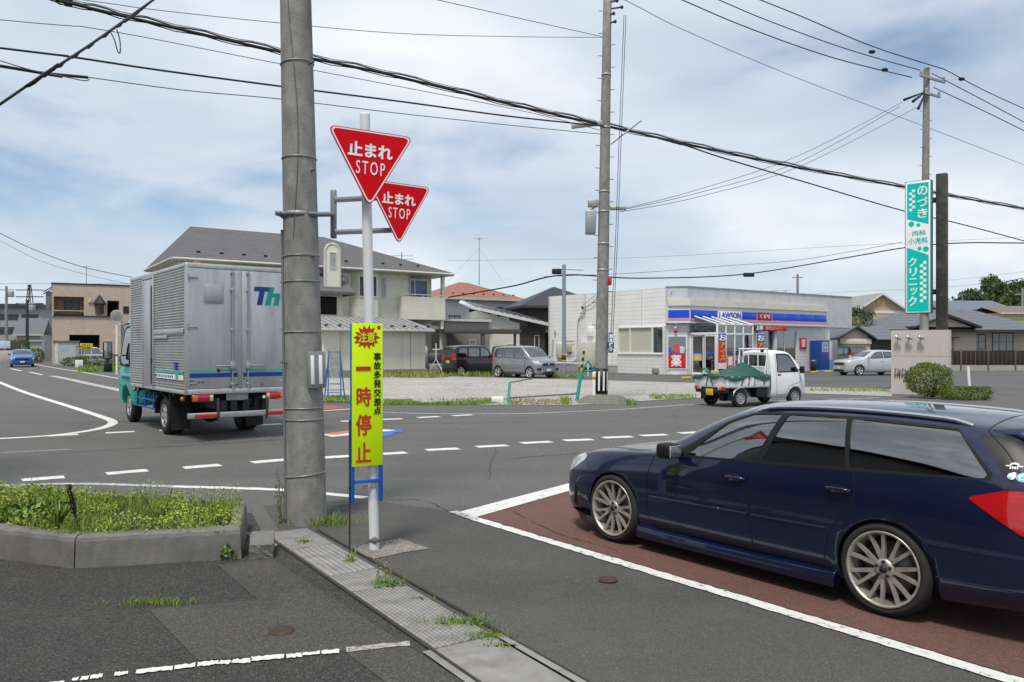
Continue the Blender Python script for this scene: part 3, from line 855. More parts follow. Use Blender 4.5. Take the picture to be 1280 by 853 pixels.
 # stickers in the corner of the rear window
 white = SIGNW; blue = mat('pale_blue_sticker', (0.20, 0.50, 0.66), 0.4)
 def on_rear(x, z): return S.on_side(x, z, -1, 0.004)
 st_ = MB()
 def disc(c, rx, rz, mi, dz=0.0, n=20):
  ctr = on_rear(*c);
  if not ctr: return
  vv = [ctr[0]+ctr[1]*dz]
  for k in range(n):
   a = 2*math.pi*k/n; p = on_rear(c[0]+math.cos(a)*rx, c[1]+math.sin(a)*rz)
   if not p: return
   vv.append(p[0]+p[1]*dz)
  st_.add(vv, [(0, 1+k, 1+(k+1) % n) for k in range(n)], mi)
 disc((3.455, 1.048), 0.040, 0.028, 1); disc((3.455, 1.048), 0.029, 0.018, 0, 0.002); disc((3.455, 1.048), 0.020, 0.011, 1, 0.003)
 disc((3.392, 1.050), 0.022, 0.020, 0); disc((3.402, 1.062), 0.013, 0.013, 0, 0.001); disc((3.384, 1.040), 0.010, 0.008, 1, 0.002)
 disc((3.395, 1.118), 0.024, 0.013, 0); disc((3.395, 1.114), 0.017, 0.007, 2, 0.001)
 for k in range(4): disc((3.377+0.012*k, 1.100), 0.004, 0.009, 0, 0.001)
 disc((3.362, 1.110), 0.012, 0.004, 0, 0.001); disc((3.428, 1.110), 0.012, 0.004, 0, 0.001)
 if st_.v: st_.build('window_stickers', [white, blue, TRIM], root)
 # licence plate
 lp = MB(); lp.bbox(3.80, 3.812, -0.165, 0.165, 0.60, 0.76, 0.003); lp.build('number_plate', PLATEW, root)
 # cabin
 cb = MB(); cb.box(0.5, 3.3, -0.74, 0.74, 0.30, 0.34); cb.box(2.6, 3.4, -0.70, 0.70, 0.34, 0.82); cb.bbox(0.52, 1.0, -0.70, 0.70, 0.60, 0.895, 0.06)
 cb.bbox(0.95, 1.15, 0.19, 0.57, 0.72, 0.90, 0.04)
 cb.build('interior', SEAT, root)
 simple_seats(root, [(1.62, (-0.36, 0.36)), (2.42, (-0.36, 0.36))], 0.60, 0.4, 1.30)
 steering(root, 1.16, 0.37, 0.86)
 rv = MB(); rv.bbox(1.10, 1.13, -0.11, 0.11, 1.235, 1.29, 0.012); rv.build('rear_view_mirror', BLACKP, root)
 # wheels
 for xw in (0.0, 2.639):
  for sd in (-1, 1):
   make_wheel(root, 0.322, 0.256, 0.215, xw, sd*0.765, 0.322, sd, 7, 'mesh', 2.5 if xw > 1 else 1.5, ALLOY)
 return root
# ---------------------------------------------------------------- smaller cars, one builder
def car_stations(hw, top, fo, xr, hood, belt, cowl, head, zf=0.19, beltr=None, roofr=None, tumble=0.12, nose=0.6, van=True, slope=0.25):
 """hw half width, top height, fo front overhang, xr rear end, hood/belt heights, cowl and header positions"""
 beltr = belt+0.04 if beltr is None else beltr
 roofr = top-0.04 if roofr is None else roofr
 def st(x, kw, belt_, ze, zc, wr, zfl=zf, squeeze=1.0):
  w = hw*kw
  return (x, zfl, w*0.86, zfl+0.07, w*0.975, 0.52*squeeze, w, belt_-0.13, w*0.99, belt_, w*0.955, ze, wr, zc)
 wr = hw-tumble
 S_ = [
  (-fo, 0.26, hw*0.56, 0.30, hw*0.62, 0.42, hw*0.66, hood-0.26, hw*0.64, hood-0.20, hw*0.60, hood-0.16, hw*0.50, hood-0.15),
  (-fo+0.04, zf, hw*0.72, 0.27, hw*0.80, 0.43, hw*0.84, hood-0.22, hw*0.82, hood-0.13, hw*0.76, hood-0.10, hw*0.62, hood-0.085),
  st(-fo+0.20, 0.95, hood-0.07, hood-0.04, hood-0.02, hw*0.74),
  st(-fo*0.3, 1.0, hood-0.02, hood+0.01, hood+0.035, hw*0.80),
  st(cowl-0.14, 1.0, (hood+belt)/2, (hood+belt)/2+0.03, hood+0.07, hw*0.82),
  st(cowl, 1.0, belt-0.01, belt+0.05, hood+0.13, hw*0.83),
  st((cowl+head)/2, 1.0, belt, (belt+top)/2+0.03, (hood+top)/2+0.10, (hw*0.84+wr)/2),
  st(head, 1.0, belt, top-0.09, top-0.035, wr+0.01),
  st(head+0.25, 1.0, belt, top-0.055, top, wr),
  st((head+xr)/2+0.15, 1.0, (belt+beltr)/2, top-0.05, top, wr),
 ]
 if van:
  S_ += [st(xr-0.30, 0.99, beltr, roofr-0.045, roofr, wr), st(xr-0.10, 0.965, beltr, roofr-0.10, roofr-0.03, wr*0.97),
      st(xr-0.04, 0.93, beltr, roofr-0.17, roofr-0.10, wr*0.93), (xr, 0.30, hw*0.70, 0.34, hw*0.78, 0.52, hw*0.82, beltr-0.13, hw*0.81, beltr, hw*0.77, roofr-0.32, wr*0.80, roofr-0.26)]
 else:
  S_ += [st(xr-slope-0.30, 0.985, beltr, roofr-0.05, roofr, wr*0.97), st(xr-slope, 0.955, beltr, roofr-0.15, roofr-0.07, wr*0.93),
      st(xr-0.12, 0.91, beltr-0.02, beltr+0.10, beltr+0.16, wr*0.90), st(xr-0.04, 0.86, beltr-0.10, beltr-0.03, beltr+0.0, hw*0.66),
      (xr, 0.30, hw*0.62, 0.34, hw*0.70, 0.50, hw*0.74, beltr-0.28, hw*0.72, beltr-0.22, hw*0.66, beltr-0.18, hw*0.56, beltr-0.17)]
 return S_
def small_car(name, label, cat, paintm, hw, top, fo, wb, xr, hood, belt, cowl, head, panes, wsz, rgz, hlp, tlp, wr=0.29, rim=0.20, van=True,
     tumble=0.12, beltr=None, roofr=None, doors=(), handles=(), plate=PLATEW, front='grille', dark=(), wheelmat=None, slope=0.25, group=None, mould=None):
 root = thing(name, label, cat, group=group)
 S = Shell(car_stations(hw, top, fo, xr, hood, belt, cowl, head, beltr=beltr, roofr=roofr, tumble=tumble, van=van, slope=slope), 2, 0.45, 0.4)
 P = [side_prism(round_poly(p, 0.03, 2)) for p in panes]
 allx = [q[0] for p in panes for q in p]
 WS = front_prism(round_poly([(-hw+0.14, wsz[0]), (hw-0.14, wsz[0]), (hw-tumble-0.08, wsz[1]), (-hw+tumble+0.08, wsz[1])], 0.06, 3), cowl-0.35, head+0.12)
 RG = front_prism(round_poly([(-hw+0.16, rgz[0]), (hw-0.16, rgz[0]), (hw-tumble-0.08, rgz[1]), (-hw+tumble+0.08, rgz[1])], 0.06, 3), xr-0.6 if not van else xr-0.25, xr+0.1)
 cuts = P+[WS, RG]
 S.panes([(round_poly(p, 0.03, 2), DARKGLASS if k in dark else MIDGLASS) for k, p in enumerate(panes)], root)
 S.finish('windscreen', MIDGLASS, root, S.patch(WS, (), -0.002))
 S.finish('rear_window', DARKGLASS, root, S.patch(RG, (), -0.002))
 for poly, nm, m_ in ((hlp, 'headlight', LAMPW), (tlp, 'tail_light', LAMPR)):
  for a, b in ((-hw-0.1, -hw*0.48), (hw*0.48, hw+0.1)):
   c = MB().prism(round_poly(poly, 0.02, 2), a, b, 'y'); S.finish(nm, m_, root, S.patch(c, (), 0.004));
 for xw in (0.0, wb):
  for sd in (-1, 1):
   c = MB(); c.lathe([(0.0, -0.24), (wr+0.035, -0.24), (wr+0.035, 0.4), (0.0, 0.4)], 36, 'y', 0, Matrix.Translation((xw, sd*hw, wr+0.015)) @ Matrix.Rotation(0 if sd > 0 else math.pi, 4, 'Z'))
   S.solid_cut(c)
 S.open_cut(cuts)
 S.finish('body', [paintm, INNER, INNER], root)
 g = MB()
 for d in doors: S.line(g, d, 0.010)
 for p in panes:
  q = round_poly(p, 0.03, 2); S.line(g, q+[q[0]], 0.03, off=0.002)
 g.build('shut_lines', GAP, root)
 for x, z in handles:
  for sd in (-1, 1):
   p = S.on_side(x, z, sd, 0)
   m = MB(); m.tube([p[0]+Vector((-0.09, 0, 0)), p[0]+Vector((-0.06, 0, 0))+p[1]*0.03, p[0]+Vector((0.06, 0, 0))+p[1]*0.03, p[0]+Vector((0.09, 0, 0))], 0.014, 6); m.build('door_handle', paintm, root)
 for sd in (-1, 1):
  m = MB(); m.bbox(cowl+0.16, cowl+0.27, sd*(hw+0.02), sd*(hw+0.19), belt+0.02, belt+0.16, 0.03); m.tube([(cowl+0.22, sd*(hw-0.1), belt+0.03), (cowl+0.22, sd*(hw+0.06), belt+0.06)], 0.025, 6)
  m.build('door_mirror', paintm if front != 'dark' else BLACKP, root)
 f = MB(); f.bbox(-fo-0.012, -fo+0.05, -hw*0.55, hw*0.55, hood-0.33, hood-0.20, 0.02); f.build('grille', BLACKP, root)
 f = MB(); f.bbox(-fo-0.012, -fo+0.05, -hw*0.58, hw*0.58, 0.24, 0.36, 0.02)
 f.build('lower_intake', BLACKP, root)
 if front == 'fangs':
  for sd in (-1, 1):
   f = MB(); f.add([(-fo-0.02, sd*hw*0.42, 0.33), (-fo-0.02, sd*hw*0.55, 0.42), (-fo+0.09, sd*hw*0.86, 0.44), (-fo+0.10, sd*hw*0.88, 0.40), (-fo-0.018, sd*hw*0.60, 0.37), (-fo-0.018, sd*hw*0.50, 0.28)], [(0,1,4,5), (1,2,3,4)], 0)
   f.build('bumper_trim', CHROME, root)
   f = MB(); f.bbox(-fo-0.005, -fo+0.14, sd*hw*0.66, sd*hw*0.92, 0.42, 0.56, 0.03); f.build('fog_lamp_recess', BLACKP, root)
  f = MB(); f.bbox(-fo-0.022, -fo+0.02, -hw*0.60, hw*0.60, hood-0.21, hood-0.185, 0.008); f.build('grille_trim', CHROME, root)
  f = MB(); f.lathe([(0.0, -0.012), (0.05, -0.008), (0.055, 0.004)], 16, 'x', 0, Matrix.Translation((-fo-0.02, 0, hood-0.26))); f.build('badge', CHROME, root)
 pl = MB(); pl.bbox(-fo-0.022, -fo-0.010, -0.165, 0.165, 0.37, 0.50, 0.003); pl.build('front_number_plate', plate, root)
 pl = MB(); pl.bbox(xr+0.002, xr+0.014, -0.165, 0.165, 0.72, 0.88, 0.003); pl.build('rear_number_plate', plate, root)
 i = MB(); i.box(cowl+0.1, xr-0.15, -hw+0.12, hw-0.12, 0.28, 0.34); i.bbox(cowl-0.05, cowl+0.35, -hw+0.12, hw-0.12, 0.55, belt-0.03, 0.05); i.build('interior', SEAT, root)
 simple_seats(root, [(head+0.35, (-hw*0.44, hw*0.44)), (wb-0.15, (-hw*0.44, hw*0.44))], 0.58, 0.4, min(top-0.25, 1.35))
 for xw in (0.0, wb):
  for sd in (-1, 1):
   make_wheel(root, wr, rim, 0.17, xw, sd*(hw-0.10), wr, sd, 5 if front != 'steel' else 8, 'five', 0, wheelmat or ALLOYS)
 return root
def place(o, pos, heading):
 """heading: the way the bonnet points, in degrees from +X"""
 o.location = (pos[0], pos[1], gz(pos[0], pos[1])); o.rotation_euler = (0, 0, R(heading+180)); return o

SILVER = mat('silver_car_paint', (0.55, 0.56, 0.575), 0.28, 0.4, var=0.04, coat=1.0)
GREYC = mat('grey_car_paint', (0.27, 0.275, 0.29), 0.28, 0.6, var=0.04, coat=1.0)
BLACKC = mat('black_car_paint', (0.014, 0.012, 0.016), 0.25, 0.2, var=0.1, coat=1.0)
BLUEC = mat('bright_blue_car_paint', (0.012, 0.11, 0.42), 0.26, 0.35, var=0.05, coat=1.0)
PEARL = mat('white_car_paint', (0.66, 0.66, 0.70), 0.25, 0.1, var=0.03, coat=1.0)
KWHITE = mat('truck_white_paint', (0.76, 0.77, 0.77), 0.30, 0.0, var=0.04, coat=0.6, dirt=(0.45, 0.43, 0.38), dirt_amt=0.25, dirt_scale=4)

def silver_van():
 return small_car('parked_van', 'silver grey compact van with fang shaped bumper trim on the gravel lot', 'van', GREYC, 0.82, 1.745, 0.66, 2.48, 3.06, 1.0, 1.04, 0.02, 0.68,
  [[(0.30, 1.06), (0.62, 1.50), (0.72, 1.57), (1.12, 1.60), (1.16, 1.06)], [(1.24, 1.06), (1.20, 1.60), (1.98, 1.60), (2.02, 1.08)], [(2.12, 1.08), (2.08, 1.60), (2.66, 1.57), (2.80, 1.12)]],
  (1.13, 1.64), (1.10, 1.58), [(-0.68, 0.72), (-0.40, 0.76), (-0.16, 0.94), (-0.3, 0.96), (-0.66, 0.84)], [(2.86, 0.85), (3.1, 0.85), (3.1, 1.30), (2.95, 1.30)],
  0.30, 0.22, True, 0.13, doors=[[(0.34, 1.0), (0.36, 0.45), (0.42, 0.28)], [(1.20, 1.06), (1.20, 0.30)], [(2.06, 1.06), (2.06, 0.80), (1.98, 0.30)], [(0.42, 0.27), (1.98, 0.27)]], handles=[(1.08, 0.92), (1.36, 0.92)], front='fangs', dark=(1, 2))
def black_van(label, group=None):
 return small_car('parked_van', label, 'van', BLACKC, 0.735, 1.785, 0.50, 2.46, 2.89, 0.98, 1.02, 0.02, 0.55,
  [[(0.28, 1.04), (0.50, 1.50), (0.60, 1.60), (1.02, 1.63), (1.05, 1.04)], [(1.13, 1.04), (1.10, 1.63), (1.90, 1.63), (1.93, 1.06)], [(2.02, 1.06), (1.98, 1.63), (2.56, 1.60), (2.62, 1.08)]],
  (1.12, 1.68), (1.05, 1.62), [(-0.55, 0.72), (-0.32, 0.76), (-0.12, 0.92), (-0.26, 0.95), (-0.54, 0.84)], [(2.80, 0.92), (2.95, 0.92), (2.95, 1.28), (2.83, 1.28)],
  0.28, 0.20, True, 0.10, doors=[[(0.32, 0.98), (0.34, 0.45), (0.40, 0.28)], [(1.09, 1.04), (1.09, 0.30)], [(1.96, 1.04), (1.94, 0.30)]], handles=[(0.95, 0.92), (1.26, 0.92)], plate=PLATEY, dark=(1, 2), group=group)
def silver_hatch():
 return small_car('parked_car', 'silver hatchback parked near the store car park facing the ice chest', 'car', SILVER, 0.845, 1.50, 0.80, 2.45, 3.04, 0.94, 0.985, 0.32, 1.02,
  [[(0.62, 1.0), (0.98, 1.27), (1.16, 1.36), (1.48, 1.385), (1.50, 1.02)], [(1.58, 1.02), (1.56, 1.385), (2.05, 1.37), (2.32, 1.20), (2.25, 1.06)]],
  (1.08, 1.40), (1.10, 1.36), [(-0.74, 0.68), (-0.48, 0.70), (-0.22, 0.88), (-0.36, 0.90), (-0.70, 0.80)], [(2.66, 0.80), (3.1, 0.82), (3.1, 1.02), (2.72, 1.02)],
  0.30, 0.21, False, 0.20, beltr=1.04, roofr=1.44, slope=0.28, doors=[[(0.50, 0.96), (0.50, 0.50), (0.56, 0.28)], [(1.54, 1.02), (1.53, 0.30)], [(2.30, 1.06), (2.22, 0.75), (2.08, 0.40)]], handles=[(1.38, 0.86)], dark=(1,))
def blue_hatch():
 return small_car('oncoming_car', 'bright blue hatchback coming along the far left road', 'car', BLUEC, 0.845, 1.50, 0.84, 2.57, 3.22, 0.93, 0.98, 0.30, 1.02,
  [[(0.62, 1.0), (0.98, 1.27), (1.16, 1.36), (1.48, 1.385), (1.50, 1.02)], [(1.58, 1.02), (1.56, 1.385), (2.05, 1.37), (2.45, 1.20), (2.40, 1.06)]],
  (1.06, 1.40), (1.10, 1.34), [(-0.80, 0.66), (-0.48, 0.70), (-0.20, 0.86), (-0.36, 0.88), (-0.76, 0.77)], [(2.86, 0.80), (3.3, 0.82), (3.3, 1.02), (2.90, 1.02)],
  0.31, 0.22, False, 0.20, beltr=1.03, roofr=1.42, slope=0.35, doors=[[(0.50, 0.96), (0.50, 0.50), (0.56, 0.28)], [(1.54, 1.02), (1.53, 0.30)]], handles=[(1.38, 0.86)], dark=(1,))
def white_wagon():
 return small_car('parked_van', 'white people carrier parked behind the hedge beside the yellow sign', 'van', PEARL, 0.85, 1.70, 0.85, 2.75, 3.75, 0.98, 1.03, 0.15, 0.95,
  [[(0.5, 1.05), (0.9, 1.45), (1.05, 1.53), (1.42, 1.56), (1.45, 1.05)], [(1.53, 1.05), (1.50, 1.56), (2.45, 1.56), (2.48, 1.07)], [(2.58, 1.07), (2.54, 1.56), (3.2, 1.52), (3.4, 1.10)]],
  (1.12, 1.60), (1.12, 1.55), [(-0.8, 0.68), (-0.5, 0.72), (-0.2, 0.9), (-0.34, 0.92), (-0.78, 0.80)], [(3.5, 0.80), (3.8, 0.80), (3.8, 1.15), (3.58, 1.15)],
  0.32, 0.23, True, 0.14, handles=[(1.35, 0.92)], dark=(1, 2))

# ---------------------------------------------------------------- small white pick-up with a green tarpaulin
def kei_truck():
 root = thing('pickup_truck', 'small white pick-up truck with a green tarpaulin roped over its load bed', 'truck')
 hw = 0.735
 def st(x, k, zf, belt, ze, zc, wr):
  w = hw*k; return (x, zf, w*0.86, zf+0.07, w*0.98, 0.62, w, belt-0.14, w*0.99, belt, w*0.965, ze, wr, zc)
 xr = 1.02
 S = Shell([
  (-0.50, 0.34, 0.56, 0.38, 0.60, 0.50, 0.63, 0.80, 0.62, 0.88, 0.60, 0.94, 0.55, 0.96),
  (-0.47, 0.27, 0.62, 0.34, 0.67, 0.50, 0.70, 0.84, 0.69, 0.95, 0.67, 1.02, 0.62, 1.05),
  st(-0.40, 0.99, 0.25, 0.99, 1.08, 1.11, 0.66), st(-0.15, 1.0, 0.25, 1.03, 1.38, 1.42, 0.63), st(0.10, 1.0, 0.25, 1.04, 1.64, 1.69, 0.60),
  st(0.26, 1.0, 0.25, 1.05, 1.715, 1.76, 0.59), st(0.60, 1.0, 0.25, 1.05, 1.735, 1.78, 0.585), st(0.92, 1.0, 0.25, 1.05, 1.73, 1.775, 0.58),
  st(xr-0.03, 0.995, 0.26, 1.05, 1.70, 1.745, 0.575), (xr, 0.30, 0.60, 0.36, 0.69, 0.62, 0.71, 0.92, 0.705, 1.05, 0.69, 1.66, 0.555, 1.70)], 2, 0.3, 0.45)
 w1 = round_poly([(-0.14, 1.08), (0.16, 1.58), (0.30, 1.63), (0.74, 1.63), (0.76, 1.06)], 0.05, 3)
 W1 = side_prism(w1); WS = front_prism(round_poly([(-0.60, 1.15), (0.60, 1.15), (0.52, 1.64), (-0.52, 1.64)], 0.06, 3), -0.6, 0.24)
 RG = front_prism(round_poly([(-0.50, 1.27), (0.50, 1.27), (0.48, 1.58), (-0.48, 1.58)], 0.12, 4), 0.95, 1.2)
 S.panes([(w1, MIDGLASS)], root); S.finish('windscreen', MIDGLASS, root, S.patch(WS, (), -0.003)); S.finish('rear_window', MIDGLASS, root, S.patch(RG, (), -0.003))
 for sd in (-1, 1):
  c = MB(); c.lathe([(0.0, -0.26), (0.315, -0.26), (0.315, 0.4), (0.0, 0.4)], 36, 'y', 0, Matrix.Translation((0, sd*hw, 0.27)) @ Matrix.Rotation(0 if sd > 0 else math.pi, 4, 'Z')); S.solid_cut(c)
  hl = MB().prism(round_poly([(-0.6, 0.74), (-0.40, 0.74), (-0.34, 0.96), (-0.6, 0.92)], 0.02, 2), sd*0.34, sd*0.85, 'y'); S.finish('headlight', LAMPW, root, S.patch(hl, (), 0.004))
 S.open_cut([W1, WS, RG]); S.finish('cab', [KWHITE, INNER, INNER], root)
 g = MB(); S.line(g, w1+[w1[0]], 0.035, off=0.003); S.line(g, spline([(-0.22, 1.02), (-0.20, 0.75), (0.10, 0.66), (0.30, 0.58), (0.36, 0.34)], 5), 0.012); S.line(g, spline([(0.80, 1.66), (0.81, 1.0), (0.80, 0.34)], 5), 0.012); S.line(g, [(0.36, 0.34), (0.80, 0.34)], 0.012)
 rg = round_poly([(-0.50, 1.27), (0.50, 1.27), (0.48, 1.58), (-0.48, 1.58)], 0.12, 4)
 S.line(g, rg+[rg[0]], 0.03, (1,), off=0.003, hit=lambda p: S.on_dir((3, p.x, p.y), (-1, 0, 0), 0.003))
 g.build('shut_lines', GAP, root)
 for sd in (-1, 1):
  p = S.on_side(0.69, 0.98, sd, 0)[0]; m = MB(); m.bbox(p.x-0.07, p.x+0.07, p.y-0.015, p.y+0.015, p.z-0.022, p.z+0.022, 0.008); m.build('door_handle', BLACKP, root)
  m = MB(); m.bbox(-0.18, -0.08, sd*0.80, sd*0.96, 1.02, 1.25, 0.03); m.tube([(-0.12, sd*0.68, 1.12), (-0.12, sd*0.84, 1.14)], 0.02, 6); m.build('door_mirror', BLACKP, root)
 i = MB(); i.bbox(-0.30, 0.02, -0.62, 0.62, 0.60, 1.06, 0.05); i.box(0.35, 0.90, -0.60, 0.60, 0.5, 0.72); i.box(0.80, 0.92, -0.55, 0.55, 0.7, 1.34); i.build('interior', SEAT, root)
 # load bed
 x0, x1 = 1.06, 2.86
 b = MB(); b.box(x0, x1, -0.70, 0.70, 0.60, 0.645); b.build('bed_floor', KWHITE, root)
 for sd in (-1, 1):
  q = MB(); q.bbox(x0, x1, sd*0.685, sd*0.725, 0.62, 0.93, 0.008)
  for k in range(1, 5): q.bbox(x0+k*0.36-0.02, x0+k*0.36+0.02, sd*0.72, sd*0.735, 0.64, 0.90, 0.004)
  q.bbox(x0, x1, sd*0.68, sd*0.738, 0.915, 0.945, 0.008)
  q.build('dropside', KWHITE, root)
  q = MB(); pts = [(2.30+0.33*math.cos(a), sd*0.71, 0.27+0.33*math.sin(a)) for a in [math.pi*k/12 for k in range(0, 13)]]
  v = []
  for p in pts: v += [(p[0], sd*0.74, p[2]), (p[0], sd*0.52, p[2]-0.0)]
  q.add(v, [(2*k, 2*k+1, 2*k+3, 2*k+2) for k in range(12)], 0, True); q.build('mudguard', KWHITE, root)
  q = MB(); q.box(2.62, 2.63, sd*0.50, sd*0.74, 0.20, 0.58); q.build('mud_flap', BLACKP, root)
  q = MB()
  for xx in (1.35, 1.75, 1.95): q.tube([(xx, sd*0.745, 0.98), (xx+0.05*math.sin(xx*7), sd*0.735, 0.66)], 0.011, 6)
  q.tube([(1.09, sd*0.745, 1.02), (1.09, sd*0.742, 0.5)], 0.012, 6); q.tube([(2.15, sd*0.745, 0.95), (2.3, sd*0.735, 0.66)], 0.012, 6)
  q.build('rope', BLACKP, root)
 t = MB(); t.bbox(x1-0.02, x1+0.02, -0.72, 0.72, 0.62, 0.93, 0.008); t.bbox(x1-0.025, x1+0.026, -0.72, 0.72, 0.905, 0.94, 0.008); t.build('tailgate', KWHITE, root)
 t = MB(); t.tube([(x1+0.03, -0.1, 0.97), (x1+0.035, -0.18, 0.64)], 0.013, 6); t.tube([(x1+0.03, -0.04, 0.97), (x1+0.035, 0.14, 0.64)], 0.013, 6); t.build('rope', BLACKP, root)
 f = MB(); f.box(0.9, x1-0.05, -0.42, -0.34, 0.42, 0.58); f.box(0.9, x1-0.05, 0.34, 0.42, 0.42, 0.58); f.bbox(1.15, 1.75, -0.68, -0.36, 0.28, 0.58, 0.02); f.bbox(1.15, 1.6, 0.36, 0.68, 0.28, 0.58, 0.02)
 f.cyl((2.30, -0.62, 0.27), (2.30, 0.62, 0.27), 0.05); f.bbox(2.15, 2.45, -0.12, 0.14, 0.16, 0.40, 0.05); f.bbox(x1-0.12, x1+0.03, -0.70, 0.70, 0.43, 0.56, 0.02)
 f.build('chassis', BLACKP, root)
 for sd in (-1, 1):
  l = MB(); l.bbox(x1+0.02, x1+0.07, sd*0.46, sd*0.70, 0.52, 0.64, 0.012); o = l.build('tail_light', LAMPR, root)
  l = MB(); l.bbox(x1+0.03, x1+0.078, sd*0.475, sd*0.545, 0.535, 0.625, 0.01); l.build('indicator', LAMPA, o)
  l = MB(); l.bbox(x1+0.03, x1+0.078, sd*0.39, sd*0.452, 0.535, 0.625, 0.01); l.build('reversing_light', LAMPW, root)
 p = MB(); p.bbox(x1+0.05, x1+0.062, -0.165, 0.165, 0.36, 0.56, 0.003); p.build('number_plate', PLATEY, root)
 # guard frame behind the cab
 r = MB(); z0, z1 = 0.64, 1.83
 for y in (-0.62, -0.21, 0.21, 0.62): r.tube([(1.10, y, z0), (1.10, y, z1-0.02)], 0.019, 8)
 r.tube([(1.10, -0.64, z1-0.03), (1.10, 0.64, z1-0.03)], 0.024, 8); r.tube([(1.10, -0.62, 1.22), (1.10, 0.62, 1.22)], 0.017, 8)
 for y in (-0.62, 0.62): r.tube([(1.10, y, 1.72), (1.22, y, 0.95)], 0.017, 8)
 r.build('guard_frame', KWHITE, root)
 k = MB(); k.lathe([(0.0, 0.03), (0.05, 0.03), (0.055, 0.0), (0.04, -0.05), (0.0, -0.055)], 16, 'x', 0, Matrix.Translation((1.15, -0.44 if False else 0.44, 1.74))); k.build('work_lamp', BLACKP, root)
 for xw, yy in ((0.0, 0.645), (2.30, 0.64)):
  for sd in (-1, 1): make_wheel(root, 0.27, 0.165, 0.145, xw, sd*yy, 0.27, sd, 8, 'five', 0, STEELW)
 # tarpaulin: top-level, it lies on the bed
 return root
def tarpaulin():
 o = MB(); nx, ny = 44, 28; x0, x1 = 1.10, 2.99; v = []
 rnd = random.Random(5)
 from mathutils import noise
 for i in range(nx+1):
  x = x0+(x1-x0)*i/nx; t = i/nx
  crest = 1.02 + 0.36*max(0, 1-abs(t-0.24)/(0.55 if t > 0.24 else 0.34))**0.9 + 0.03*math.sin(t*11)*(1-t)
  for j in range(ny+1):
   u = -1+2*j/ny
   y = u*0.79; a = abs(u)
   z = 0.975+(crest-0.975)*max(0, (1-(a/0.9)**1.25))
   if a > 0.90:
    drop = 0.16 if u > 0 else 0.13
    y = math.copysign(0.755+0.012*math.sin(x*22+u*3), u); z = 0.985-(a-0.90)/0.10*(drop*(0.75+0.45*math.sin(x*5.2+u)))
   z += 0.016*noise.noise((x*5, y*5, 2.0))+0.010*math.sin(x*16+y*7)*max(0, 1-a)
   if t > 0.955: z -= (t-0.955)/0.045*(0.10+0.05*math.sin(y*9)); x = min(x, 2.935)
   v.append((x, y, z))
 f = [(i*(ny+1)+j, (i+1)*(ny+1)+j, (i+1)*(ny+1)+j+1, i*(ny+1)+j+1) for i in range(nx) for j in range(ny)]
 o.add(v, f, 0, True)
 m = mat('green_tarpaulin', (0.010, 0.070, 0.050), 0.45, var=0.2, vs_=8, bump=0.5, bs=25)
 return tag(o.build('tarpaulin', m), 'crumpled dark green tarpaulin stretched over the load of the white pick-up', 'tarpaulin')

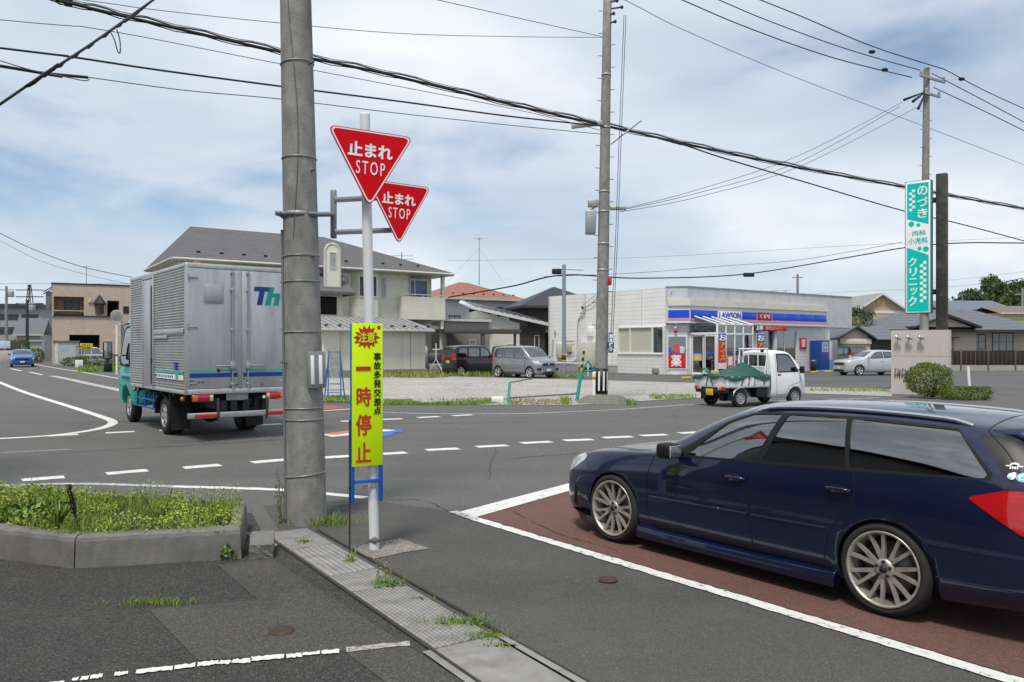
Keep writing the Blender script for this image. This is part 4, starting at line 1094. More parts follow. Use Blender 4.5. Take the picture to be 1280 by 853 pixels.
# ---------------------------------------------------------------- box truck turning away
def box_truck():
 """x forward, y to the left, origin under the rear left corner of the box"""
 root = thing('box_truck', 'dirty silver box truck with corrugated sides and a turquoise cab turning away', 'truck')
 alu = mat('dirty_aluminium', (0.47, 0.48, 0.50), 0.42, 0.5, var=0.16, vs_=1.6, dirt=(0.17, 0.165, 0.155), dirt_amt=0.6, dirt_scale=2.2, rvar=0.1, stretch=(1, 1, 0.28))
 ribm = mat('ribbed_aluminium', (0.46, 0.46, 0.46), 0.42, 0.5, var=0.1, vs_=2, dirt=(0.24, 0.22, 0.19), dirt_amt=0.6, dirt_scale=2.5)
 teal = mat('turquoise_paint', (0.03, 0.40, 0.31), 0.4, var=0.06, coat=0.4)
 navy = mat('navy_stripe', (0.008, 0.045, 0.24), 0.4, var=0.06)
 rust = mat('rust', (0.10, 0.045, 0.02), 0.9, var=0.4, vs_=20)
 L_, W, Z0, Z1 = 4.6, 2.1, 0.95, 3.50
 b = MB(); b.box(0.03, L_, -W+0.02, -0.02, Z0, Z1-0.02); b.build('cargo_box', alu, root)
 def ribs(x0, x1, z0, z1, y, sgn):
  m = MB(); n = int((z1-z0)/0.055); v = []
  for k in range(n):
   z = z0+(z1-z0)*k/n; h = (z1-z0)/n
   for dz, dy in ((0.0, 0.0), (h*0.30, 0.004), (h*0.5, 0.020), (h*0.8, 0.020), (h*0.97, 0.004)): v += [(x0, y+sgn*dy, z+dz), (x1, y+sgn*dy, z+dz)]
  f = [(2*i, 2*i+1, 2*i+3, 2*i+2) for i in range(len(v)//2-1)]
  if sgn > 0: f = [q[::-1] for q in f]
  m.add(v, f, 0, False); return m
 dx0, dx1 = 2.42, 3.28               # side door
 ribs(0.05, dx0-0.04, Z0+0.07, Z1-0.10, -0.015, 1).build('corrugated_panel', ribm, root)
 ribs(dx1+0.04, L_-0.03, Z0+0.07, Z1-0.10, -0.015, 1).build('corrugated_panel', ribm, root)
 ribs(0.05, L_-0.03, Z0+0.07, Z1-0.10, -W+0.015, -1).build('corrugated_panel', ribm, root)
 d = MB(); d.bbox(dx0, dx1, -0.02, 0.012, Z0+0.05, Z1-0.14, 0.006)
 for x in (dx0-0.02, dx1+0.02): d.bbox(x-0.025, x+0.025, -0.01, 0.026, Z0+0.03, Z1-0.10, 0.008)
 d.bbox(dx0-0.04, dx1+0.04, -0.01, 0.026, Z1-0.135, Z1-0.09, 0.008)
 dr = d.build('side_door', alu, root)
 h = MB(); h.tube([(dx0+0.06, 0.035, Z0+0.1), (dx0+0.06, 0.035, Z1-0.3)], 0.014, 8); h.bbox(dx0+0.03, dx0+0.09, 0.01, 0.05, 1.5, 1.62, 0.01); h.build('lock_bar', DKMETAL, dr)
 st_ = MB(); st_.bbox(0.12, dx0-0.06, 0.004, 0.026, 2.12, 2.22, 0.006); st_.bbox(1.25, dx0-0.10, 0.02, 0.034, 2.03, 2.10, 0.006); st_.build('side_rail', alu, root)
 # frame rails of the box
 e = MB()
 for y in (-0.03, -W+0.03):
  e.bbox(0.0, L_, y-0.035, y+0.035, Z1-0.09, Z1, 0.02); e.bbox(0.0, L_, y-0.035, y+0.035, Z0-0.02, Z0+0.06, 0.012)
 for x in (0.03, L_-0.03):
  for y in (-0.035, -W+0.035): e.bbox(x-0.04, x+0.035, y-0.04, y+0.04, Z0, Z1-0.02, 0.015)
 e.bbox(-0.012, 0.05, -W+0.03, -0.03, Z1-0.10, Z1-0.005, 0.012); e.bbox(-0.016, 0.05, -W+0.03, -0.03, Z0-0.02, Z0+0.085, 0.012)
 e.build('box_frame', mat('frame_aluminium', (0.50, 0.51, 0.52), 0.4, 0.5, var=0.1, vs_=5, dirt=(0.2, 0.18, 0.15), dirt_amt=0.5, dirt_scale=4), root)
 # side graphics
 RT = Matrix.Rotation(math.pi, 4, 'Z')
 gph = MB()
 gph.box(0.12, 2.2, 0.010, 0.024, 1.34, 1.39, 0); gph.box(0.10, 2.2, 0.010, 0.024, 1.21, 1.31, 2); gph.box(2.05, 2.2, 0.008, 0.0245, 1.225, 1.295, 1)
 gph.box(0.55, 0.72, 0.010, 0.025, 1.40, 1.56, 1); gph.box(0.40, 0.62, 0.010, 0.0255, 1.22, 1.40, 0)
 for k in range(9): gph.box(0.8+k*0.14, 0.88+k*0.14, 0.011, 0.0252, 1.235, 1.285, 1)
 gph.build('side_stripe', [teal, navy, SIGNW], root)
 # rear doors
 for (ya, yb) in ((-0.05, -1.035), (-1.065, -2.05)):
  lo, hi = min(ya, yb), max(ya, yb)
  q = MB(); q.bbox(-0.012, 0.04, lo, hi, Z0+0.09, Z1-0.105, 0.006); door = q.build('rear_door', alu, root)
  hx = hi if ya == -0.05 else lo; sg = -1 if ya == -0.05 else 1
  for z in (1.15, 2.25, 3.22):
   q = MB(); q.bbox(-0.028, -0.008, hx+sg*0.0, hx+sg*0.17, z-0.018, z+0.018, 0.006); q.cyl((-0.02, hx, z-0.05), (-0.02, hx, z+0.05), 0.018, n=10); q.build('hinge', GALV, door)
  cx = lo+0.14 if ya == -0.05 else hi-0.14
  q = MB(); q.tube([(-0.035, cx, Z0+0.06), (-0.035, cx, Z1-0.06)], 0.016, 8)
  for z in (1.12, 1.55, 2.2, 3.0, 3.35): q.bbox(-0.05, -0.01, cx-0.035, cx+0.035, z-0.03, z+0.03, 0.008)
  q.build('lock_rod', GALV, door)
  q = MB(); a, c2 = (cx, cx+0.34) if ya == -0.05 else (cx-0.34, cx)
  q.bbox(-0.055, -0.035, min(a, c2), max(a, c2), 1.47, 1.50, 0.008); q.bbox(-0.07, -0.02, cx-0.05, cx+0.05, 1.42, 1.54, 0.012); q.build('lock_handle', GALV, door)
 q = MB(); q.bbox(-0.022, 0.0, -1.085, -1.015, Z0+0.08, Z1-0.10, 0.008); q.build('door_seal', GALV, root)
 q = MB(); q.bbox(-0.022, -0.008, -0.72, -0.34, 2.72, 3.10, 0.012); q.bbox(-0.027, -0.018, -0.69, -0.37, 2.75, 3.07, 0.006); q.build('vent_panel', mat('vent_grey', (0.42, 0.43, 0.455), 0.5, 0.5, var=0.1), root)
 s2 = MB()
 for lo, hi in ((-1.0, -0.07), (-2.04, -1.11)):
  s2.box(-0.0145, -0.011, lo, hi, 1.375, 1.415, 0); s2.box(-0.0145, -0.011, lo, hi, 1.26, 1.345, 1)
 s2.build('rear_stripe', [teal, navy], root)
 s3 = MB(); RR = Matrix.Rotation(R(-90), 4, 'Z')
 # slanted capitals on the right hand door
 def slab(poly, mi): s3.add([(-0.0165, -p[0], p[1]) for p in poly]+[(-0.011, -p[0], p[1]) for p in poly], [tuple(range(len(poly)))]+[tuple(range(2*len(poly)-1, len(poly)-1, -1))]+[(i, (i+1) % len(poly), len(poly)+(i+1) % len(poly), len(poly)+i) for i in range(len(poly))], mi)
 x, z = 1.33, 2.72
 slab([(x+0.00, z+0.28), (x+0.015, z+0.37), (x+0.36, z+0.37), (x+0.345, z+0.28), (x+0.225, z+0.28), (x+0.17, z), (x+0.06, z), (x+0.115, z+0.28)], 0)
 x = 1.56
 slab([(x, z), (x+0.09, z+0.37), (x+0.20, z+0.37), (x+0.168, z+0.24), (x+0.24, z+0.255), (x+0.30, z+0.25), (x+0.325, z+0.20), (x+0.285, z), (x+0.175, z), (x+0.21, z+0.165), (x+0.15, z+0.165), (x+0.11, z)], 1)
 s3.build('rear_lettering', [navy, mat('green_lettering', (0.01, 0.26, 0.21), 0.4)], root)
 q = MB()
 for (y, z, r_) in ((-0.62, 1.40, 0.05), (-0.98, 1.10, 0.03), (-1.2, 1.15, 0.035), (-1.14, 1.22, 0.02), (-1.5, 1.1, 0.02), (-0.85, 1.06, 0.025)):
  n_ = 11; q.add([(-0.0155, y+math.cos(k*2*math.pi/n_)*r_*random.uniform(.5, 1.2), z+math.sin(k*2*math.pi/n_)*r_*random.uniform(.5, 1.2)) for k in range(n_)], [tuple(range(n_))], 0)
 q.build('rust_spots', rust, root)
 q = MB()
 for y in (-0.16, -0.24, -0.32): q.box(-0.0146, -0.011, y-0.03, y+0.03, 1.15, 1.19)
 q.cyl((-0.016, -0.10, 1.17), (-0.010, -0.10, 1.17), 0.05, n=20); q.build('small_marking', mat('faded_marking', (0.10, 0.11, 0.13), 0.6), root)
 # chassis
 c = MB()
 for y in (-0.65, -1.45): c.box(0.15, 6.2, y-0.05, y+0.05, 0.62, 0.84)
 for x in (0.25, 1.0, 2.4, 3.6, 4.5): c.box(x, x+0.12, -1.45, -0.65, 0.66, 0.82)
 for x in (0.4, 1.2, 2.2, 3.2, 4.2): c.box(x, x+0.08, -2.0, -0.1, 0.845, 0.945)
 c.cyl((1.9, -0.2, 0.42), (1.9, -1.9, 0.42), 0.09); c.ico((1.9, -1.05, 0.42), 0.22, 2)
 c.bbox(3.0, 3.9, -1.95, -1.5, 0.40, 0.85, 0.05); c.bbox(2.75, 3.2, -0.55, -0.2, 0.45, 0.8, 0.03)
 c.cyl((0.9, -1.3, 0.55), (2.6, -1.3, 0.55), 0.08)
 for y in (-0.75, -0.95, -1.2, -1.6): c.bbox(0.05, 0.22, y-0.07, y+0.07, 0.58, 0.80, 0.02)
 c.build('chassis', BLACKP, root)
 # rear bumper with reflectors, lamps, plate
 b = MB(); b.bbox(-0.06, 0.04, -2.06, -0.04, 0.46, 0.57, 0.012); bm_ = b.build('rear_bumper', GALV, root)
 b = MB(); b.bbox(-0.068, -0.055, -0.58, -0.16, 0.475, 0.545, 0.004); b.bbox(-0.068, -0.055, -1.98, -1.58, 0.475, 0.545, 0.004); b.build('reflector', mat('reflector_red', (0.5, 0.02, 0.03), 0.35), bm_)
 b = MB(); b.bbox(-0.085, -0.03, -0.62, -0.58, 0.40, 0.85, 0.008); b.bbox(-0.085, -0.03, -1.60, -1.56, 0.40, 0.85, 0.008); b.build('bumper_stay', DKMETAL, bm_)
 for y in (-0.32, -1.78):
  sg = 1 if y > -1 else -1
  l = MB(); l.bbox(-0.045, 0.03, y-0.20, y+0.20, 0.79, 0.925, 0.012); o = l.build('tail_light', LAMPR, root)
  l = MB(); l.bbox(-0.052, -0.03, y+sg*0.10, y+sg*0.195, 0.80, 0.917, 0.008); l.build('indicator', LAMPA, o)
  l = MB(); l.bbox(-0.052, -0.03, y-sg*0.195, y-sg*0.13, 0.80, 0.917, 0.008); l.build('reversing_light', LAMPW, o)
 l = MB(); l.bbox(0.06, 0.075, -1.24, -0.80, 0.66 if False else 0.79, 0.93, 0.004); l.build('number_plate', mat('grey_number_plate', (0.33, 0.35, 0.33), 0.6, var=0.2), root)
 for y in (-0.05, -W+0.05):
  sg = 1 if y > -1 else -1
  a = MB(); a.lathe([(0, 0.02), (0.045, 0.0), (0.05, -0.02), (0.0, -0.04)], 12, 'x', 0, Matrix.Translation((0.28, y+sg*0.03, 0.84))); a.lathe([(0, 0.02), (0.045, 0.0), (0.05, -0.02), (0.0, -0.04)], 12, 'x', 0, Matrix.Translation((4.25, y+sg*0.03, 0.87))); a.build('side_marker', LAMPA, root)
  m = MB(); m.box(1.30, 1.32, y-sg*0.42, y-sg*0.04, 0.14, 0.62); m.build('mud_flap', BLACKP, root)
  m = MB(); v = []
  for k in range(13):
   a_ = math.pi*k/12; v += [(1.9+0.50*math.cos(a_), y+sg*0.03, 0.42+0.47*math.sin(a_)), (1.9+0.50*math.cos(a_), y-sg*0.5, 0.42+0.47*math.sin(a_))]
  m.add(v, [(2*k, 2*k+1, 2*k+3, 2*k+2) for k in range(12)], 0, True); m.box(1.38, 1.44, y-sg*0.45, y-sg*0.02, 0.40, 0.9); m.build('mudguard', BLACKP, root)
  g = MB()
  for z in (0.50, 0.68): g.tube([(2.55, y-sg*0.03, z), (4.35, y-sg*0.03, z)], 0.022, 8)
  for x in (2.7, 3.45, 4.2): g.tube([(x, y-sg*0.03, 0.48), (x, y-sg*0.03, 0.80), (x, y-sg*0.15, 0.90)], 0.026, 8)
  g.build('side_guard', navy, root)
 tlm = MB(); tlm.bbox(0.03, 0.10, -0.30, -0.18, 3.505, 3.535, 0.008); tlm.build('roof_marker', LAMPA, root)
 for x, yy in ((1.9, -0.26), (1.9, -1.84), (5.45, -0.27), (5.45, -1.83)):
  sd = -1 if yy < -1 else 1
  w = make_wheel(root, 0.40, 0.235, 0.22 if x > 5 else 0.34, x, yy, 0.40, sd, 6, 'five', 0, STEELW)
 # cab: turquoise, its own shell turned round to face forward
 hw = 0.98
 def st(x, k, zf, belt, ze, zc, wr):
  w = hw*k; return (x, zf, w*0.9, zf+0.1, w*0.98, 0.95, w, belt-0.2, w*0.99, belt, w*0.97, ze, wr, zc)
 S = Shell([(-1.0, 0.50, 0.80, 0.55, 0.84, 0.8, 0.87, 1.15, 0.87, 1.28, 0.86, 1.36, 0.82, 1.38), st(-0.95, 0.97, 0.42, 1.32, 1.54, 1.58, 0.88), st(-0.80, 1.0, 0.42, 1.34, 2.02, 2.06, 0.88), st(-0.60, 1.0, 0.42, 1.34, 2.46, 2.51, 0.85),
      st(-0.30, 1.0, 0.42, 1.34, 2.62, 2.68, 0.82), st(0.3, 1.0, 0.42, 1.34, 2.68, 2.74, 0.81), st(0.56, 0.99, 0.42, 1.34, 2.66, 2.72, 0.80), (0.60, 0.5, 0.82, 0.6, 0.9, 0.95, 0.93, 1.14, 0.92, 1.34, 0.90, 2.56, 0.77, 2.62)], 2, 0.3, 0.4)
 w1 = round_poly([(-0.74, 1.42), (-0.52, 2.28), (-0.38, 2.36), (0.30, 2.38), (0.32, 1.38)], 0.05, 3); W1 = side_prism(w1)
 WS = front_prism(round_poly([(-0.84, 1.5), (0.84, 1.5), (0.76, 2.42), (-0.76, 2.42)], 0.08, 3), -1.1, -0.42)
 T = Matrix.Translation((5.45, -1.05, 0)) @ Matrix.Rotation(math.pi, 4, 'Z')
 parts = [('side_window', MIDGLASS, S.patch(side_prism(w1, -3, 0), (), -0.003)), ('side_window', MIDGLASS, S.patch(side_prism(w1, 0, 3), (), -0.003)), ('windscreen', MIDGLASS, S.patch(WS, (), -0.003))]
 for sd in (-1, 1):
  c = MB(); c.lathe([(0.0, -0.3), (0.48, -0.3), (0.48, 0.4), (0.0, 0.4)], 36, 'y', 0, Matrix.Translation((0, sd*hw, 0.44)) @ Matrix.Rotation(0 if sd > 0 else math.pi, 4, 'Z')); S.solid_cut(c)
 g = MB(); S.line(g, w1+[w1[0]], 0.05, off=0.003); S.line(g, spline([(-0.78, 1.34), (-0.74, 0.95), (-0.45, 0.9)], 5), 0.014); S.line(g, spline([(0.40, 2.30), (0.42, 1.3), (0.42, 0.6)], 5), 0.014)
 gl = g.build('shut_lines', GAP, root); gl.data.transform(T)
 S.open_cut([W1, WS])
 parts.append(('cab', [teal, INNER, INNER], S.body))
 for nm, m_, me in parts:
  me.transform(T); S.finish(nm, m_, root, me)
 for sd in (1, -1):
  y = -1.05+sd*1.0
  q = MB(); q.tube([(6.2, y, 1.65), (6.35, y+sd*0.20, 1.68), (6.35, y+sd*0.22, 1.3)], 0.02, 8); q.bbox(6.30, 6.38, y+sd*0.10, y+sd*0.32, 1.55, 2.0, 0.03); q.bbox(6.30, 6.38, y+sd*0.10, y+sd*0.30, 1.22, 1.45, 0.03)
  q.bbox(6.292, 6.299, y+sd*0.125, y+sd*0.295, 1.58, 1.97, 0.003, 1); q.build('door_mirror', [BLACKP, CHROME], root)
  q = MB(); q.bbox(5.0, 5.9, y-sd*0.02, y+sd*0.05, 2.40, 2.45, 0.01); q.build('window_visor', MIDGLASS, root)
  q = MB(); q.box(5.02, 5.75, y-sd*0.005, y+sd*0.004, 1.08, 1.14); q.build('door_stripe', navy, root)
 i = MB(); i.box(4.9, 6.3, -1.95, -0.15, 0.9, 1.3); i.box(4.95, 5.2, -1.9, -0.2, 1.3, 2.0); i.build('interior', SEAT, root)
 return root
# ------------------------------------------------------------------ the ground, roads and markings
ROADM = asphalt('road_asphalt', (0.086, 0.085, 0.083), (0.110, 0.109, 0.106), speck_amt=0.30, cracks=0.75, scale=110, tint=(0.10, 0.098, 0.094))
PAVE = asphalt('pavement_asphalt', (0.058, 0.057, 0.055), (0.082, 0.080, 0.077), speck_amt=0.22, cracks=0.5, scale=170, tint=(0.10, 0.097, 0.09))
COARSE = asphalt('coarse_asphalt', (0.028, 0.0275, 0.0265), (0.043, 0.042, 0.040), speck=(0.22, 0.21, 0.195), speck_amt=0.33, cracks=0.0, scale=115, tint=(0.07, 0.068, 0.062), bumpd=0.012)
PATCH = asphalt('patched_asphalt', (0.045, 0.0435, 0.0415), (0.062, 0.060, 0.057), speck_amt=0.25, cracks=0.0, scale=130, tint=(0.085, 0.08, 0.072))
FOREC = asphalt('forecourt_asphalt', (0.080, 0.080, 0.081), (0.11, 0.11, 0.11), speck_amt=0.2, cracks=0.3, scale=60)
REDR = asphalt('red_road_surface', (0.108, 0.052, 0.043), (0.155, 0.074, 0.061), speck=(0.19, 0.12, 0.11), speck_amt=0.45, cracks=0.0, scale=120, tint=(0.085, 0.045, 0.04))
GRAVELM = asphalt('gravel', (0.25, 0.24, 0.22), (0.38, 0.365, 0.34), speck=(0.62, 0.60, 0.57), speck_amt=0.6, cracks=0.0, scale=21, tint=(0.25, 0.24, 0.21), bumpd=0.015)
EARTH = asphalt('bare_ground', (0.14, 0.14, 0.12), (0.20, 0.20, 0.16), speck_amt=0.3, scale=20, tint=(0.09, 0.12, 0.05))
PAINTW = paint('road_paint', (0.70, 0.70, 0.68), wear=0.565, scale=9)
PAINTO = paint('worn_road_paint', (0.52, 0.52, 0.50), wear=0.50, scale=11)
PAINTF = paint('faint_road_paint', (0.24, 0.24, 0.235), wear=0.50, scale=14)
PAINTOR = paint('orange_road_paint', (0.50, 0.20, 0.08), wear=0.57); PAINTBL = paint('blue_road_paint', (0.03, 0.16, 0.55), wear=0.58)
PAINTRED = paint('red_road_paint', (0.34, 0.09, 0.08), wear=0.56)

def far_ground():
 o = ground_poly('ground', [(-1500, -300), (1500, -300), (1500, 2500), (-1500, 2500)], -0.05, EARTH)
far_ground()
ground_poly('road', [(-110, -30), (110, -30), (110, 120), (-110, 120)], 0.0, ROADM)
P2 = lambda a: [tuple(gp(*p))[:2] for p in a]
uu = Vector((-0.608, 0.794)); vv = Vector((0.794, 0.608))
e0 = gp(594, 650).to_2d()
# our side: pavement beside the white edge line, then the car park behind the gutter
gut0, gut1 = Vector((-2.30, 7.95)), Vector((1.25, 2.50))
gd = (gut1-gut0).normalized(); gn = Vector((-gd.y, gd.x))       # gn: towards the road
def seg(a, b): return [tuple(a), tuple(b)]
ground_poly('pavement', [tuple(gut0), (-2.9, 9.3), (-1.9, 9.75), (-0.95, 9.2), tuple(e0), tuple(e0-uu*14), tuple(e0-uu*14-vv*9), tuple(gut1+gd*3)], 0.004, PAVE)
ground_poly('parking_lot', [tuple(gut0-gn*0.18), tuple(gut1+gd*3), (2, -4), (-14, -4), (-14, 9.2), (-2.9, 8.9)], 0.008, COARSE)
ground_poly('asphalt_patch', P2([(272, 708), (338, 700), (600, 868), (505, 872), (430, 817), (247, 828), (186, 764), (322, 752)]), 0.012, PATCH)
ground_poly('red_lane', [tuple(e0+vv*0.10+uu*0.2), tuple(e0+vv*3.0+uu*0.95), tuple(e0+vv*3.0-uu*14), tuple(e0+vv*0.10-uu*14)], 0.004, REDR)
# gravel lot and the store's forecourt beyond the main road
lot = [(320, 498), (405, 502), (480, 505), (600, 506.5), (715, 507), (850, 499), (1000, 492), (1115, 496), (1115, 487), (1000, 484), (870, 479), (700, 474.6), (560, 471), (400, 468), (330, 470)]
ground_poly('gravel_lot', P2(lot), 0.012, GRAVELM)
ground_poly('store_forecourt', P2([(560, 470.8), (700, 474.4), (870, 478.8), (1000, 483.8), (1200, 489), (1400, 489), (1300, 463), (560, 459.5)]), 0.008, FOREC)

mk = MB()
for a, b in [((27, 600.5), (81, 596.5)), ((133, 592.5), (184, 588.2)), ((230, 585.3), (276, 581.5)), ((315, 578.5), (356, 575)), ((404, 572.5), (438, 570.3)), ((477, 568), (508, 566)),
    ((532, 563), (573, 561)), ((596, 559), (634, 557)), ((652, 554.3), (689, 552.5)), ((705, 551), (741, 549.6)), ((754, 547.6), (790, 546)), ((801, 545), (833, 543.5)), ((850, 541.8), (880, 540.3)), ((895, 539), (925, 537.5))]:
 stripe(mk, [gp(*a).to_2d(), gp(*b).to_2d()], 0.28, 0.004, 0, 0.012)
mk2 = MB()
for a, b in [((60, 545.3), (98, 543.2)), ((132, 541.6), (168, 539.8)), ((199, 538.5), (235, 536.8)), ((325, 531.5), (352, 530.2)), ((426, 527), (440, 526.4)), ((477.5, 524.7), (502.5, 523.8)), ((522, 522.4), (549, 521)), ((566, 520), (590, 518.9))]:
 stripe(mk2, [gp(*a).to_2d(), gp(*b).to_2d()], 0.28, 0.004)
tag(mk.build('near_dashed_line', PAINTW), kind='structure'); tag(mk2.build('far_dashed_line', PAINTW), kind='structure')
def road_line(name, px, w, m, z=0.0045):
 k = MB(); stripe(k, spline([gp(*p).to_2d() for p in px], 6), w, z, 0, 0.010 if px[0][1] > 540 else 0.0); tag(k.build(name, m), kind='structure')
road_line('near_edge_line', [(-40, 608.5), (0, 607.3), (100, 605.2), (215, 608.5)], 0.15, PAINTO)
road_line('near_edge_line', [(215, 608.5), (340, 612.3), (405, 617.5), (458, 622.5)], 0.15, PAINTW)
road_line('faint_line', [(-20, 567.5), (90, 562)], 0.2, PAINTF)
road_line('corner_line', [(-60, 459), (0, 478.5), (60, 500), (100, 512.5), (126, 521), (140, 526.5), (138, 531.5), (118, 537.5), (80, 543), (40, 546.5), (-30, 550)], 0.22, PAINTW)
for k in [((13, 461), (27, 464)), ((37, 465.2), (53, 469)), ((-20, 455), (0, 458.5))]: road_line('lane_dash', k, 0.18, PAINTW)
road_line('centre_line', [(64, 470), (105, 478.5), (152, 488.5), (240, 507)], 0.40, PAINTO)
road_line('far_edge_line', [(20, 450.5), (56, 458), (100, 465), (152, 474), (215, 486)], 0.16, PAINTW)
road_line('main_edge_line', [(440, 513.5), (530, 517.3), (640, 517.5), (700, 515.5), (780, 511.8), (900, 504), (1100, 497.5)], 0.14, PAINTO)
road_line('side_edge_line', [(330, 517), (403, 513.8), (440, 511.3)], 0.16, PAINTW)
ground_poly('red_corner', P2([(325, 514), (405, 506.5), (438, 510.2), (400, 512.6), (330, 516.5)]), 0.004, PAINTRED)
ground_poly('orange_arrow', P2([(403, 543.5), (446, 536.5), (470, 536.5), (500, 538.2), (470, 540.5), (440, 544), (415, 546.5)]), 0.004, PAINTW)
ground_poly('orange_arrow', P2([(404, 543.0), (446, 537.0), (468, 537.4), (440, 541), (420, 544)]), 0.008, PAINTOR)
ground_poly('blue_arrow', P2([(480, 540.5), (500, 537.5), (505, 540.0), (490, 542), (493, 544), (478, 546.5), (470, 544.5)]), 0.008, PAINTBL)
# the stop line and the edge line of our road
ground_poly('stop_line', [tuple(e0+uu*0.40+vv*0.02), tuple(e0+vv*3.0+uu*1.28), tuple(e0+vv*3.0+uu*0.98), tuple(e0+uu*0.05-vv*0.02)], 0.010, PAINTW)
road_line('edge_line', [(566, 640.5), (594, 650)], 0.11, PAINTO, 0.0125)
k = MB(); stripe(k, [tuple(e0), tuple(e0-uu*14)], 0.125, 0.0125, 0, 0.009); tag(k.build('edge_line', paint('edge_line_paint', (0.70, 0.70, 0.68), wear=0.545, scale=14)), kind='structure')
for k, px in enumerate(([(60, 568), (150, 562), (260, 556), (360, 549)], [(640, 574), (680, 570), (720, 567.5), (790, 560)], [(470, 530), (560, 529.5), (700, 526)], [(415, 634), (520, 625), (560, 640)], [(640, 640), (700, 668), (775, 690)])):
 k_ = MB(); pth = spline([gp(*p).to_2d() for p in px], 12); pth = [p+Vector((random.uniform(-.02, .02), random.uniform(-.02, .02))) for p in pth]; stripe(k_, pth, 0.022 if k < 3 else 0.008, 0.0048 if k < 3 else 0.0075, 0, 0.008); tag(k_.build('road_crack', mat('crack_fill', (0.035, 0.034, 0.033), 0.9, var=0.4, vs_=4)), kind='structure')
# the broken white line in the car park: thick paint flaked into pieces
rnd = random.Random(3)
fl = MB()
def flake(p, q, w):
 a, b = Vector(gp(*p)).to_2d(), Vector(gp(*q)).to_2d(); d = (b-a); n = Vector((-d.y, d.x)).normalized(); k = 9; poly = []
 for i in range(k+1): poly.append(a+d*(i/k)+n*(w/2*(rnd.uniform(0.55, 1.1))))
 for i in range(k, -1, -1): poly.append(a+d*(i/k)-n*(w/2*(rnd.uniform(0.55, 1.1))))
 z = 0.0165
 m = len(poly); fl.add([(p_.x, p_.y, z) for p_ in poly], [(i, i+1, m-2-i, m-1-i) for i in range(k)], 0)
for p, q, w in [((60, 858), (80, 856), .04), ((90, 853), (98, 852), .05), ((101, 851.5), (111, 850.5), .06), ((113, 850), (128, 848), .07), ((143, 846.5), (160, 844), .06), ((170, 843.5), (216, 838), .075), ((218, 838), (244, 834.5), .075), ((247, 834), (273, 831), .08), ((274, 831.2), (288, 831), .07), ((290, 830.2), (314, 829), .075), ((313, 827), (355, 824), .075), ((358, 824), (377, 821.5), .075), ((378, 821), (400, 819), .06), ((402, 818.6), (424, 817), .075)]:
 flake(p, q, w)
tag(fl.build('flaked_line', mat('thick_white_paint', (0.62, 0.62, 0.59), 0.7, var=0.12, vs_=14)), kind='structure')
road_line('faded_line', [(432, 815.5), (472, 811.3), (513, 807.5)], 0.075, paint('faded_paint', (0.42, 0.40, 0.36), under=(0.09, 0.085, 0.08), wear=0.50, scale=30), 0.0165)
# patch of raw concrete round the sign pole
cm = asphalt('raw_concrete', (0.17, 0.155, 0.135), (0.24, 0.22, 0.195), speck=(0.36, 0.33, 0.30), speck_amt=0.6, scale=60, tint=(0.12, 0.11, 0.095), bumpd=0.015)
ground_poly('concrete_patch', P2([(441, 690), (452, 683), (478, 679), (500, 674), (516, 680), (537, 687), (505, 692), (468, 700)]), 0.010, cm)
ground_poly('dusty_patch', P2([(305, 667), (342, 665), (362, 676), (345, 684), (318, 677)]), 0.0125, cm)

# gutter covers: precast slabs with a waffle face
def cover_mat(name, base, kind):
 m = mat(name, base, 0.85, var=0.22, vs_=6, dirt=(0.10, 0.095, 0.085), dirt_amt=0.55, dirt_scale=4)
 t, n, L, b = nodes_of(m)
 if kind == 'plain': return m
 tc_ = n.new('ShaderNodeTexCoord')
 br = n.new('ShaderNodeTexBrick'); L(tc_.outputs['Object'], br.inputs['Vector'])
 br.offset = 0.5 if kind == 'waffle' else 0.0
 br.inputs['Scale'].default_value = 1.0; br.inputs['Mortar Size'].default_value = 0.006 if kind == 'waffle' else 0.008
 br.inputs['Mortar Smooth'].default_value = 0.3
 br.inputs['Brick Width'].default_value = 0.045 if kind == 'waffle' else 0.5; br.inputs['Row Height'].default_value = 0.03 if kind == 'waffle' else 0.05
 inv = n.new('ShaderNodeMath'); inv.operation = 'SUBTRACT'; inv.inputs[0].default_value = 1; L(br.outputs['Fac'], inv.inputs[1])
 bp = n.new('ShaderNodeBump'); bp.inputs['Strength'].default_value = 0.8; bp.inputs['Distance'].default_value = 0.006
 L(inv.outputs[0], bp.inputs['Height']); L(bp.outputs[0], b.inputs['Normal'])
 # the grooves get a darker colour
 src = b.inputs['Base Color'].links[0].from_socket
 mx = n.new('ShaderNodeMix'); mx.data_type = 'RGBA'; L(src, mx.inputs['A']); mx.inputs['B'].default_value = (0.075, 0.07, 0.062, 1)
 mu = n.new('ShaderNodeMath'); mu.operation = 'MULTIPLY'; mu.inputs[1].default_value = 0.42; L(br.outputs['Fac'], mu.inputs[0]); L(mu.outputs[0], mx.inputs['Factor'])
 L(mx.outputs['Result'], b.inputs['Base Color'])
 return m
WAF = cover_mat('waffle_concrete', (0.265, 0.26, 0.245), 'waffle'); BAR = cover_mat('slatted_concrete', (0.265, 0.26, 0.245), 'bars'); PLN = cover_mat('plain_concrete_cover', (0.235, 0.23, 0.22), 'plain')
ang = math.atan2(gd.y, gd.x)
tot = (gut1-gut0).length; s_ = 0.0; k_ = 0
lens_ = [0.78, 0.98, 0.5, 0.87, 0.46, 1.0, 1.0, 1.0, 1.0]
kinds = [WAF, BAR, WAF, WAF, WAF, PLN, PLN, PLN, PLN]
names = {id(WAF): 'weathered grey gutter cover with a fine waffle face beside the weeds', id(BAR): 'gutter cover with dark diagonal slats below the broken kerb end', id(PLN): 'smooth pale gutter cover with dark joints in the foreground'}
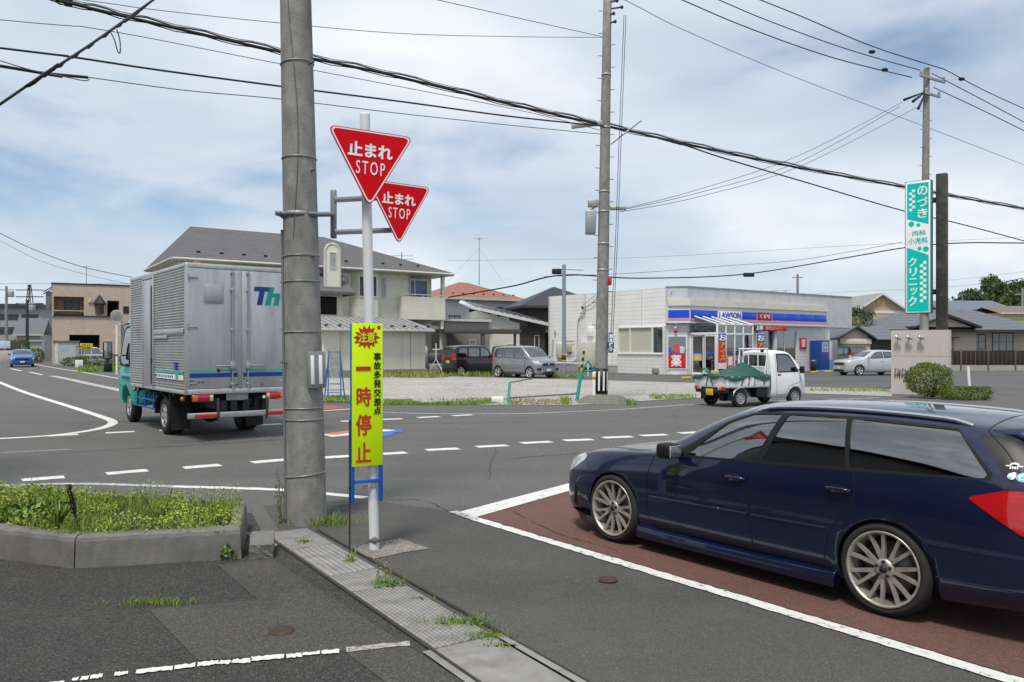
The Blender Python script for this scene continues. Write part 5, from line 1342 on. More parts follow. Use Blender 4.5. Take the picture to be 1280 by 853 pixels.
for ln, m_ in zip(lens_, kinds):
 o = MB(); o.bbox(0.006, ln-0.006, -0.205, 0.205, -0.02, 0.020 if m_ is not PLN else 0.016, 0.006)
 p = gut0+gd*s_+gn*0.05
 ob = o.build('gutter_cover', m_); ob.location = (p.x, p.y, 0.006); ob.rotation_euler = (random.uniform(-.006, .006), random.uniform(-.004, .004), ang)
 tag(ob, names[id(m_)], 'gutter cover', 'gutter covers in a row' if m_ is WAF else ('smooth gutter covers' if m_ is PLN else None))
 s_ += ln
# dark joints and the narrow border strip along the near covers
k = MB()
for off in (-0.222, 0.285): stripe(k, [tuple(gut0+gn*(0.05+off)+gd*0.1), tuple(gut1+gn*(0.05+off)+gd*1.5)], 0.025, 0.0185)
struct('gutter_joint', k, mat('joint_dirt', (0.035, 0.033, 0.028), 0.95, var=0.4, vs_=12))
k = MB();
for off in (-0.265, 0.245): stripe(k, [tuple(gut0+gn*(0.05+off)+gd*3.59), tuple(gut1+gn*(0.05+off)+gd*1.5)], 0.05, 0.022)
struct('gutter_border', k, PLN)

# small iron lids in the asphalt
iron = mat('rusty_iron', (0.075, 0.05, 0.042), 0.7, 0.3, var=0.35, vs_=30, bump=0.4, bs=140)
def lid(px, r, label):
 p = gp(*px); o = thing('iron_lid', label, 'iron lid', (p.x, p.y, 0.012))
 m = MB(); m.lathe([(0, 0.008), (r*0.8, 0.008), (r*0.84, 0.004), (r*0.88, 0.004), (r*0.9, 0.009), (r, 0.009), (r*1.02, 0.0)], 28); m.build('frame', iron, o)
 m = MB(); m.bbox(-r*0.5, r*0.5, -0.008, 0.008, 0.006, 0.012, 0.003); m.bbox(-0.008, 0.008, -r*0.5, r*0.5, 0.006, 0.0118, 0.003); m.build('raised_cross', iron, o)
lid((352, 791.5), 0.080, 'small round rusty iron lid in the patched asphalt of the car park')
lid((760, 727), 0.075, 'small reddish iron lid in the pavement beside the white edge line')

# ------------------------------------------------------------------ planting bed with a concrete kerb
KERB = mat('kerb_concrete', (0.165, 0.16, 0.148), 0.88, var=0.22, vs_=4, bump=0.4, bs=70, dirt=(0.075, 0.072, 0.062), dirt_amt=0.75, dirt_scale=2.3)
bed = thing('planting_bed', 'planting bed edged with weathered concrete kerb stones', 'planting bed')
kp = [Vector((-8.5, 8.45)), Vector((-3.66, 6.66)), Vector((-2.36, 6.97)), Vector((-2.72, 8.20)), Vector((-9.0, 10.15))]
def kerb_stone(a, b, w=0.15, h=0.275, a_in=None, b_in=None):
 """one kerb stone with a rounded top edge; mitred where given inner points"""
 d = (b-a).normalized(); n = Vector((-d.y, d.x))
 prof = [(0.0, 0.0), (0.012, h-0.05), (0.022, h-0.018), (0.045, h), (w, h), (w, 0.0)]
 m = MB(); v = []
 K = 24
 for i in range(K+1):
  t = i/K
  for (o, z) in prof:
   pa = a+(a_in-a)*(o/w) if a_in is not None else a+n*o
   pb = b+(b_in-b)*(o/w) if b_in is not None else b+n*o
   p = pa.lerp(pb, t); j = 0.006*math.sin(t*37+o*90)+0.004*math.sin(t*91+z*40)
   v.append((p.x+n.x*j*0.5, p.y+n.y*j*0.5, z+(j*0.6 if z > 0.1 else 0)))
 P = len(prof)
 f = [(i*P+j, (i+1)*P+j, (i+1)*P+j+1, i*P+j+1) for i in range(K) for j in range(P-1)]
 f += [tuple(range(P))[::-1], tuple(range(K*P, K*P+P))]
 m.add(v, f, 0, False); m.build('kerb_stone', KERB, bed, recalc=True)
inn = [Vector((-8.45, 8.60)), Vector((-3.66, 6.815)), Vector((-2.50, 7.09)), Vector((-2.83, 8.07)), Vector((-9.0, 10.0))]
gap = 0.006
def g2(a, b): d = (b-a).normalized(); return a+d*gap, b-d*gap
mid = kp[0].lerp(kp[1], 0.62); midi = inn[0].lerp(inn[1], 0.62)
kerb_stone(kp[0], mid, a_in=inn[0], b_in=midi); q = g2(mid, kp[1]); kerb_stone(q[0], q[1], a_in=midi, b_in=inn[1])
q = g2(kp[1], kp[2]); kerb_stone(q[0], q[1], a_in=inn[1]+Vector((gap, 0)), b_in=inn[2])
q = g2(kp[2], kp[3]); kerb_stone(q[0], q[1], a_in=inn[2], b_in=inn[3]); q = g2(kp[3], kp[4]); kerb_stone(q[0], q[1], a_in=inn[3], b_in=inn[4])
so = MB(); so.prism([tuple(p) for p in inn], 0.02, 0.235, 'z'); so.build('soil', mat('soil', (0.045, 0.035, 0.025), 0.95, var=0.4, vs_=12, bump=0.6, bs=30), bed)
# broken end block
o = MB(); bm = bmesh.new(); bmesh.ops.create_cube(bm, size=1)
bmesh.ops.subdivide_edges(bm, edges=bm.edges[:], cuts=4, use_grid_fill=True)
for v_ in bm.verts: v_.co = Vector((v_.co.x*0.20, v_.co.y*0.36, v_.co.z*0.14))+Vector((random.uniform(-1, 1), random.uniform(-1, 1), random.uniform(-1, 1)))*0.007+Vector((0, 0, (0.03 if v_.co.y > 0 else 0)))
o.addbm(bm, 0, False); bm.free()
ob = o.build('broken_kerb_block', KERB); ob.location = (-2.24, 7.14, 0.068); ob.rotation_euler = (0.03, 0.02, R(14)); tag(ob, 'low broken concrete block at the end of the planting bed kerb', 'concrete block')

# ------------------------------------------------------------------ leaves and grass
def blades(mb, pts, h, w, lean=0.5, seed=1, mi=0, seg=2, hv=0.5):
 r = random.Random(seed)
 for p in pts:
  a = r.uniform(0, 6.283); ll = r.uniform(0, lean); hh = h*r.uniform(1-hv, 1+hv*0.6)
  dx_, dy_ = math.cos(a), math.sin(a); b = r.uniform(0, 6.283); wx, wy = math.cos(b)*w/2, math.sin(b)*w/2
  v = []
  for i in range(seg):
   t = i/seg; k = 1-t*0.5
   v += [(p[0]+dx_*hh*ll*t*t-wx*k, p[1]+dy_*hh*ll*t*t-wy*k, p[2]+hh*t), (p[0]+dx_*hh*ll*t*t+wx*k, p[1]+dy_*hh*ll*t*t+wy*k, p[2]+hh*t)]
  v.append((p[0]+dx_*hh*ll, p[1]+dy_*hh*ll, p[2]+hh*(1-0.25*ll)))
  f = [(2*i, 2*i+1, 2*i+3, 2*i+2) for i in range(seg-1)]+[(2*seg-2, 2*seg-1, 2*seg)]
  mb.add(v, f, mi, False)
def leaves(mb, pts, size, seed=2, mi=0, flat=0.5):
 r = random.Random(seed)
 for p in pts:
  q = Euler((r.uniform(-1, 1)*1.4*flat, r.uniform(-1, 1)*1.4*flat, r.uniform(0, 6.283))).to_matrix(); s = size*r.uniform(0.6, 1.3)
  v = [Vector(p)+q @ Vector(c)*s for c in ((-0.5, 0, 0), (0, -0.32, 0.06), (0.5, 0, 0), (0, 0.32, 0.06))]
  mb.add(v, [(0, 1, 2, 3)], mi, False)
def in_poly(x, y, poly):
 c = False
 for i in range(len(poly)):
  a, b = poly[i], poly[i-1]
  if (a[1] > y) != (b[1] > y) and x < (b[0]-a[0])*(y-a[1])/(b[1]-a[1])+a[0]: c = not c
 return c
def scatter(poly, n, z, seed=1, clump=0.0):
 r = random.Random(seed); xs = [p[0] for p in poly]; ys = [p[1] for p in poly]; o = []
 from mathutils import noise
 while len(o) < n:
  x, y = r.uniform(min(xs), max(xs)), r.uniform(min(ys), max(ys))
  if in_poly(x, y, poly) and (clump == 0 or noise.noise((x*1.7, y*1.7, seed))*1.3 > r.uniform(-1, 1)*0.6+clump-0.5): o.append((x, y, z(x, y) if callable(z) else z))
 return o
GRASS = leafmat('fresh_grass', (0.075, 0.14, 0.012), (0.27, 0.37, 0.04), 3.0)
SEDUM = leafmat('sedum', (0.10, 0.17, 0.012), (0.36, 0.43, 0.04), 4.0)
WEED = leafmat('weed_leaf', (0.04, 0.09, 0.014), (0.12, 0.21, 0.03), 4.0)
DRY = leafmat('dry_grass', (0.17, 0.17, 0.05), (0.32, 0.30, 0.11), 2.0)
BUSH = leafmat('hedge_leaf', (0.030, 0.065, 0.008), (0.19, 0.23, 0.025), 1.6)
inner = [tuple(p) for p in (Vector((-8.3, 8.60)), Vector((-3.67, 6.72)), Vector((-2.40, 6.995)), Vector((-2.76, 8.14)), Vector((-9.0, 9.9)))]
def hgt(x, y):
 return 0.24
mb = MB()
from mathutils import noise as _no
ptsb = scatter(inner, 5200, 0.24, 3)
P_front = [p for p in ptsb]
lv = []
r_ = random.Random(9)
for p in scatter(inner, 21000, 0.24, 4):
 nz = _no.noise((p[0]*2.6, p[1]*2.6, 0.5)); top = 0.03+0.20*max(0, nz+0.35)
 if nz < -0.28 and p[0] < -2.8: continue
 lv.append((p[0]+r_.uniform(-.03, .03), p[1]+r_.uniform(-.04, .03), 0.24+r_.uniform(0, top)))
leaves(mb, lv, 0.025, 5, 0, 0.7)
tag(mb.build('ground_cover', SEDUM), 'low yellow green ground cover spilling over the kerb of the planting bed', 'ground cover', kind='stuff')
mb = MB()
gpts = [p for p in scatter(inner, 9000, 0.25, 6, 0.3) if p[0] < -2.65]
blades(mb, gpts, 0.115, 0.006, 0.8, 7, 0, 3, 0.6)
gp2 = [p for p in scatter(inner, 620, 0.25, 8) if p[0] < -2.7]
blades(mb, gp2, 0.20, 0.0045, 0.7, 8, 0, 3, 0.5)
tag(mb.build('bed_grass', GRASS), 'fine bright green grass growing tall in the planting bed', 'grass', kind='stuff')

def plant(name, label, cat, pos, parts_, group=None):
 o = thing(name, label, cat, pos, group=group)
 for nm, fn, m_ in parts_:
  q = MB(); fn(q); q.build(nm, m_, o)
 return o
# striped strap-leaved plant
def strap(q, n, L_, w, seed, out_=0.8):
 r = random.Random(seed)
 for k in range(n):
  a = r.uniform(0, 6.283); ln = L_*r.uniform(0.6, 1.1); v = []; K = 7; o = r.uniform(0.35, 1.0)*out_
  for i in range(K+1):
   t = i/K; rr = ln*o*t; z = ln*(t*(1.1-0.55*o*t)); ww = w*math.sin(math.pi*(0.12+0.86*t))**0.8
   c = Vector((math.cos(a)*rr, math.sin(a)*rr, z)); s2 = Vector((-math.sin(a), math.cos(a), 0))*ww/2
   v += [c-s2, c+Vector((0, 0, -ww*0.15)), c+s2]
  for i in range(K):
   b = i*3; q.add([v[b], v[b+1], v[b+4], v[b+3]], [(0, 1, 2, 3)], 1 if k % 2 else 0, True); q.add([v[b+1], v[b+2], v[b+5], v[b+4]], [(0, 1, 2, 3)], 0, True)
STRAP = mat('strap_leaf_green', (0.06, 0.13, 0.015), 0.5, var=0.25); STRAPY = mat('strap_leaf_yellow', (0.34, 0.33, 0.045), 0.5, var=0.2)
plant('strap_leaved_plant', 'clump of yellow striped strap leaves near the kerb corner', 'plant', (-3.98, 6.98, 0.26), [('leaves', lambda q: strap(q, 26, 0.27, 0.024, 4), [STRAP, STRAPY])])
def bushy(q, n, rx, ry, rz, size, seed):
 r = random.Random(seed); pts = []
 while len(pts) < n:
  p = Vector((r.uniform(-1, 1), r.uniform(-1, 1), r.uniform(-0.2, 1)))
  if 0.35 < p.length < 1: pts.append((p.x*rx, p.y*ry, p.z*rz))
 leaves(q, pts, size, seed, 0, 1.0)
plant('leafy_shrub', 'broad leaved bright green shrub at the left edge of the planting bed', 'shrub', (-4.45, 7.45, 0.22), [('leaves', lambda q: bushy(q, 900, 0.42, 0.30, 0.22, 0.06, 6), leafmat('broad_leaf', (0.05, 0.12, 0.012), (0.15, 0.25, 0.03), 5))])
def spike(q, h, seed):
 r = random.Random(seed)
 q.tube([(0, 0, 0), (-0.03, 0, h*0.6), (-0.07, 0, h)], [0.012, 0.009, 0.003], 6)
 pts = [(-0.03-0.04*(t)+r.uniform(-.022, .022), r.uniform(-.022, .022), h*(0.35+0.65*t)) for t in [k/160 for k in range(160)]]
 leaves(q, pts, 0.024, seed, 0, 1.2)
plant('dead_flower_spike', 'dark brown dead flower spike in the planting bed', 'plant', (-3.93, 7.20, 0.22), [('stem', lambda q: spike(q, 0.40, 3), mat('dead_stem', (0.022, 0.014, 0.012), 0.9, var=0.4))])
def twig(q):
 q.tube([(0, 0, 0), (-0.10, 0, 0.16), (-0.20, 0.02, 0.30)], 0.004, 5); q.tube([(0, 0, 0.05), (0.07, 0, 0.20), (0.10, 0.02, 0.33)], 0.004, 5); q.tube([(-0.05, 0, 0.08), (0.0, 0.02, 0.2)], 0.003, 5)
plant('dry_twig', 'dry forked twig sticking out of the grass in the bed', 'twig', (-3.22, 7.30, 0.24), [('twigs', twig, mat('twig_bark', (0.07, 0.05, 0.035), 0.9))])
plant('kerb_weed', 'small dark green weed growing from the foot of the kerb', 'weed', (-2.47, 6.93, 0.0), [('leaves', lambda q: bushy(q, 70, 0.08, 0.04, 0.16, 0.045, 8), WEED)])
# weeds along the gutter and at the poles
def tuft(q, n, rx, ry, h, seed, w=0.006):
 r = random.Random(seed)
 blades(q, [(r.gauss(0, rx/2), r.gauss(0, ry/2), 0) for _ in range(n)], h, w, 0.9, seed, 0, 3, 0.5)
def weed(px, label, n, rx, ry, h, leafy=0, seed=1, m_=None):
 p = gp(*px)
 pr = [('blades', lambda q: tuft(q, n, rx, ry, h, seed), m_ or GRASS)]
 if leafy: pr.append(('leaves', lambda q: leaves(q, [(random.gauss(0, rx/2.5), random.gauss(0, ry/2.5), random.uniform(0.005, h*0.5)) for _ in range(leafy)], 0.035, seed, 0, 0.7), WEED))
 return plant('weed_tuft', label, 'weed', (p.x, p.y, 0.01), pr)
weed((404, 656), 'wide tuft of grass at the foot of the large grey utility pole', 420, 0.36, 0.16, 0.10, 60, 11)
weed((378, 682), 'thin weed at the top end of the gutter covers', 60, 0.09, 0.06, 0.06, 20, 12)
weed((438, 706), 'thin weed beside the rusty stake of the warning board', 40, 0.05, 0.05, 0.14, 10, 13)
weed((486, 735), 'pale green leafy weed halfway along the gutter with seed stalks', 150, 0.14, 0.10, 0.07, 90, 14, leafmat('pale_weed', (0.09, 0.17, 0.02), (0.2, 0.29, 0.05), 4))
weed((575, 783), 'large grass tuft in the gutter joint', 200, 0.22, 0.09, 0.07, 50, 15)
weed((606, 800), 'smaller grass tuft below the large one in the gutter joint', 160, 0.16, 0.07, 0.05, 50, 16)
weed((628, 812), 'sparse brownish weed lowest in the gutter joint', 60, 0.12, 0.04, 0.04, 30, 17, DRY)
weed((525, 752), 'tiny weed between the leafy weed and the large grass tuft', 40, 0.08, 0.04, 0.03, 25, 18)
weed((195, 757), 'faint flattened grass in the dark asphalt beside the patch', 260, 0.32, 0.06, 0.045, 0, 19)
def stalks(q, n, h, seed, sp):
 r = random.Random(seed)
 for k in range(n):
  x, y = r.gauss(0, sp), r.gauss(0, sp); lx, ly = r.uniform(-.08, .08), r.uniform(-.08, .08); hh = h*r.uniform(.5, 1)
  q.tube([(x, y, 0), (x+lx*.4, y+ly*.4, hh*.6), (x+lx, y+ly, hh)], [0.003, 0.0025, 0.001], 4)
  leaves(q, [(x+lx*t+r.uniform(-.02, .02), y+ly*t+r.uniform(-.02, .02), hh*t) for t in [r.random() for _ in range(26)]], 0.02, k, 0, 1.2)
p = gp(354, 655); plant('tall_weed', 'tall thin seeding weed against the left side of the grey utility pole', 'weed', (p.x, p.y+0.05, 0), [('stalks', lambda q: stalks(q, 9, 0.62, 5, 0.035), leafmat('seeding_weed', (0.06, 0.09, 0.02), (0.14, 0.15, 0.06), 5))])
p = gp(483, 727); plant('seed_stalk', 'thin pale seed stalks above the leafy gutter weed', 'weed', (p.x, p.y, 0), [('stalks', lambda q: stalks(q, 4, 0.22, 7, 0.03), DRY)])

# grass along the front of the gravel lot and at the shed
fr_ = MB(); fr2 = MB(); r_ = random.Random(12)
def grass_px(mb, px0, px1, y0, y1, n, h, w, seed, mi=0):
 r = random.Random(seed); pts = []
 while len(pts) < n:
  x = r.uniform(px0, px1); y = r.uniform(y0, y1)
  g_ = gp(x, y)
  if _no.noise((g_.x*0.6, g_.y*0.9, seed)) > -0.12-0.1*r.random(): pts.append((g_.x, g_.y, g_.z+0.01))
 blades(mb, pts, h, w, 0.9, seed, mi, 2, 0.6)
grass_px(fr_, 404, 470, 497, 504, 1700, 0.11, 0.03, 31); grass_px(fr_, 480, 625, 501, 507, 2600, 0.09, 0.03, 32)
grass_px(fr2, 560, 715, 499, 507, 900, 0.08, 0.03, 33); grass_px(fr_, 779, 796, 504, 508, 110, 0.16, 0.03, 34); grass_px(fr_, 812, 870, 494, 500, 600, 0.08, 0.03, 35)
grass_px(fr_, 700, 711, 501, 507, 90, 0.22, 0.025, 36)
grass_px(fr2, 404, 560, 468.5, 473, 2600, 0.22, 0.05, 37); grass_px(fr_, 404, 450, 466, 472, 1600, 0.40, 0.05, 38); grass_px(fr_, 480, 640, 468, 471, 1400, 0.28, 0.05, 39)
grass_px(fr_, 690, 730, 471, 473, 500, 0.16, 0.05, 40); grass_px(fr_, 1012, 1112, 487, 490, 300, 0.12, 0.03, 41)
tag(fr_.build('verge_grass', GRASS), 'ragged green grass along the edges of the gravel lot', 'grass', kind='stuff')
tag(fr2.build('dry_verge', DRY), 'yellowing dry grass thinning into the gravel', 'dry grass', kind='stuff')
# ------------------------------------------------------------------ buildings
def siding(name, base, pitch=0.2, vertical=False, depth=0.012, **k):
 m = mat(name, base, k.pop('rough', 0.6), **k)
 t, n, L, b = nodes_of(m)
 tc_ = n.new('ShaderNodeTexCoord'); w = n.new('ShaderNodeTexWave'); w.wave_type = 'BANDS'; w.wave_profile = 'SAW'
 w.bands_direction = 'X' if vertical else 'Z'
 w.inputs['Scale'].default_value = 0.314/pitch
 L(tc_.outputs['Object'], w.inputs['Vector'])
 r = n.new('ShaderNodeValToRGB'); r.color_ramp.elements[0].position = 0.0; r.color_ramp.elements[0].color = (0, 0, 0, 1); r.color_ramp.elements[1].position = 0.10; r.color_ramp.elements[1].color = (1, 1, 1, 1)
 L(w.outputs['Fac'], r.inputs[0])
 bp = n.new('ShaderNodeBump'); bp.inputs['Strength'].default_value = 1.0; bp.inputs['Distance'].default_value = depth
 L(r.outputs[0], bp.inputs['Height']); L(bp.outputs[0], b.inputs['Normal'])
 # joints a little darker than the boards
 src = b.inputs['Base Color'].links[0].from_socket
 mx = n.new('ShaderNodeMix'); mx.data_type = 'RGBA'; L(r.outputs[0], mx.inputs['Factor']); mx.inputs['A'].default_value = (*[c*0.84 for c in base], 1); L(src, mx.inputs['B'])
 L(mx.outputs['Result'], b.inputs['Base Color'])
 return m
def tiles(name, base, mortar, bw, bh, ms=0.006, offset=0.0, axis='XZ', **k):
 m = mat(name, base, k.pop('rough', 0.6), **k)
 t, n, L, b = nodes_of(m)
 tc_ = n.new('ShaderNodeTexCoord'); sp = n.new('ShaderNodeSeparateXYZ'); L(tc_.outputs['Object'], sp.inputs[0])
 ad = n.new('ShaderNodeMath'); L(sp.outputs['X'], ad.inputs[0]); L(sp.outputs['Y'], ad.inputs[1])
 cb = n.new('ShaderNodeCombineXYZ'); L(ad.outputs[0], cb.inputs[0]); L(sp.outputs['Z'], cb.inputs[1])
 br = n.new('ShaderNodeTexBrick'); L(cb.outputs[0], br.inputs['Vector']); br.inputs['Scale'].default_value = 1; br.offset = offset
 br.inputs['Brick Width'].default_value = bw; br.inputs['Row Height'].default_value = bh; br.inputs['Mortar Size'].default_value = ms
 src = b.inputs['Base Color'].links[0].from_socket
 mx = n.new('ShaderNodeMix'); mx.data_type = 'RGBA'; L(br.outputs['Fac'], mx.inputs['Factor']); L(src, mx.inputs['A']); mx.inputs['B'].default_value = (*mortar, 1)
 L(mx.outputs['Result'], b.inputs['Base Color'])
 return m
def along(o, ang, px):
 """distance from o along a heading to the column px of the photograph"""
 c, s = math.cos(R(ang)), math.sin(R(ang)); k = (px-640)/F
 return (k*o[1]-o[0])/(c-k*s)
def zat(py, Y, g=0.2): return H-(py-HZ)/F*Y-g
WINFR = mat('window_frame_dark', (0.05, 0.045, 0.04), 0.4, 0.3); WINFW = mat('window_frame_white', (0.62, 0.62, 0.60), 0.45)
PANE = mat('house_pane', (0.03, 0.035, 0.04), 0.06, var=0.5, vs_=1.2, coat=0.5); CURTAIN = mat('curtained_pane', (0.33, 0.34, 0.34), 0.12, var=0.18, vs_=2.5, coat=0.5); BLIND = mat('cream_blind', (0.50, 0.49, 0.40), 0.25, var=0.06, coat=0.4)
DARKOPEN = mat('opening_shade', (0.012, 0.011, 0.010), 0.9)  # near-black colour stands in for the shade inside openings
def window(parent, x0, x1, z0, z1, y=0.0, face='front', fr=None, pane=None, mull=1, fw=0.05, name='window', rail=False, d=0.05):
 """frame with its pane; face: 'front' (towards -y) or 'left' (towards -x, then x0..x1 runs along y)"""
 m = MB(); p = MB()
 def B(q, a, b, c, e, k0, k1):
  if face == 'front': q.box(a, b, y-k1, y-k0, c, e)
  else: q.box(y-k1, y-k0, a, b, c, e)
 B(m, x0, x1, z0, z0+fw, 0.003, d); B(m, x0, x1, z1-fw, z1, 0.003, d); B(m, x0, x0+fw, z0+fw, z1-fw, 0.003, d); B(m, x1-fw, x1, z0+fw, z1-fw, 0.003, d)
 for k in range(1, mull+1):
  xm = x0+(x1-x0)*k/(mull+1); B(m, xm-fw*.4, xm+fw*.4, z0+fw, z1-fw, 0.003, d-0.01)
 if rail: zm = (z0+z1)/2; B(m, x0+fw, x1-fw, zm-fw*.35, zm+fw*.35, 0.003, d-0.013)
 w = m.build(name, fr or WINFR, parent)
 B(p, x0+fw*.5, x1-fw*.5, z0+fw*.5, z1-fw*.5, 0.002, 0.022); p.build('pane', pane or PANE, w)
 return w
def hip_roof(x0, x1, y0, y1, z, h, ov, t=0.16, ridge=None):
 a0, a1, b0, b1 = x0-ov, x1+ov, y0-ov, y1+ov
 d = (b1-b0)/2; r0, r1 = (a0+d, a1-d) if ridge is None else ridge; ym = (b0+b1)/2
 m = MB()
 v = [(a0,b0,z),(a1,b0,z),(a1,b1,z),(a0,b1,z),(r0,ym,z+h),(r1,ym,z+h),(a0,b0,z-t),(a1,b0,z-t),(a1,b1,z-t),(a0,b1,z-t)]
 m.add(v, [(0,1,5,4),(1,2,5),(2,3,4,5),(3,0,4)], 0); m.add(v, [(0,6,7,1),(1,7,8,2),(2,8,9,3),(3,9,6,0),(6,9,8,7)], 1)
 return m, (a0, a1, b0, b1, r0, r1, ym)
def gable_roof(x0, x1, y0, y1, z, h, ov, along_x=True, t=0.16, over_end=None):
 oe = ov if over_end is None else over_end
 m = MB()
 if along_x:
  a0, a1, b0, b1 = x0-oe, x1+oe, y0-ov, y1+ov; ym = (b0+b1)/2
  P = lambda x, y, zz: (x, y, zz)
 else:
  a0, a1, b0, b1 = y0-oe, y1+oe, x0-ov, x1+ov; ym = (b0+b1)/2
  P = lambda x, y, zz: (y, x, zz)
 v = [P(a0,b0,z),P(a1,b0,z),P(a1,ym,z+h),P(a0,ym,z+h),P(a1,b1,z),P(a0,b1,z)]
 w = [(p[0],p[1],p[2]-t) for p in v]
 m.add(v+w, [(0,1,2,3),(3,2,4,5)], 0); m.add(v+w, [(6,9,8,7),(9,11,10,8),(0,6,7,1),(5,4,10,11),(0,3,9,6),(3,5,11,9),(1,7,8,2),(2,8,10,4)], 1)
 return m
def snow_guards(parent, pts, m_, ang=0):
 q = MB()
 for p in pts: q.bbox(p[0]-0.11, p[0]+0.11, p[1]-0.04, p[1]+0.04, p[2]-0.02, p[2]+0.085, 0.02)
 return q.build('snow_guards', m_, parent)
def bldg(name, label, cat, px, Y, ang, group=None):
 x = (px-640)/F*Y
 return thing(name, label, cat, (x, Y, gz(x, Y)), R(ang), group), (x, Y)

# ---------------------------------------------------------------- the convenience store
ST_A = 36.0; SO = (9.78, 47.27)
store = thing('convenience_store', 'white single storey convenience store with a blue sign band along its flat front', 'store', (SO[0], SO[1], 0.2), R(ST_A))
WSID = siding('white_siding', (0.80, 0.795, 0.77), 0.26, False, 0.007, rough=0.5, var=0.04, vs_=0.8, dirt=(0.52, 0.50, 0.45), dirt_amt=0.35, dirt_scale=0.9)
GRPAN = siding('grey_fascia_panel', (0.50, 0.52, 0.555), 0.9, True, 0.01, rough=0.5, var=0.05, vs_=0.7, dirt=(0.28, 0.28, 0.28), dirt_amt=0.5, dirt_scale=1.2)
WTIL = tiles('white_wall_tile', (0.70, 0.70, 0.68), (0.52, 0.52, 0.51), 0.20, 0.20, 0.014, rough=0.3, var=0.05)
GTIL = tiles('grey_wall_tile', (0.62, 0.62, 0.62), (0.47, 0.47, 0.47), 0.20, 0.20, 0.014, rough=0.35, var=0.06)
CREAM = mat('cream_fascia', (0.64, 0.62, 0.54), 0.5, var=0.06, dirt=(0.36, 0.34, 0.29), dirt_amt=0.45, dirt_scale=1.5)
BLUES = mat('sign_blue', (0.012, 0.075, 0.62), 0.25, var=0.05); PINKS = mat('sign_pink', (0.62, 0.28, 0.40), 0.35, var=0.04)
ALUF = mat('white_aluminium', (0.70, 0.70, 0.69), 0.4, var=0.05)
SHOPGL = glassy('shop_glass', (0.62, 0.68, 0.68), 1.0)
C_ = 0.9; XF = 15.8; XE = 18.5; ZT = 5.3; DP = 12.2
# walls
w = MB()
w.box(0.0, 0.16, 4.95, DP, 0.45, ZT-0.03); w.box(0.0, 0.16, 1.0, 4.95, 2.9, ZT-0.03); w.box(0.0, 0.16, C_, 1.0, 1.2, ZT-0.03)
w.box(0.0, XF, DP-0.16, DP, 0.0, ZT-0.05); w.box(XF-0.16, XF, 0.02, DP-0.16, 0.0, ZT-0.05)
w.build('siding_wall', WSID, store)
w = MB(); w.box(-0.10, 0.16, 1.0, 4.95, 0.0, 1.25); w.box(-0.10, 0.16, 0.86, 1.02, 0.0, 2.95); w.build('tile_wall', WTIL, store)
w = MB(); w.box(0.02, 0.18, 4.97, DP, 0.0, 0.45); w.build('plinth', mat('plinth_grey', (0.34, 0.335, 0.32), 0.8, var=0.15), store)
r = MB(); r.box(0.2, XF-0.2, 0.6, DP-0.2, ZT-0.5, ZT-0.3); r.build('flat_roof', mat('roof_felt', (0.2, 0.2, 0.2), 0.9), store)
for y in (11.9, 8.2, 5.6, 2.9):           # faint panel joints
 q = MB(); q.box(-0.006, 0.0, y-0.012, y+0.012, 0.5, ZT-0.05); q.build('wall_joint', mat('joint', (0.44, 0.43, 0.41), 0.7), store)
# the corner is cut off at 45 degrees: front of the shop along y = 0
CH = Matrix.Translation((0, C_, 0)) @ Matrix.Rotation(R(-45), 4, 'Z'); CL = C_*math.sqrt(2)   # chamfer frame: x from 0 to CL, outside is -y
def fascia(z0, z1, out, m_, name, x1, zt=None, back=0.0):
 q = MB(); k = out*math.tan(R(22.5))
 pl = [(-out, 3.0 if name == 'x' else C_+k), (C_+k if False else C_-k*0, -out), (x1, -out), (x1, back), (C_, back), (0.0+back*0, C_)]
 # outline outside the walls: left face stub, chamfer, front
 o = out/math.sqrt(2)
 pl = [(-out*0.0+0.0, C_+0.01), (-out*0.35, C_-out*0.93+0.0), (C_-out*0.41, -out), (x1, -out), (x1, 0.01), (C_, 0.01)]
 q.prism(pl, z0, z1, 'z'); return q.build(name, m_, store)
fascia(4.52, ZT, 0.05, GRPAN, 'parapet_panel', XE);
fascia(ZT-0.04, ZT+0.03, 0.09, mat('parapet_cap', (0.36, 0.36, 0.36), 0.5, 0.3, var=0.2, vs_=3, dirt=(0.16, 0.14, 0.12), dirt_amt=0.6, dirt_scale=2), 'parapet_cap', XE)
fascia(4.13, 4.50, 0.40, CREAM, 'cream_fascia', 15.0)
fascia(3.10, 4.13, 0.30, ALUF, 'sign_housing', 14.95)
q = MB(); q.box(14.95, XE, -0.06, 0.0, 3.05, 4.52); q.box(XE-0.2, XE, 0, 5.5, 3.05, ZT); q.box(XF, XE-0.2, 0.0, 5.5, 3.05, 3.15); q.build('side_fascia', GRPAN, store)
q = MB(); q.box(C_, XE-0.01, 0.01, 0.25, 3.0, 3.10); q.box(1.0, 14.9, -0.28, 0.0, 3.055, 3.095); q.build('soffit', mat('soffit_white', (0.6, 0.6, 0.59), 0.6), store)
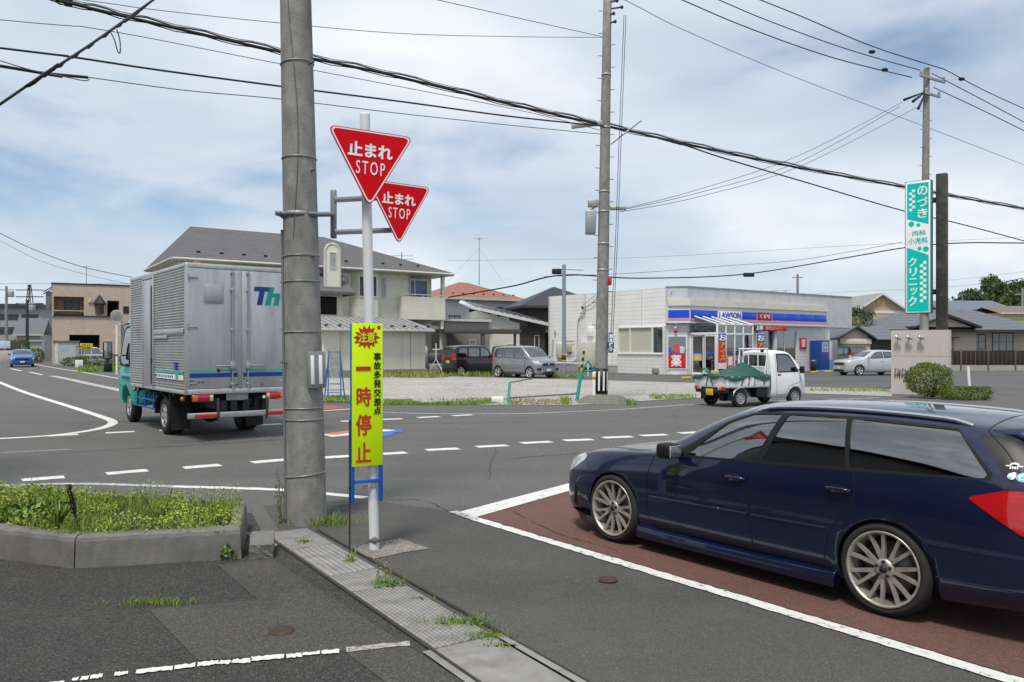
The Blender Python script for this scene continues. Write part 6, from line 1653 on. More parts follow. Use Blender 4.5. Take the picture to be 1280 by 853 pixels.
# glowing-looking but unlit sign band: blue panels with white gaps
sgn = thing('sign_band', None, None); sgn.parent = store
zb0, zb1 = 3.40, 3.87
fro = -0.315
q = MB(); xs = [0.95, 2.05, 3.2, 4.25]
def panel(a, b): q = MB(); q.bbox(a+0.02, b-0.02, fro-0.012, fro+0.02, zb0, zb1, 0.006); q.build('blue_panel', BLUES, sgn)
for a, b in ((0.85, 1.45), (1.45, 2.35), (2.35, 3.3), (5.65, 7.15), (8.75, 10.3), (10.3, 11.85), (11.85, 13.4), (13.4, 14.9)): panel(a, b)
q = MB(); a_ = (-0.105, C_-0.28); b_ = (C_-0.125, -0.30); dd = Vector((b_[0]-a_[0], b_[1]-a_[1])).normalized(); nn = Vector((dd.y, -dd.x))
for z0, z1, mi, off in ((zb0, zb1, 0, 0.022),):
 A = Vector(a_)+dd*0.02; B = Vector(b_)-dd*0.01
 pl = [tuple(A+nn*0.003), tuple(B+nn*0.003), tuple(B+nn*off), tuple(A+nn*off)]; q.prism(pl, z0, z1, 'z')
q.build('blue_panel', BLUES, sgn)
q = MB(); q.box(0.80, 14.9, fro-0.008, fro+0.01, 3.255, 3.395)
A = Vector(a_)+dd*0.02; B = Vector(b_)-dd*0.01; q.prism([tuple(A+nn*0.003), tuple(B+nn*0.003), tuple(B+nn*0.016), tuple(A+nn*0.016)], 3.255, 3.395, 'z')
q.build('pink_stripe', PINKS, sgn)
q = MB(); q.bbox(3.34, 5.62, fro-0.010, fro+0.01, zb0-0.03, zb1+0.03, 0.004); nb = q.build('name_board', SIGNW, sgn)
q = MB(); fit_txt(q, 'LAWSON', 3.44, 5.52, zb0+0.05, zb1-0.05, fro-0.016, bold=0.06, depth=0.006)
q.build('lettering', mat('letter_blue', (0.005, 0.07, 0.42), 0.35), nb)
q = MB(); q.bbox(7.2, 8.7, fro-0.014, fro+0.02, zb0-0.02, zb1+0.02, 0.006); rb = q.build('red_board', mat('sign_dark_red', (0.36, 0.03, 0.05), 0.35), sgn)
q = MB(); fit_txt(q, 'くすり', 7.45, 8.45, zb0+0.10, zb1-0.10, fro-0.020, bold=0.03, depth=0.006); q.build('lettering', SIGNW, rb)
# front wall of grey tile with its windows
w = MB()
for a, b, c, d in ((C_+0.02, 1.19, 0.0, 3.05), (4.43, 7.3, 2.45, 3.05), (4.43, 4.9, 0.0, 2.45), (7.3, 8.0, 0.0, 3.05), (8.0, 11.9, 0.0, 0.42), (8.0, 11.9, 2.80, 3.05), (11.9, XF-0.16, 0.0, 3.05), (4.9, 7.3, 0.0, 0.5), (1.19, 4.43, 2.95, 3.05)):
 w.box(a, b, 0.02, 0.18, c, d)
w.build('tile_wall', GTIL, store)
def shopwin(x0, x1, z0, z1, y, mull, name='shop_window'):
 m = MB(); fw = 0.05
 m.box(x0, x1, y, y+0.06, z0, z0+fw); m.box(x0, x1, y, y+0.06, z1-fw, z1)
 for k in range(mull+2):
  xm = x0+(x1-x0)*k/(mull+1); m.box(xm-0.03 if k else xm, xm+0.03 if k <= mull else xm, y+0.002, y+0.058, z0+fw, z1-fw)
 o = m.build(name, ALUF, store); p = MB(); p.box(x0+.02, x1-.02, y+0.028, y+0.034, z0+.02, z1-.02); p.build('pane', SHOPGL, o); return o
shopwin(8.0, 11.9, 0.42, 2.80, 0.06, 2); shopwin(4.9, 7.3, 0.5, 2.45, 0.06, 1)
q = MB()
for x in (7.65, 9.35): q.bbox(x-0.13, x+0.13, -0.16, 0.015, 0.0, 3.05, 0.01)
q.build('pillar', mat('pillar_grey', (0.50, 0.50, 0.50), 0.5, var=0.05), store)
# the chamfer: window with a red board
def chq(): return MB()
q = MB(); q.box(0.10, CL, 0.02, 0.12, 2.35, 3.05, 0, CH); q.box(0.10, CL, 0.02, 0.12, 0.0, 0.32, 0, CH); q.build('tile_wall', GTIL, store)
q = MB()
for a, b, c, d in ((0.10, 0.16, 0.32, 2.35), (CL-0.08, CL, 0.32, 2.35), (0.16, CL-0.08, 0.32, 0.37), (0.16, CL-0.08, 2.28, 2.35)): q.box(a, b, -0.02, 0.08, c, d, 0, CH)
cw = q.build('corner_window', ALUF, store)
q = MB(); q.box(0.14, CL-0.06, 0.03, 0.04, 0.35, 2.3, 0, CH); q.build('pane', SHOPGL, cw)
q = MB(); q.box(0.17, CL-0.09, -0.012, 0.01, 0.40, 1.28, 0, CH); rb = q.build('red_board', mat('poster_red', (0.56, 0.02, 0.035), 0.35, var=0.05), store)
t_ = fit_txt(MB(), '薬', 0.32, 0.94, 0.48, 1.20, -0.018, bold=0.035); q = MB(); q.add(t_.v, t_.f, 0, False, CH); q.build('lettering', SIGNW, rb)
def poster(x0, x1, z0, z1, y, m_, M_=None, nm='poster'):
 p = MB(); p.box(x0, x1, y-0.006, y, z0, z1, 0, M_); return p.build(nm, m_, store)
PB = mat('poster_blue', (0.02, 0.12, 0.42), 0.4, var=0.3, vs_=5); PY = mat('poster_yellow', (0.55, 0.45, 0.22), 0.4, var=0.35, vs_=9); PR = mat('poster_red_white', (0.50, 0.10, 0.09), 0.4, var=0.5, vs_=11); PP = mat('poster_pale', (0.52, 0.58, 0.58), 0.4, var=0.3, vs_=7); PG = mat('poster_green', (0.12, 0.36, 0.20), 0.4, var=0.35, vs_=8)
poster(0.5, 0.78, 1.34, 1.85, 0.02, PR, CH); poster(0.84, 1.12, 1.30, 1.7, 0.02, PP, CH); poster(0.16, 0.34, 1.30, 1.62, 0.02, PB, CH); poster(0.16, CL-0.10, 1.285, 1.36, 0.025, PB, CH)
# glazed porch standing out from the front: doors in its left face
P0, P1, PD, PH1, PH2 = 1.19, 4.43, 2.05, 2.42, 3.0
pr = thing('glazed_porch', None, None); pr.parent = store
q = MB()
yy = [-PD, -1.27, -1.13, -0.30, 0.0]
for y in (-PD, -0.06): q.bbox(P0-0.06, P0+0.06, y-0.02, y+0.10, 0.0, PH1, 0.008)
q.bbox(P0-0.06, P0+0.06, -PD, 0.0, PH1-0.05, PH1+0.10, 0.008); q.bbox(P0-0.05, P0+0.05, -PD, 0.0, 0.0, 0.05, 0.006)
for x in (P0, P0+0.75, P0+1.55, P0+2.35, P1): q.bbox(x-0.045, x+0.045, -PD-0.02, -PD+0.07, 0.0, PH2, 0.008)
q.bbox(P0, P1, -PD-0.025, -PD+0.075, PH1-0.05, PH1+0.06, 0.008); q.bbox(P0, P1, -PD-0.02, -PD+0.06, 0.0, 0.07, 0.006); q.bbox(P0, P1, -PD-0.03, -PD+0.08, PH2-0.06, PH2+0.02, 0.008)
for x in (P0, P0+0.75, P0+1.55, P0+2.35, P1): q.tube([(x, -PD+0.02, PH2), (x, -0.32, PH2+0.50)], 0.045, 4)
q.bbox(P1-0.05, P1+0.05, -PD, 0.0, PH1-0.05, PH1+0.06, 0.008)
q.build('porch_frame', ALUF, pr)
q = MB(); q.box(P0+0.02, P1-0.02, -PD+0.02, -PD+0.026, 0.06, PH2-0.05); q.box(P1-0.004, P1+0.002, -PD, 0, 0.06, PH1-0.04); q.box(P0-0.004, P0+0.002, -PD, 0, PH1+0.08, PH2)
q.build('porch_glass', SHOPGL, pr)
q = MB(); q.add([(P0, -PD, PH2), (P1, -PD, PH2), (P1, -0.30, PH2+0.51), (P0, -0.30, PH2+0.51)], [(0, 1, 2, 3)]); q.build('sloping_glass', SHOPGL, pr)
for a, b in ((-1.95, -1.12), (-1.0, -0.10)):
 q = MB(); x = P0-0.03 if a < -1.5 else P0+0.03
 for c, d, e, f in ((a, a+0.07, 0.06, PH1-0.05), (b-0.07, b, 0.06, PH1-0.05), (a+0.07, b-0.07, 0.06, 0.16), (a+0.07, b-0.07, PH1-0.13, PH1-0.05)): q.box(x-0.02, x+0.02, c, d, e, f)
 o = q.build('sliding_door', ALUF, pr); q = MB(); q.box(x-0.004, x+0.003, a+0.05, b-0.05, 0.12, PH1-0.1); q.build('pane', SHOPGL, o)
 q = MB(); q.box(x-0.012, x-0.006, a+0.10, b-0.10, 1.28, 1.36); q.build('blue_strip', PB, o)
q = MB(); q.box(P0-0.045, P0-0.038, -0.9, -0.25, 0.85, 1.25); q.build('poster', PY, pr)
q = MB(); q.box(P0+0.8, P0+1.45, -PD-0.012, -PD-0.004, 0.45, 1.2); q.build('poster', PR, pr); q = MB(); fit_txt(q, '薬', P0+0.88, P0+1.37, 0.55, 1.1, -PD-0.018, bold=0.03); q.build('lettering', SIGNW, pr)
q = MB(); q.box(P0+0.1, P0+0.65, -PD-0.012, -PD-0.004, 1.28, 1.38); q.box(P0+0.8, P0+1.45, -PD-0.012, -PD-0.004, 1.28, 1.38); q.build('blue_strip', PB, pr)
# left hand window with blinds
wl = thing('side_window', None, None); wl.parent = store
q = MB()
for a, b, c, d in ((1.0, 4.95, 1.25, 1.32), (1.0, 4.95, 2.85, 2.92), (1.0, 1.06, 1.32, 2.85), (4.89, 4.95, 1.32, 2.85), (1.88, 1.98, 1.32, 2.85), (3.82, 3.90, 1.32, 2.85)): q.box(-0.09, 0.05, a, b, c, d)
q.box(-0.16, -0.10, 0.98, 4.97, 1.20, 1.26)
q.build('frame', ALUF, wl)
q = MB(); q.box(0.0, 0.012, 1.98, 4.9, 1.3, 2.87); q.build('blind', BLIND, wl)
q = MB(); q.box(-0.03, -0.022, 1.05, 1.9, 1.3, 2.87); q.build('pane', SHOPGL, wl)
q = MB(); q.box(-0.012, -0.006, 1.5, 1.85, 1.45, 2.75); q.build('poster', PP, wl); q = MB(); q.box(-0.012, -0.006, 1.1, 1.48, 1.34, 1.72); q.build('poster', PB, wl)
for z in (1.5, 1.8, 2.1, 2.4): q = MB(); q.box(-0.017, -0.013, 1.53, 1.82, z, z+0.16); q.build('poster', PG if z < 2 else PY, wl)
# inside the shop
q = MB(); q.box(0.2, XF-0.2, 0.25, DP-0.2, 0.0, 0.02); q.build('shop_floor', mat('shop_floor', (0.42, 0.42, 0.41), 0.3), store)
q = MB(); q.box(0.2, XF-0.2, 0.25, DP-0.2, 3.06, 3.1); q.build('shop_ceiling', mat('shop_ceiling', (0.6, 0.6, 0.6), 0.8), store)
GOODS = [mat('goods_%s' % n, c, 0.5, var=0.5, vs_=7) for n, c in (('red', (0.4, 0.07, 0.05)), ('white', (0.5, 0.5, 0.48)), ('blue', (0.07, 0.15, 0.35)), ('yellow', (0.5, 0.38, 0.1)), ('green', (0.1, 0.28, 0.12)))]
rr = random.Random(4)
for k, (x, y) in enumerate(((1.6, 1.6), (4.0, 2.0), (6.4, 2.0), (8.8, 1.6), (11.2, 1.8), (3.0, 5.0), (7.0, 5.0), (11.0, 5.0))):
 q = MB(); q.box(x-0.9, x+0.9, y, y+0.5, 0.02, 1.5)
 sh = q.build('shelf', mat('shelf_grey', (0.35, 0.35, 0.34), 0.6), store)
 for g_ in range(5):
  q = MB()
  for z in (0.2, 0.55, 0.9, 1.25):
   for j in range(2):
    a = x-0.88+rr.random()*1.5; q.box(a, a+0.3, y-0.04-0.004*g_, y-0.02, z+0.003*g_, z+0.24+0.002*g_)
  q.build('goods', GOODS[g_], sh)
# things on the front wall
q = MB(); q.bbox(12.2, 12.95, -0.05, 0.015, 1.52, 2.30, 0.01); nb_ = q.build('notice_board', mat('notice_red', (0.52, 0.03, 0.05), 0.4), store)
q = MB(); q.box(12.38, 12.78, -0.056, -0.051, 1.66, 2.18); q.build('notice', mat('notice_paper', (0.6, 0.5, 0.5), 0.6, var=0.3, vs_=14), nb_)
q = MB(); q.bbox(7.0, 10.3, -0.30, -0.26, 2.72, 3.06, 0.005); bn = q.build('banner', mat('banner_red', (0.46, 0.03, 0.035), 0.5, var=0.06), store)
q = MB(); q.box(7.0, 7.9, -0.306, -0.301, 2.72, 3.06); q.build('banner_end', mat('banner_navy', (0.02, 0.04, 0.2), 0.5), bn)
q = MB(); q.add(*[(lambda t: t)(text_mesh('お得', 0.34, 0.002, 0.01))][0], 0, False, Matrix.Translation((7.45, -0.309, 2.89))); q.build('lettering', SIGNW, bn)
q = MB(); fit_txt(q, '冷たい', 8.1, 9.0, 2.78, 3.0, -0.304, depth=0.002); q.build('lettering', SIGNW, bn); q = MB(); fit_txt(q, 'コーヒー', 9.05, 9.9, 2.77, 3.01, -0.304, bold=.02, depth=0.002); q.build('lettering', mat('letter_yellow', (0.6, 0.45, 0.05), 0.5), bn)
q = MB(); q.ico((0.35, 0.42, 2.82), 0.10, 2, 0); q.ico((0.33, 0.40, 2.60), 0.10, 1, 1); q.tube([(0.5, 0.5, 2.9), (0.35, 0.42, 2.75)], 0.02, 6); q.build('door_lamp', [SIGNW, REDP], store)
# boxes, meter and cables on the side wall
def wallbox(y0, y1, z0, z1, d, m_, nm, lab=None):
 q = MB(); q.bbox(-d, 0.0, y0, y1, z0, z1, 0.015); return q.build(nm, m_, store, lab)
BEIGEB = mat('box_beige', (0.55, 0.53, 0.47), 0.5, var=0.06)
wallbox(7.2, 8.6, 0.30, 2.0, 0.45, BEIGEB, 'electric_cabinet'); wallbox(7.35, 7.9, 2.35, 2.95, 0.16, WSID, 'wall_cupboard'); wallbox(10.6, 11.1, 0.9, 1.9, 0.2, BEIGEB, 'meter_box'); wallbox(9.6, 10.0, 1.3, 1.75, 0.18, mat('box_tan', (0.42, 0.38, 0.28), 0.5), 'junction_box')
wallbox(11.3, 11.45, 2.6, 2.9, 0.12, BEIGEB, 'wall_lamp'); wallbox(1.35, 1.75, 0.05, 0.38, 0.32, mat('vent_brown', (0.25, 0.24, 0.22), 0.6), 'gas_unit')
q = MB()
q.tube(spline([(-0.06, 8.2, 4.3), (-0.09, 8.25, 3.9), (-0.05, 8.9, 3.4), (-0.05, 8.95, 1.2), (-0.06, 9.3, 0.7), (-0.05, 10.6, 0.65)], 5), 0.035, 6)
q.tube(spline([(-0.05, 11.6, 2.2), (-0.06, 11.65, 0.9), (-0.05, 11.2, 0.55)], 5), 0.06, 6)
q.tube(spline([(-0.1, 8.35, 4.35), (-0.12, 7.4, 4.55), (-0.1, 6.4, 5.2)], 5), 0.022, 6); q.tube(spline([(-0.1, 8.35, 4.5), (-0.12, 7.6, 4.85), (-0.1, 6.9, 5.25)], 5), 0.02, 6)
q.build('wall_cable', mat('grey_conduit', (0.42, 0.42, 0.40), 0.5), store)
q = MB(); q.ico((-0.14, 8.35, 4.32), 0.10, 1); q.ico((-0.14, 8.5, 3.95), 0.06, 1); q.build('insulator', BLACKP, store)
q = MB(); q.tube([(-0.1, 9.3, 2.05), (-0.1, 10.4, 2.05)], 0.025, 6); q.tube([(-0.1, 9.3, 1.25), (-0.1, 10.5, 1.25)], 0.025, 6); q.build('wall_rail', DKMETAL, store)
wallbox(6.1, 6.55, 0.95, 1.65, 0.06, mat('orange_sign', (0.55, 0.10, 0.04), 0.5), 'small_sign')

def local(px, yl, zl=0.0):                # a point in front of the store, in world space
 c, s = math.cos(R(ST_A)), math.sin(R(ST_A)); return Vector((SO[0]+c*px-s*yl, SO[1]+s*px+c*yl, 0.2+zl))
# ice chest and bins, flags, wheel stops: things of their own
p = local(13.25, -0.95); ice = thing('ice_freezer', 'tall blue ice freezer with a grey side standing against the store front', 'freezer', p, R(ST_A))
q = MB(); q.bbox(0, 1.0, 0, 0.85, 0.08, 2.1, 0.02); q.build('cabinet', mat('freezer_blue', (0.015, 0.06, 0.24), 0.35, var=0.06), ice)
q = MB(); q.bbox(1.003, 2.1, 0.05, 0.85, 0.1, 2.15, 0.02); q.build('side_unit', mat('freezer_grey', (0.20, 0.205, 0.21), 0.5, var=0.08), ice)
q = MB(); q.bbox(1.02, 1.36, 0.02, 0.06, 0.1, 2.05, 0.005); q.build('poster_strip', mat('strip_pale', (0.5, 0.42, 0.5), 0.5, var=0.4, vs_=6), ice)
q = MB(); q.box(1.01, 1.36, -0.0, 0.015, 0.1, 0.75); q.build('poster_strip', mat('strip_blue', (0.05, 0.25, 0.5), 0.5), ice)
q = MB(); q.box(0.12, 0.86, -0.008, -0.001, 1.32, 1.98); wn = q.build('notice', mat('pale_blue_notice', (0.42, 0.48, 0.58), 0.5), ice)
q = MB(); fit_txt(q, '氷氷', 0.2, 0.78, 1.66, 1.94, -0.012, depth=.002); fit_txt(q, '氷氷', 0.2, 0.78, 1.36, 1.62, -0.012, depth=.002); q.build('lettering', mat('navy_lettering', (0.02, 0.05, 0.2), 0.5), wn)
q = MB(); q.bbox(-0.05, 2.2, -0.1, 0.9, 0.0, 0.08, 0.01); q.build('base', mat('concrete_base', (0.3, 0.3, 0.29), 0.8), ice)
p = local(12.3, -1.0); bn_ = thing('ash_bin', 'dark steel cylindrical bin beside the blue ice freezer', 'bin', p)
q = MB(); q.lathe([(0, 0), (0.17, 0), (0.17, 0.80), (0.15, 0.84), (0, 0.85)], 20); q.build('drum', DKMETAL, bn_); q = MB(); q.lathe([(0.172, 0.70), (0.178, 0.70), (0.178, 0.76), (0.172, 0.76)], 20); q.build('rim', GALV, bn_)
YEL = mat('yellow_kerb_paint', (0.55, 0.42, 0.05), 0.6, var=0.2, vs_=5, dirt=(0.25, 0.2, 0.1), dirt_amt=0.5)
for k, (pxx, py_) in enumerate(((858, 474.5), (1018, 466.8), (1035, 466.5), (1049, 466.3))):
 g_ = gp(pxx, py_); o = MB(); o.bbox(-0.30, 0.30, -0.075, 0.075, 0.0, 0.13, 0.03); ob = o.build('wheel_stop', YEL); ob.location = (g_.x, g_.y, g_.z+0.008); ob.rotation_euler = (0, 0, R(ST_A))
 tag(ob, ['yellow concrete wheel stop behind the tailgate of the white pick-up', 'yellow wheel stop left of its pair before the blue ice freezer', 'yellow wheel stop right of its pair before the grey side of the ice freezer', 'yellow wheel stop half hidden by the nose of the silver hatchback'][k], 'wheel stop', 'yellow wheel stops')
def flag(px, yl, label, h=2.6):
 p = local(px, yl); o = thing('banner_flag', label, 'flag', p, R(ST_A-25))
 q = MB(); q.lathe([(0, 0), (0.2, 0), (0.18, 0.10), (0.03, 0.13), (0, 0.13)], 14); q.build('base', SIGNW, o)
 q = MB(); q.tube([(0, 0, 0.1), (0, 0, h)], 0.013, 6); q.tube([(0, 0, h-0.05), (0.52, 0, h-0.05)], 0.01, 6); q.build('pole', SIGNW, o)
 def sheet(z0, z1, mi, mm, nm):
  q = MB(); v = []; n = 10
  for i in range(n+1):
   for j in range(5):
    z = z0+(z1-z0)*i/n; x = 0.02+0.48*j/4; v.append((x, 0.05*math.sin(x*7+z*2.2), z))
  q.add(v, [(i*5+j, i*5+j+1, (i+1)*5+j+1, (i+1)*5+j) for i in range(n) for j in range(4)], 0, True); return q.build(nm, mm, o)
 cl = sheet(0.75, h-0.05, 0, mat('flag_red', (0.52, 0.05, 0.03), 0.7, var=0.2, vs_=3), 'cloth')
 sheet(1.95, h-0.06, 0, mat('flag_blue', (0.05, 0.10, 0.42), 0.7, var=0.2, vs_=3), 'cloth_top').location = (0, -0.012, 0)
 sheet(0.40, 0.745, 0, mat('flag_white', (0.6, 0.6, 0.58), 0.7, var=0.15), 'cloth_foot')
 q = MB()
 [fit_txt(q, ch, 0.12, 0.40, z_, z_+0.30, -0.07, bold=0.03) for ch, z_ in (('ア', 1.62), ('イ', 1.25), ('ス', 0.88))]; q.build('lettering', mat('flag_yellow', (0.62, 0.45, 0.05), 0.6), o)
 q = MB(); fit_txt(q, 'お', 0.06, 0.46, 2.02, 2.40, -0.08, bold=0.03); q.build('lettering', SIGNW, o)
flag(0.85, -2.35, 'red and blue banner flag standing by the porch door of the store', 2.5)
flag(4.3, -2.4, 'red and blue banner flag standing at the far end of the glazed porch', 2.5)

# ---------------------------------------------------------------- cream house with the grey hipped roof
hA = 34.0; hS = 1.12
ho, hxy = bldg('house', 'cream two storey house with a dark grey hipped roof and a balcony', 'house', 217, 46.8, hA)
CRW = siding('cream_render', (0.70, 0.67, 0.565), 0.45, False, 0.002, rough=0.7, var=0.06, vs_=1.2, dirt=(0.42, 0.40, 0.33), dirt_amt=0.3, dirt_scale=0.8)
GROOF = tiles('grey_roof_shingle', (0.118, 0.115, 0.120), (0.082, 0.080, 0.083), 0.4, 0.2, 0.02, 0.5, rough=0.85, var=0.15, vs_=2)
GUT = mat('gutter_pale', (0.50, 0.49, 0.45), 0.5)
LX = along(hxy, hA, 566)                         # eave to eave along the front
ez = zat(321, hxy[1])                            # eave height
bw = LX-1.2
w = MB(); w.box(0.4, LX*0.50, 0.5, 8.5, 0, ez-0.12); w.box(LX*0.50, LX-2.9, 0.9, 8.5, 0, ez-0.12); w.box(LX-2.9, LX-0.5, 2.3, 8.5, 0, ez-0.12); w.box(LX-3.1, LX-0.62, 0.9, 2.4, 2.95, 3.2)
w.build('wall', CRW, ho)
o4 = (hxy[0]-4.5*math.sin(R(hA)), hxy[1]+4.5*math.cos(R(hA))); m, dims = hip_roof(0.5, LX-0.5, 0.5, 8.5, ez, 2.5, 0.55, 0.2, (along(o4, hA, 238), along(o4, hA, 405)))
m.build('roof', [GROOF, GUT], ho)
gl_ = [(x, dims[2]+0.75, ez+0.75*2.55/((dims[3]-dims[2])/2)+0.02) for x in [dims[0]+1.6+k*1.35 for k in range(int((LX-2.0)/1.35))]]
snow_guards(ho, gl_, BLACKP)
q = MB(); q.tube([(dims[0], dims[2]-0.05, ez-0.10), (dims[1], dims[2]-0.05, ez-0.10)], 0.075, 8); q.tube([(dims[0]-0.05, dims[2], ez-0.10), (dims[0]-0.05, dims[3], ez-0.10)], 0.075, 8); q.build('gutter', GUT, ho)
for x_, y_ in ((LX*0.5-0.15, 0.40), (LX-3.0, 0.82)): q = MB(); q.tube([(x_, y_, 0.2), (x_, y_, ez-0.25), (x_, y_-0.35, ez-0.05)], 0.045, 8); q.build('downpipe', GUT, ho)
for x_, z_ in ((LX*0.62, 3.3), (LX*0.56, 0.5)): q = MB(); q.bbox(x_, x_+0.8, 0.55, 0.88, z_, z_+0.6, 0.03); q.cyl((x_+0.32, 0.54, z_+0.3), (x_+0.32, 0.56, z_+0.3), 0.22, n=20, mi=1); q.build('air_conditioner', [WINFW, DKMETAL], ho)
# front wing with its own small gable and arched dormer, mostly behind the pole
xw0, xw1 = along(hxy, hA, 392), along(hxy, hA, 437); Yw = hxy[1]+math.sin(R(hA))*xw0
zl = zat(365, Yw-1.0)
q = MB(); q.box(xw0-4.5, xw1-1.0, -1.3, 0.5, 0, zl-0.15); q.build('porch_wall', CRW, ho)
q = MB()
q.add([(xw0-5, -1.9, zl), (xw1-0.4, -1.9, zl), (xw1-0.4, 0.5, zl+1.35), (xw0-5, 0.5, zl+1.35), (xw0-5, -1.9, zl-0.18), (xw1-0.4, -1.9, zl-0.18), (xw1-0.4, 0.5, zl-0.18)], [(0,1,2,3), (0,4,5,1), (1,5,6,2)], 0); q.build('porch_roof', [GROOF, GUT], ho)
q = MB(); q.box(xw0-0.9, xw0+1.05, -1.33, -1.28, zat(394, Yw), zat(372, Yw)); q.build('garage_shade_panel', DARKOPEN, ho)  # black panel on the solid wall, painted as a shaded opening
xd = along(hxy, hA, 407); zd0, zd1 = zl+0.15, zat(308, Yw)
arch = [(xd-0.42, zd0), (xd+0.42, zd0), (xd+0.42, zd1-0.42)]+[(xd+0.42*math.cos(math.pi*k/10), zd1-0.42+0.42*math.sin(math.pi*k/10)) for k in range(1, 10)]+[(xd-0.42, zd1-0.42)]
q = MB(); q.prism(arch, -1.25, -0.85, 'y'); dm = q.build('dormer', CRW, ho)
arc2 = [(xd-0.5, zd0), (xd-0.5, zd1-0.42)]+[(xd-0.5*math.cos(math.pi*k/10), zd1-0.42+0.5*math.sin(math.pi*k/10)) for k in range(1, 10)]+[(xd+0.5, zd1-0.42), (xd+0.5, zd0)]
q = MB(); q.tube([(a, -1.2, b) for a, b in arc2], 0.09, 6); q.build('dormer_trim', GUT, dm)
window(dm, xd-0.24, xd+0.24, zd1-1.5, zd1-0.45, -1.25, fr=WINFW, pane=CURTAIN, mull=0)
# gable end over the bay
xb0, xb1 = along(hxy, hA, 447), along(hxy, hA, 481); Yb = hxy[1]+math.sin(R(hA))*xb0
zb_0, zb_1 = zat(371, Yb), zat(343, Yb)
q = MB(); q.prism([(xb0-0.25, 0.9), (xb0+0.2, 0.45), (xb1-0.3, 0.45), (xb1+0.1, 0.9)], 0, ez-0.13, 'z'); q.build('bay', CRW, ho)
window(ho, xb0+0.25, xb1-0.35, zb_0, zb_1, 0.45, fr=WINFW, pane=PANE, mull=1, fw=0.09); window(ho, xb1-0.30+0.32, xb1+0.55, zb_0, zb_1, 0.88, fr=WINFW, pane=CURTAIN, mull=0, fw=0.08)
window(ho, xb0-1.0, xb0-0.35, zb_0+0.3, zb_1+0.05, 0.48, fr=WINFW, pane=CURTAIN, mull=0, fw=0.08)
# balcony
xc0, xc1 = along(hxy, hA, 505), along(hxy, hA, 558); Yc = hxy[1]+math.sin(R(hA))*xc0
zc0, zc1 = zat(399, Yc), zat(370, Yc)
q = MB(); q.box(xc0, xc1+0.1, 0.35, 0.5, zc0, zc1); q.box(xc0, xc0+0.15, 0.5, 0.9, zc0, zc1); q.box(xc1-0.05, xc1+0.1, 0.5, 2.35, zc0, zc1); q.box(xc0+.15, xc1-.05, 0.5, 2.3, zc0, zc0+0.2); bal = q.build('balcony', CRW, ho)
q = MB(); q.bbox(xc0-0.03, xc1+0.13, 0.34, 0.46, zc1+0.12, zc1+0.18, 0.01)
for k in range(5): x = xc0+(xc1-xc0)*k/4; q.box(x-0.02, x+0.02, 0.38, 0.42, zc1, zc1+0.12)
q.build('balcony_rail', ALUF, bal)
q = MB(); q.bbox(xc1-0.16, xc1+0.08, 0.37, 0.60, zc1-0.1, ez-0.15, 0.01); q.bbox(xc1-0.16, xc1+0.06, 0.5, 0.72, 0, zc0, 0.01); q.build('balcony_post', CRW, bal)
window(ho, xc0+0.25, xc1-1.0, zc0+0.3, zat(347, Yc), 2.28 if False else 0.93+0.0, fr=WINFW, pane=mat('sky_pane', (0.06, 0.10, 0.16), 0.05, coat=0.6), mull=1, fw=0.07)  # blue base colour stands in for reflected sky
# television mast behind
o = thing('roof_antenna', 'thin television antenna mast rising behind the cream house', 'antenna', (*pt(502, 400, 66).to_2d(), 0.2))
q = MB(); q.cyl((0, 0, 0), (0, 0, 9.5), 0.06, 0.04, 8); q.build('mast', GALV, o)
q = MB()
for z in (8.6, 8.9, 9.2): q.tube([(-1.0, 0, z), (1.0, 0, z)], 0.02, 5); q.tube([(-0.9, -0.2, z), (0.9, 0.2, z+0.1)], 0.015, 5)
q.build('aerial', GALV, o)

# shed in front of it
shA = 38.0
sh, sxy = bldg('garden_shed', 'long low cream shed with a ribbed grey metal roof on the gravel lot', 'shed', 403, 45.0, shA)
Ls = along(sxy, shA, 535); zs1 = zat(413.5, sxy[1])
SHW = siding('shed_panel', (0.66, 0.63, 0.53), 1.3, True, 0.01, rough=0.6, var=0.06, vs_=1.0)
q = MB(); q.box(0.15, Ls-0.1, 0.15, 2.6, 0.32, zs1); q.build('wall', SHW, sh)
q = MB(); q.box(0.05, Ls, 0.08, 2.7, 0.0, 0.32); q.build('footing', mat('footing_grey', (0.26, 0.26, 0.25), 0.85, var=0.2), sh)
RIBR = mat('ribbed_metal_roof', (0.30, 0.295, 0.295), 0.55, 0.2, var=0.15, vs_=2)
q = MB(); sl = 0.78; yb = 2.9
q.add([(-0.2, -0.25, zs1+0.14), (Ls+0.35, -0.25, zs1+0.14), (Ls+0.0, yb, zs1+0.14+sl), (-0.2, yb, zs1+0.14+sl), (-0.2, -0.25, zs1), (Ls+0.35, -0.25, zs1), (Ls, yb, zs1), (-0.2, yb, zs1)], [(0,1,2,3), (0,4,5,1), (1,5,6,2), (0,3,7,4), (4,7,6,5)], 0)
for k in range(int(Ls/0.42)+1):
 x = -0.1+k*0.42
 q.add([(x-0.03, -0.26, zs1+0.15), (x+0.03, -0.26, zs1+0.15), (x+0.03, yb, zs1+0.15+sl), (x-0.03, yb, zs1+0.15+sl), (x-0.02, -0.26, zs1+0.21), (x+0.02, -0.26, zs1+0.21), (x+0.02, yb, zs1+0.21+sl), (x-0.02, yb, zs1+0.21+sl)], [(4,5,6,7), (0,4,7,3), (1,2,6,5), (0,1,5,4)], 0)
q.build('roof', RIBR, sh)
snow_guards(sh, [(0.3+k*0.85, 0.15, zs1+0.30) for k in range(int(Ls/0.85)+1)], BLACKP)
q = MB(); q.bbox(-0.22, Ls+0.3, -0.36, -0.25, zs1+0.0, zs1+0.12, 0.02); q.build('gutter', GUT, sh)
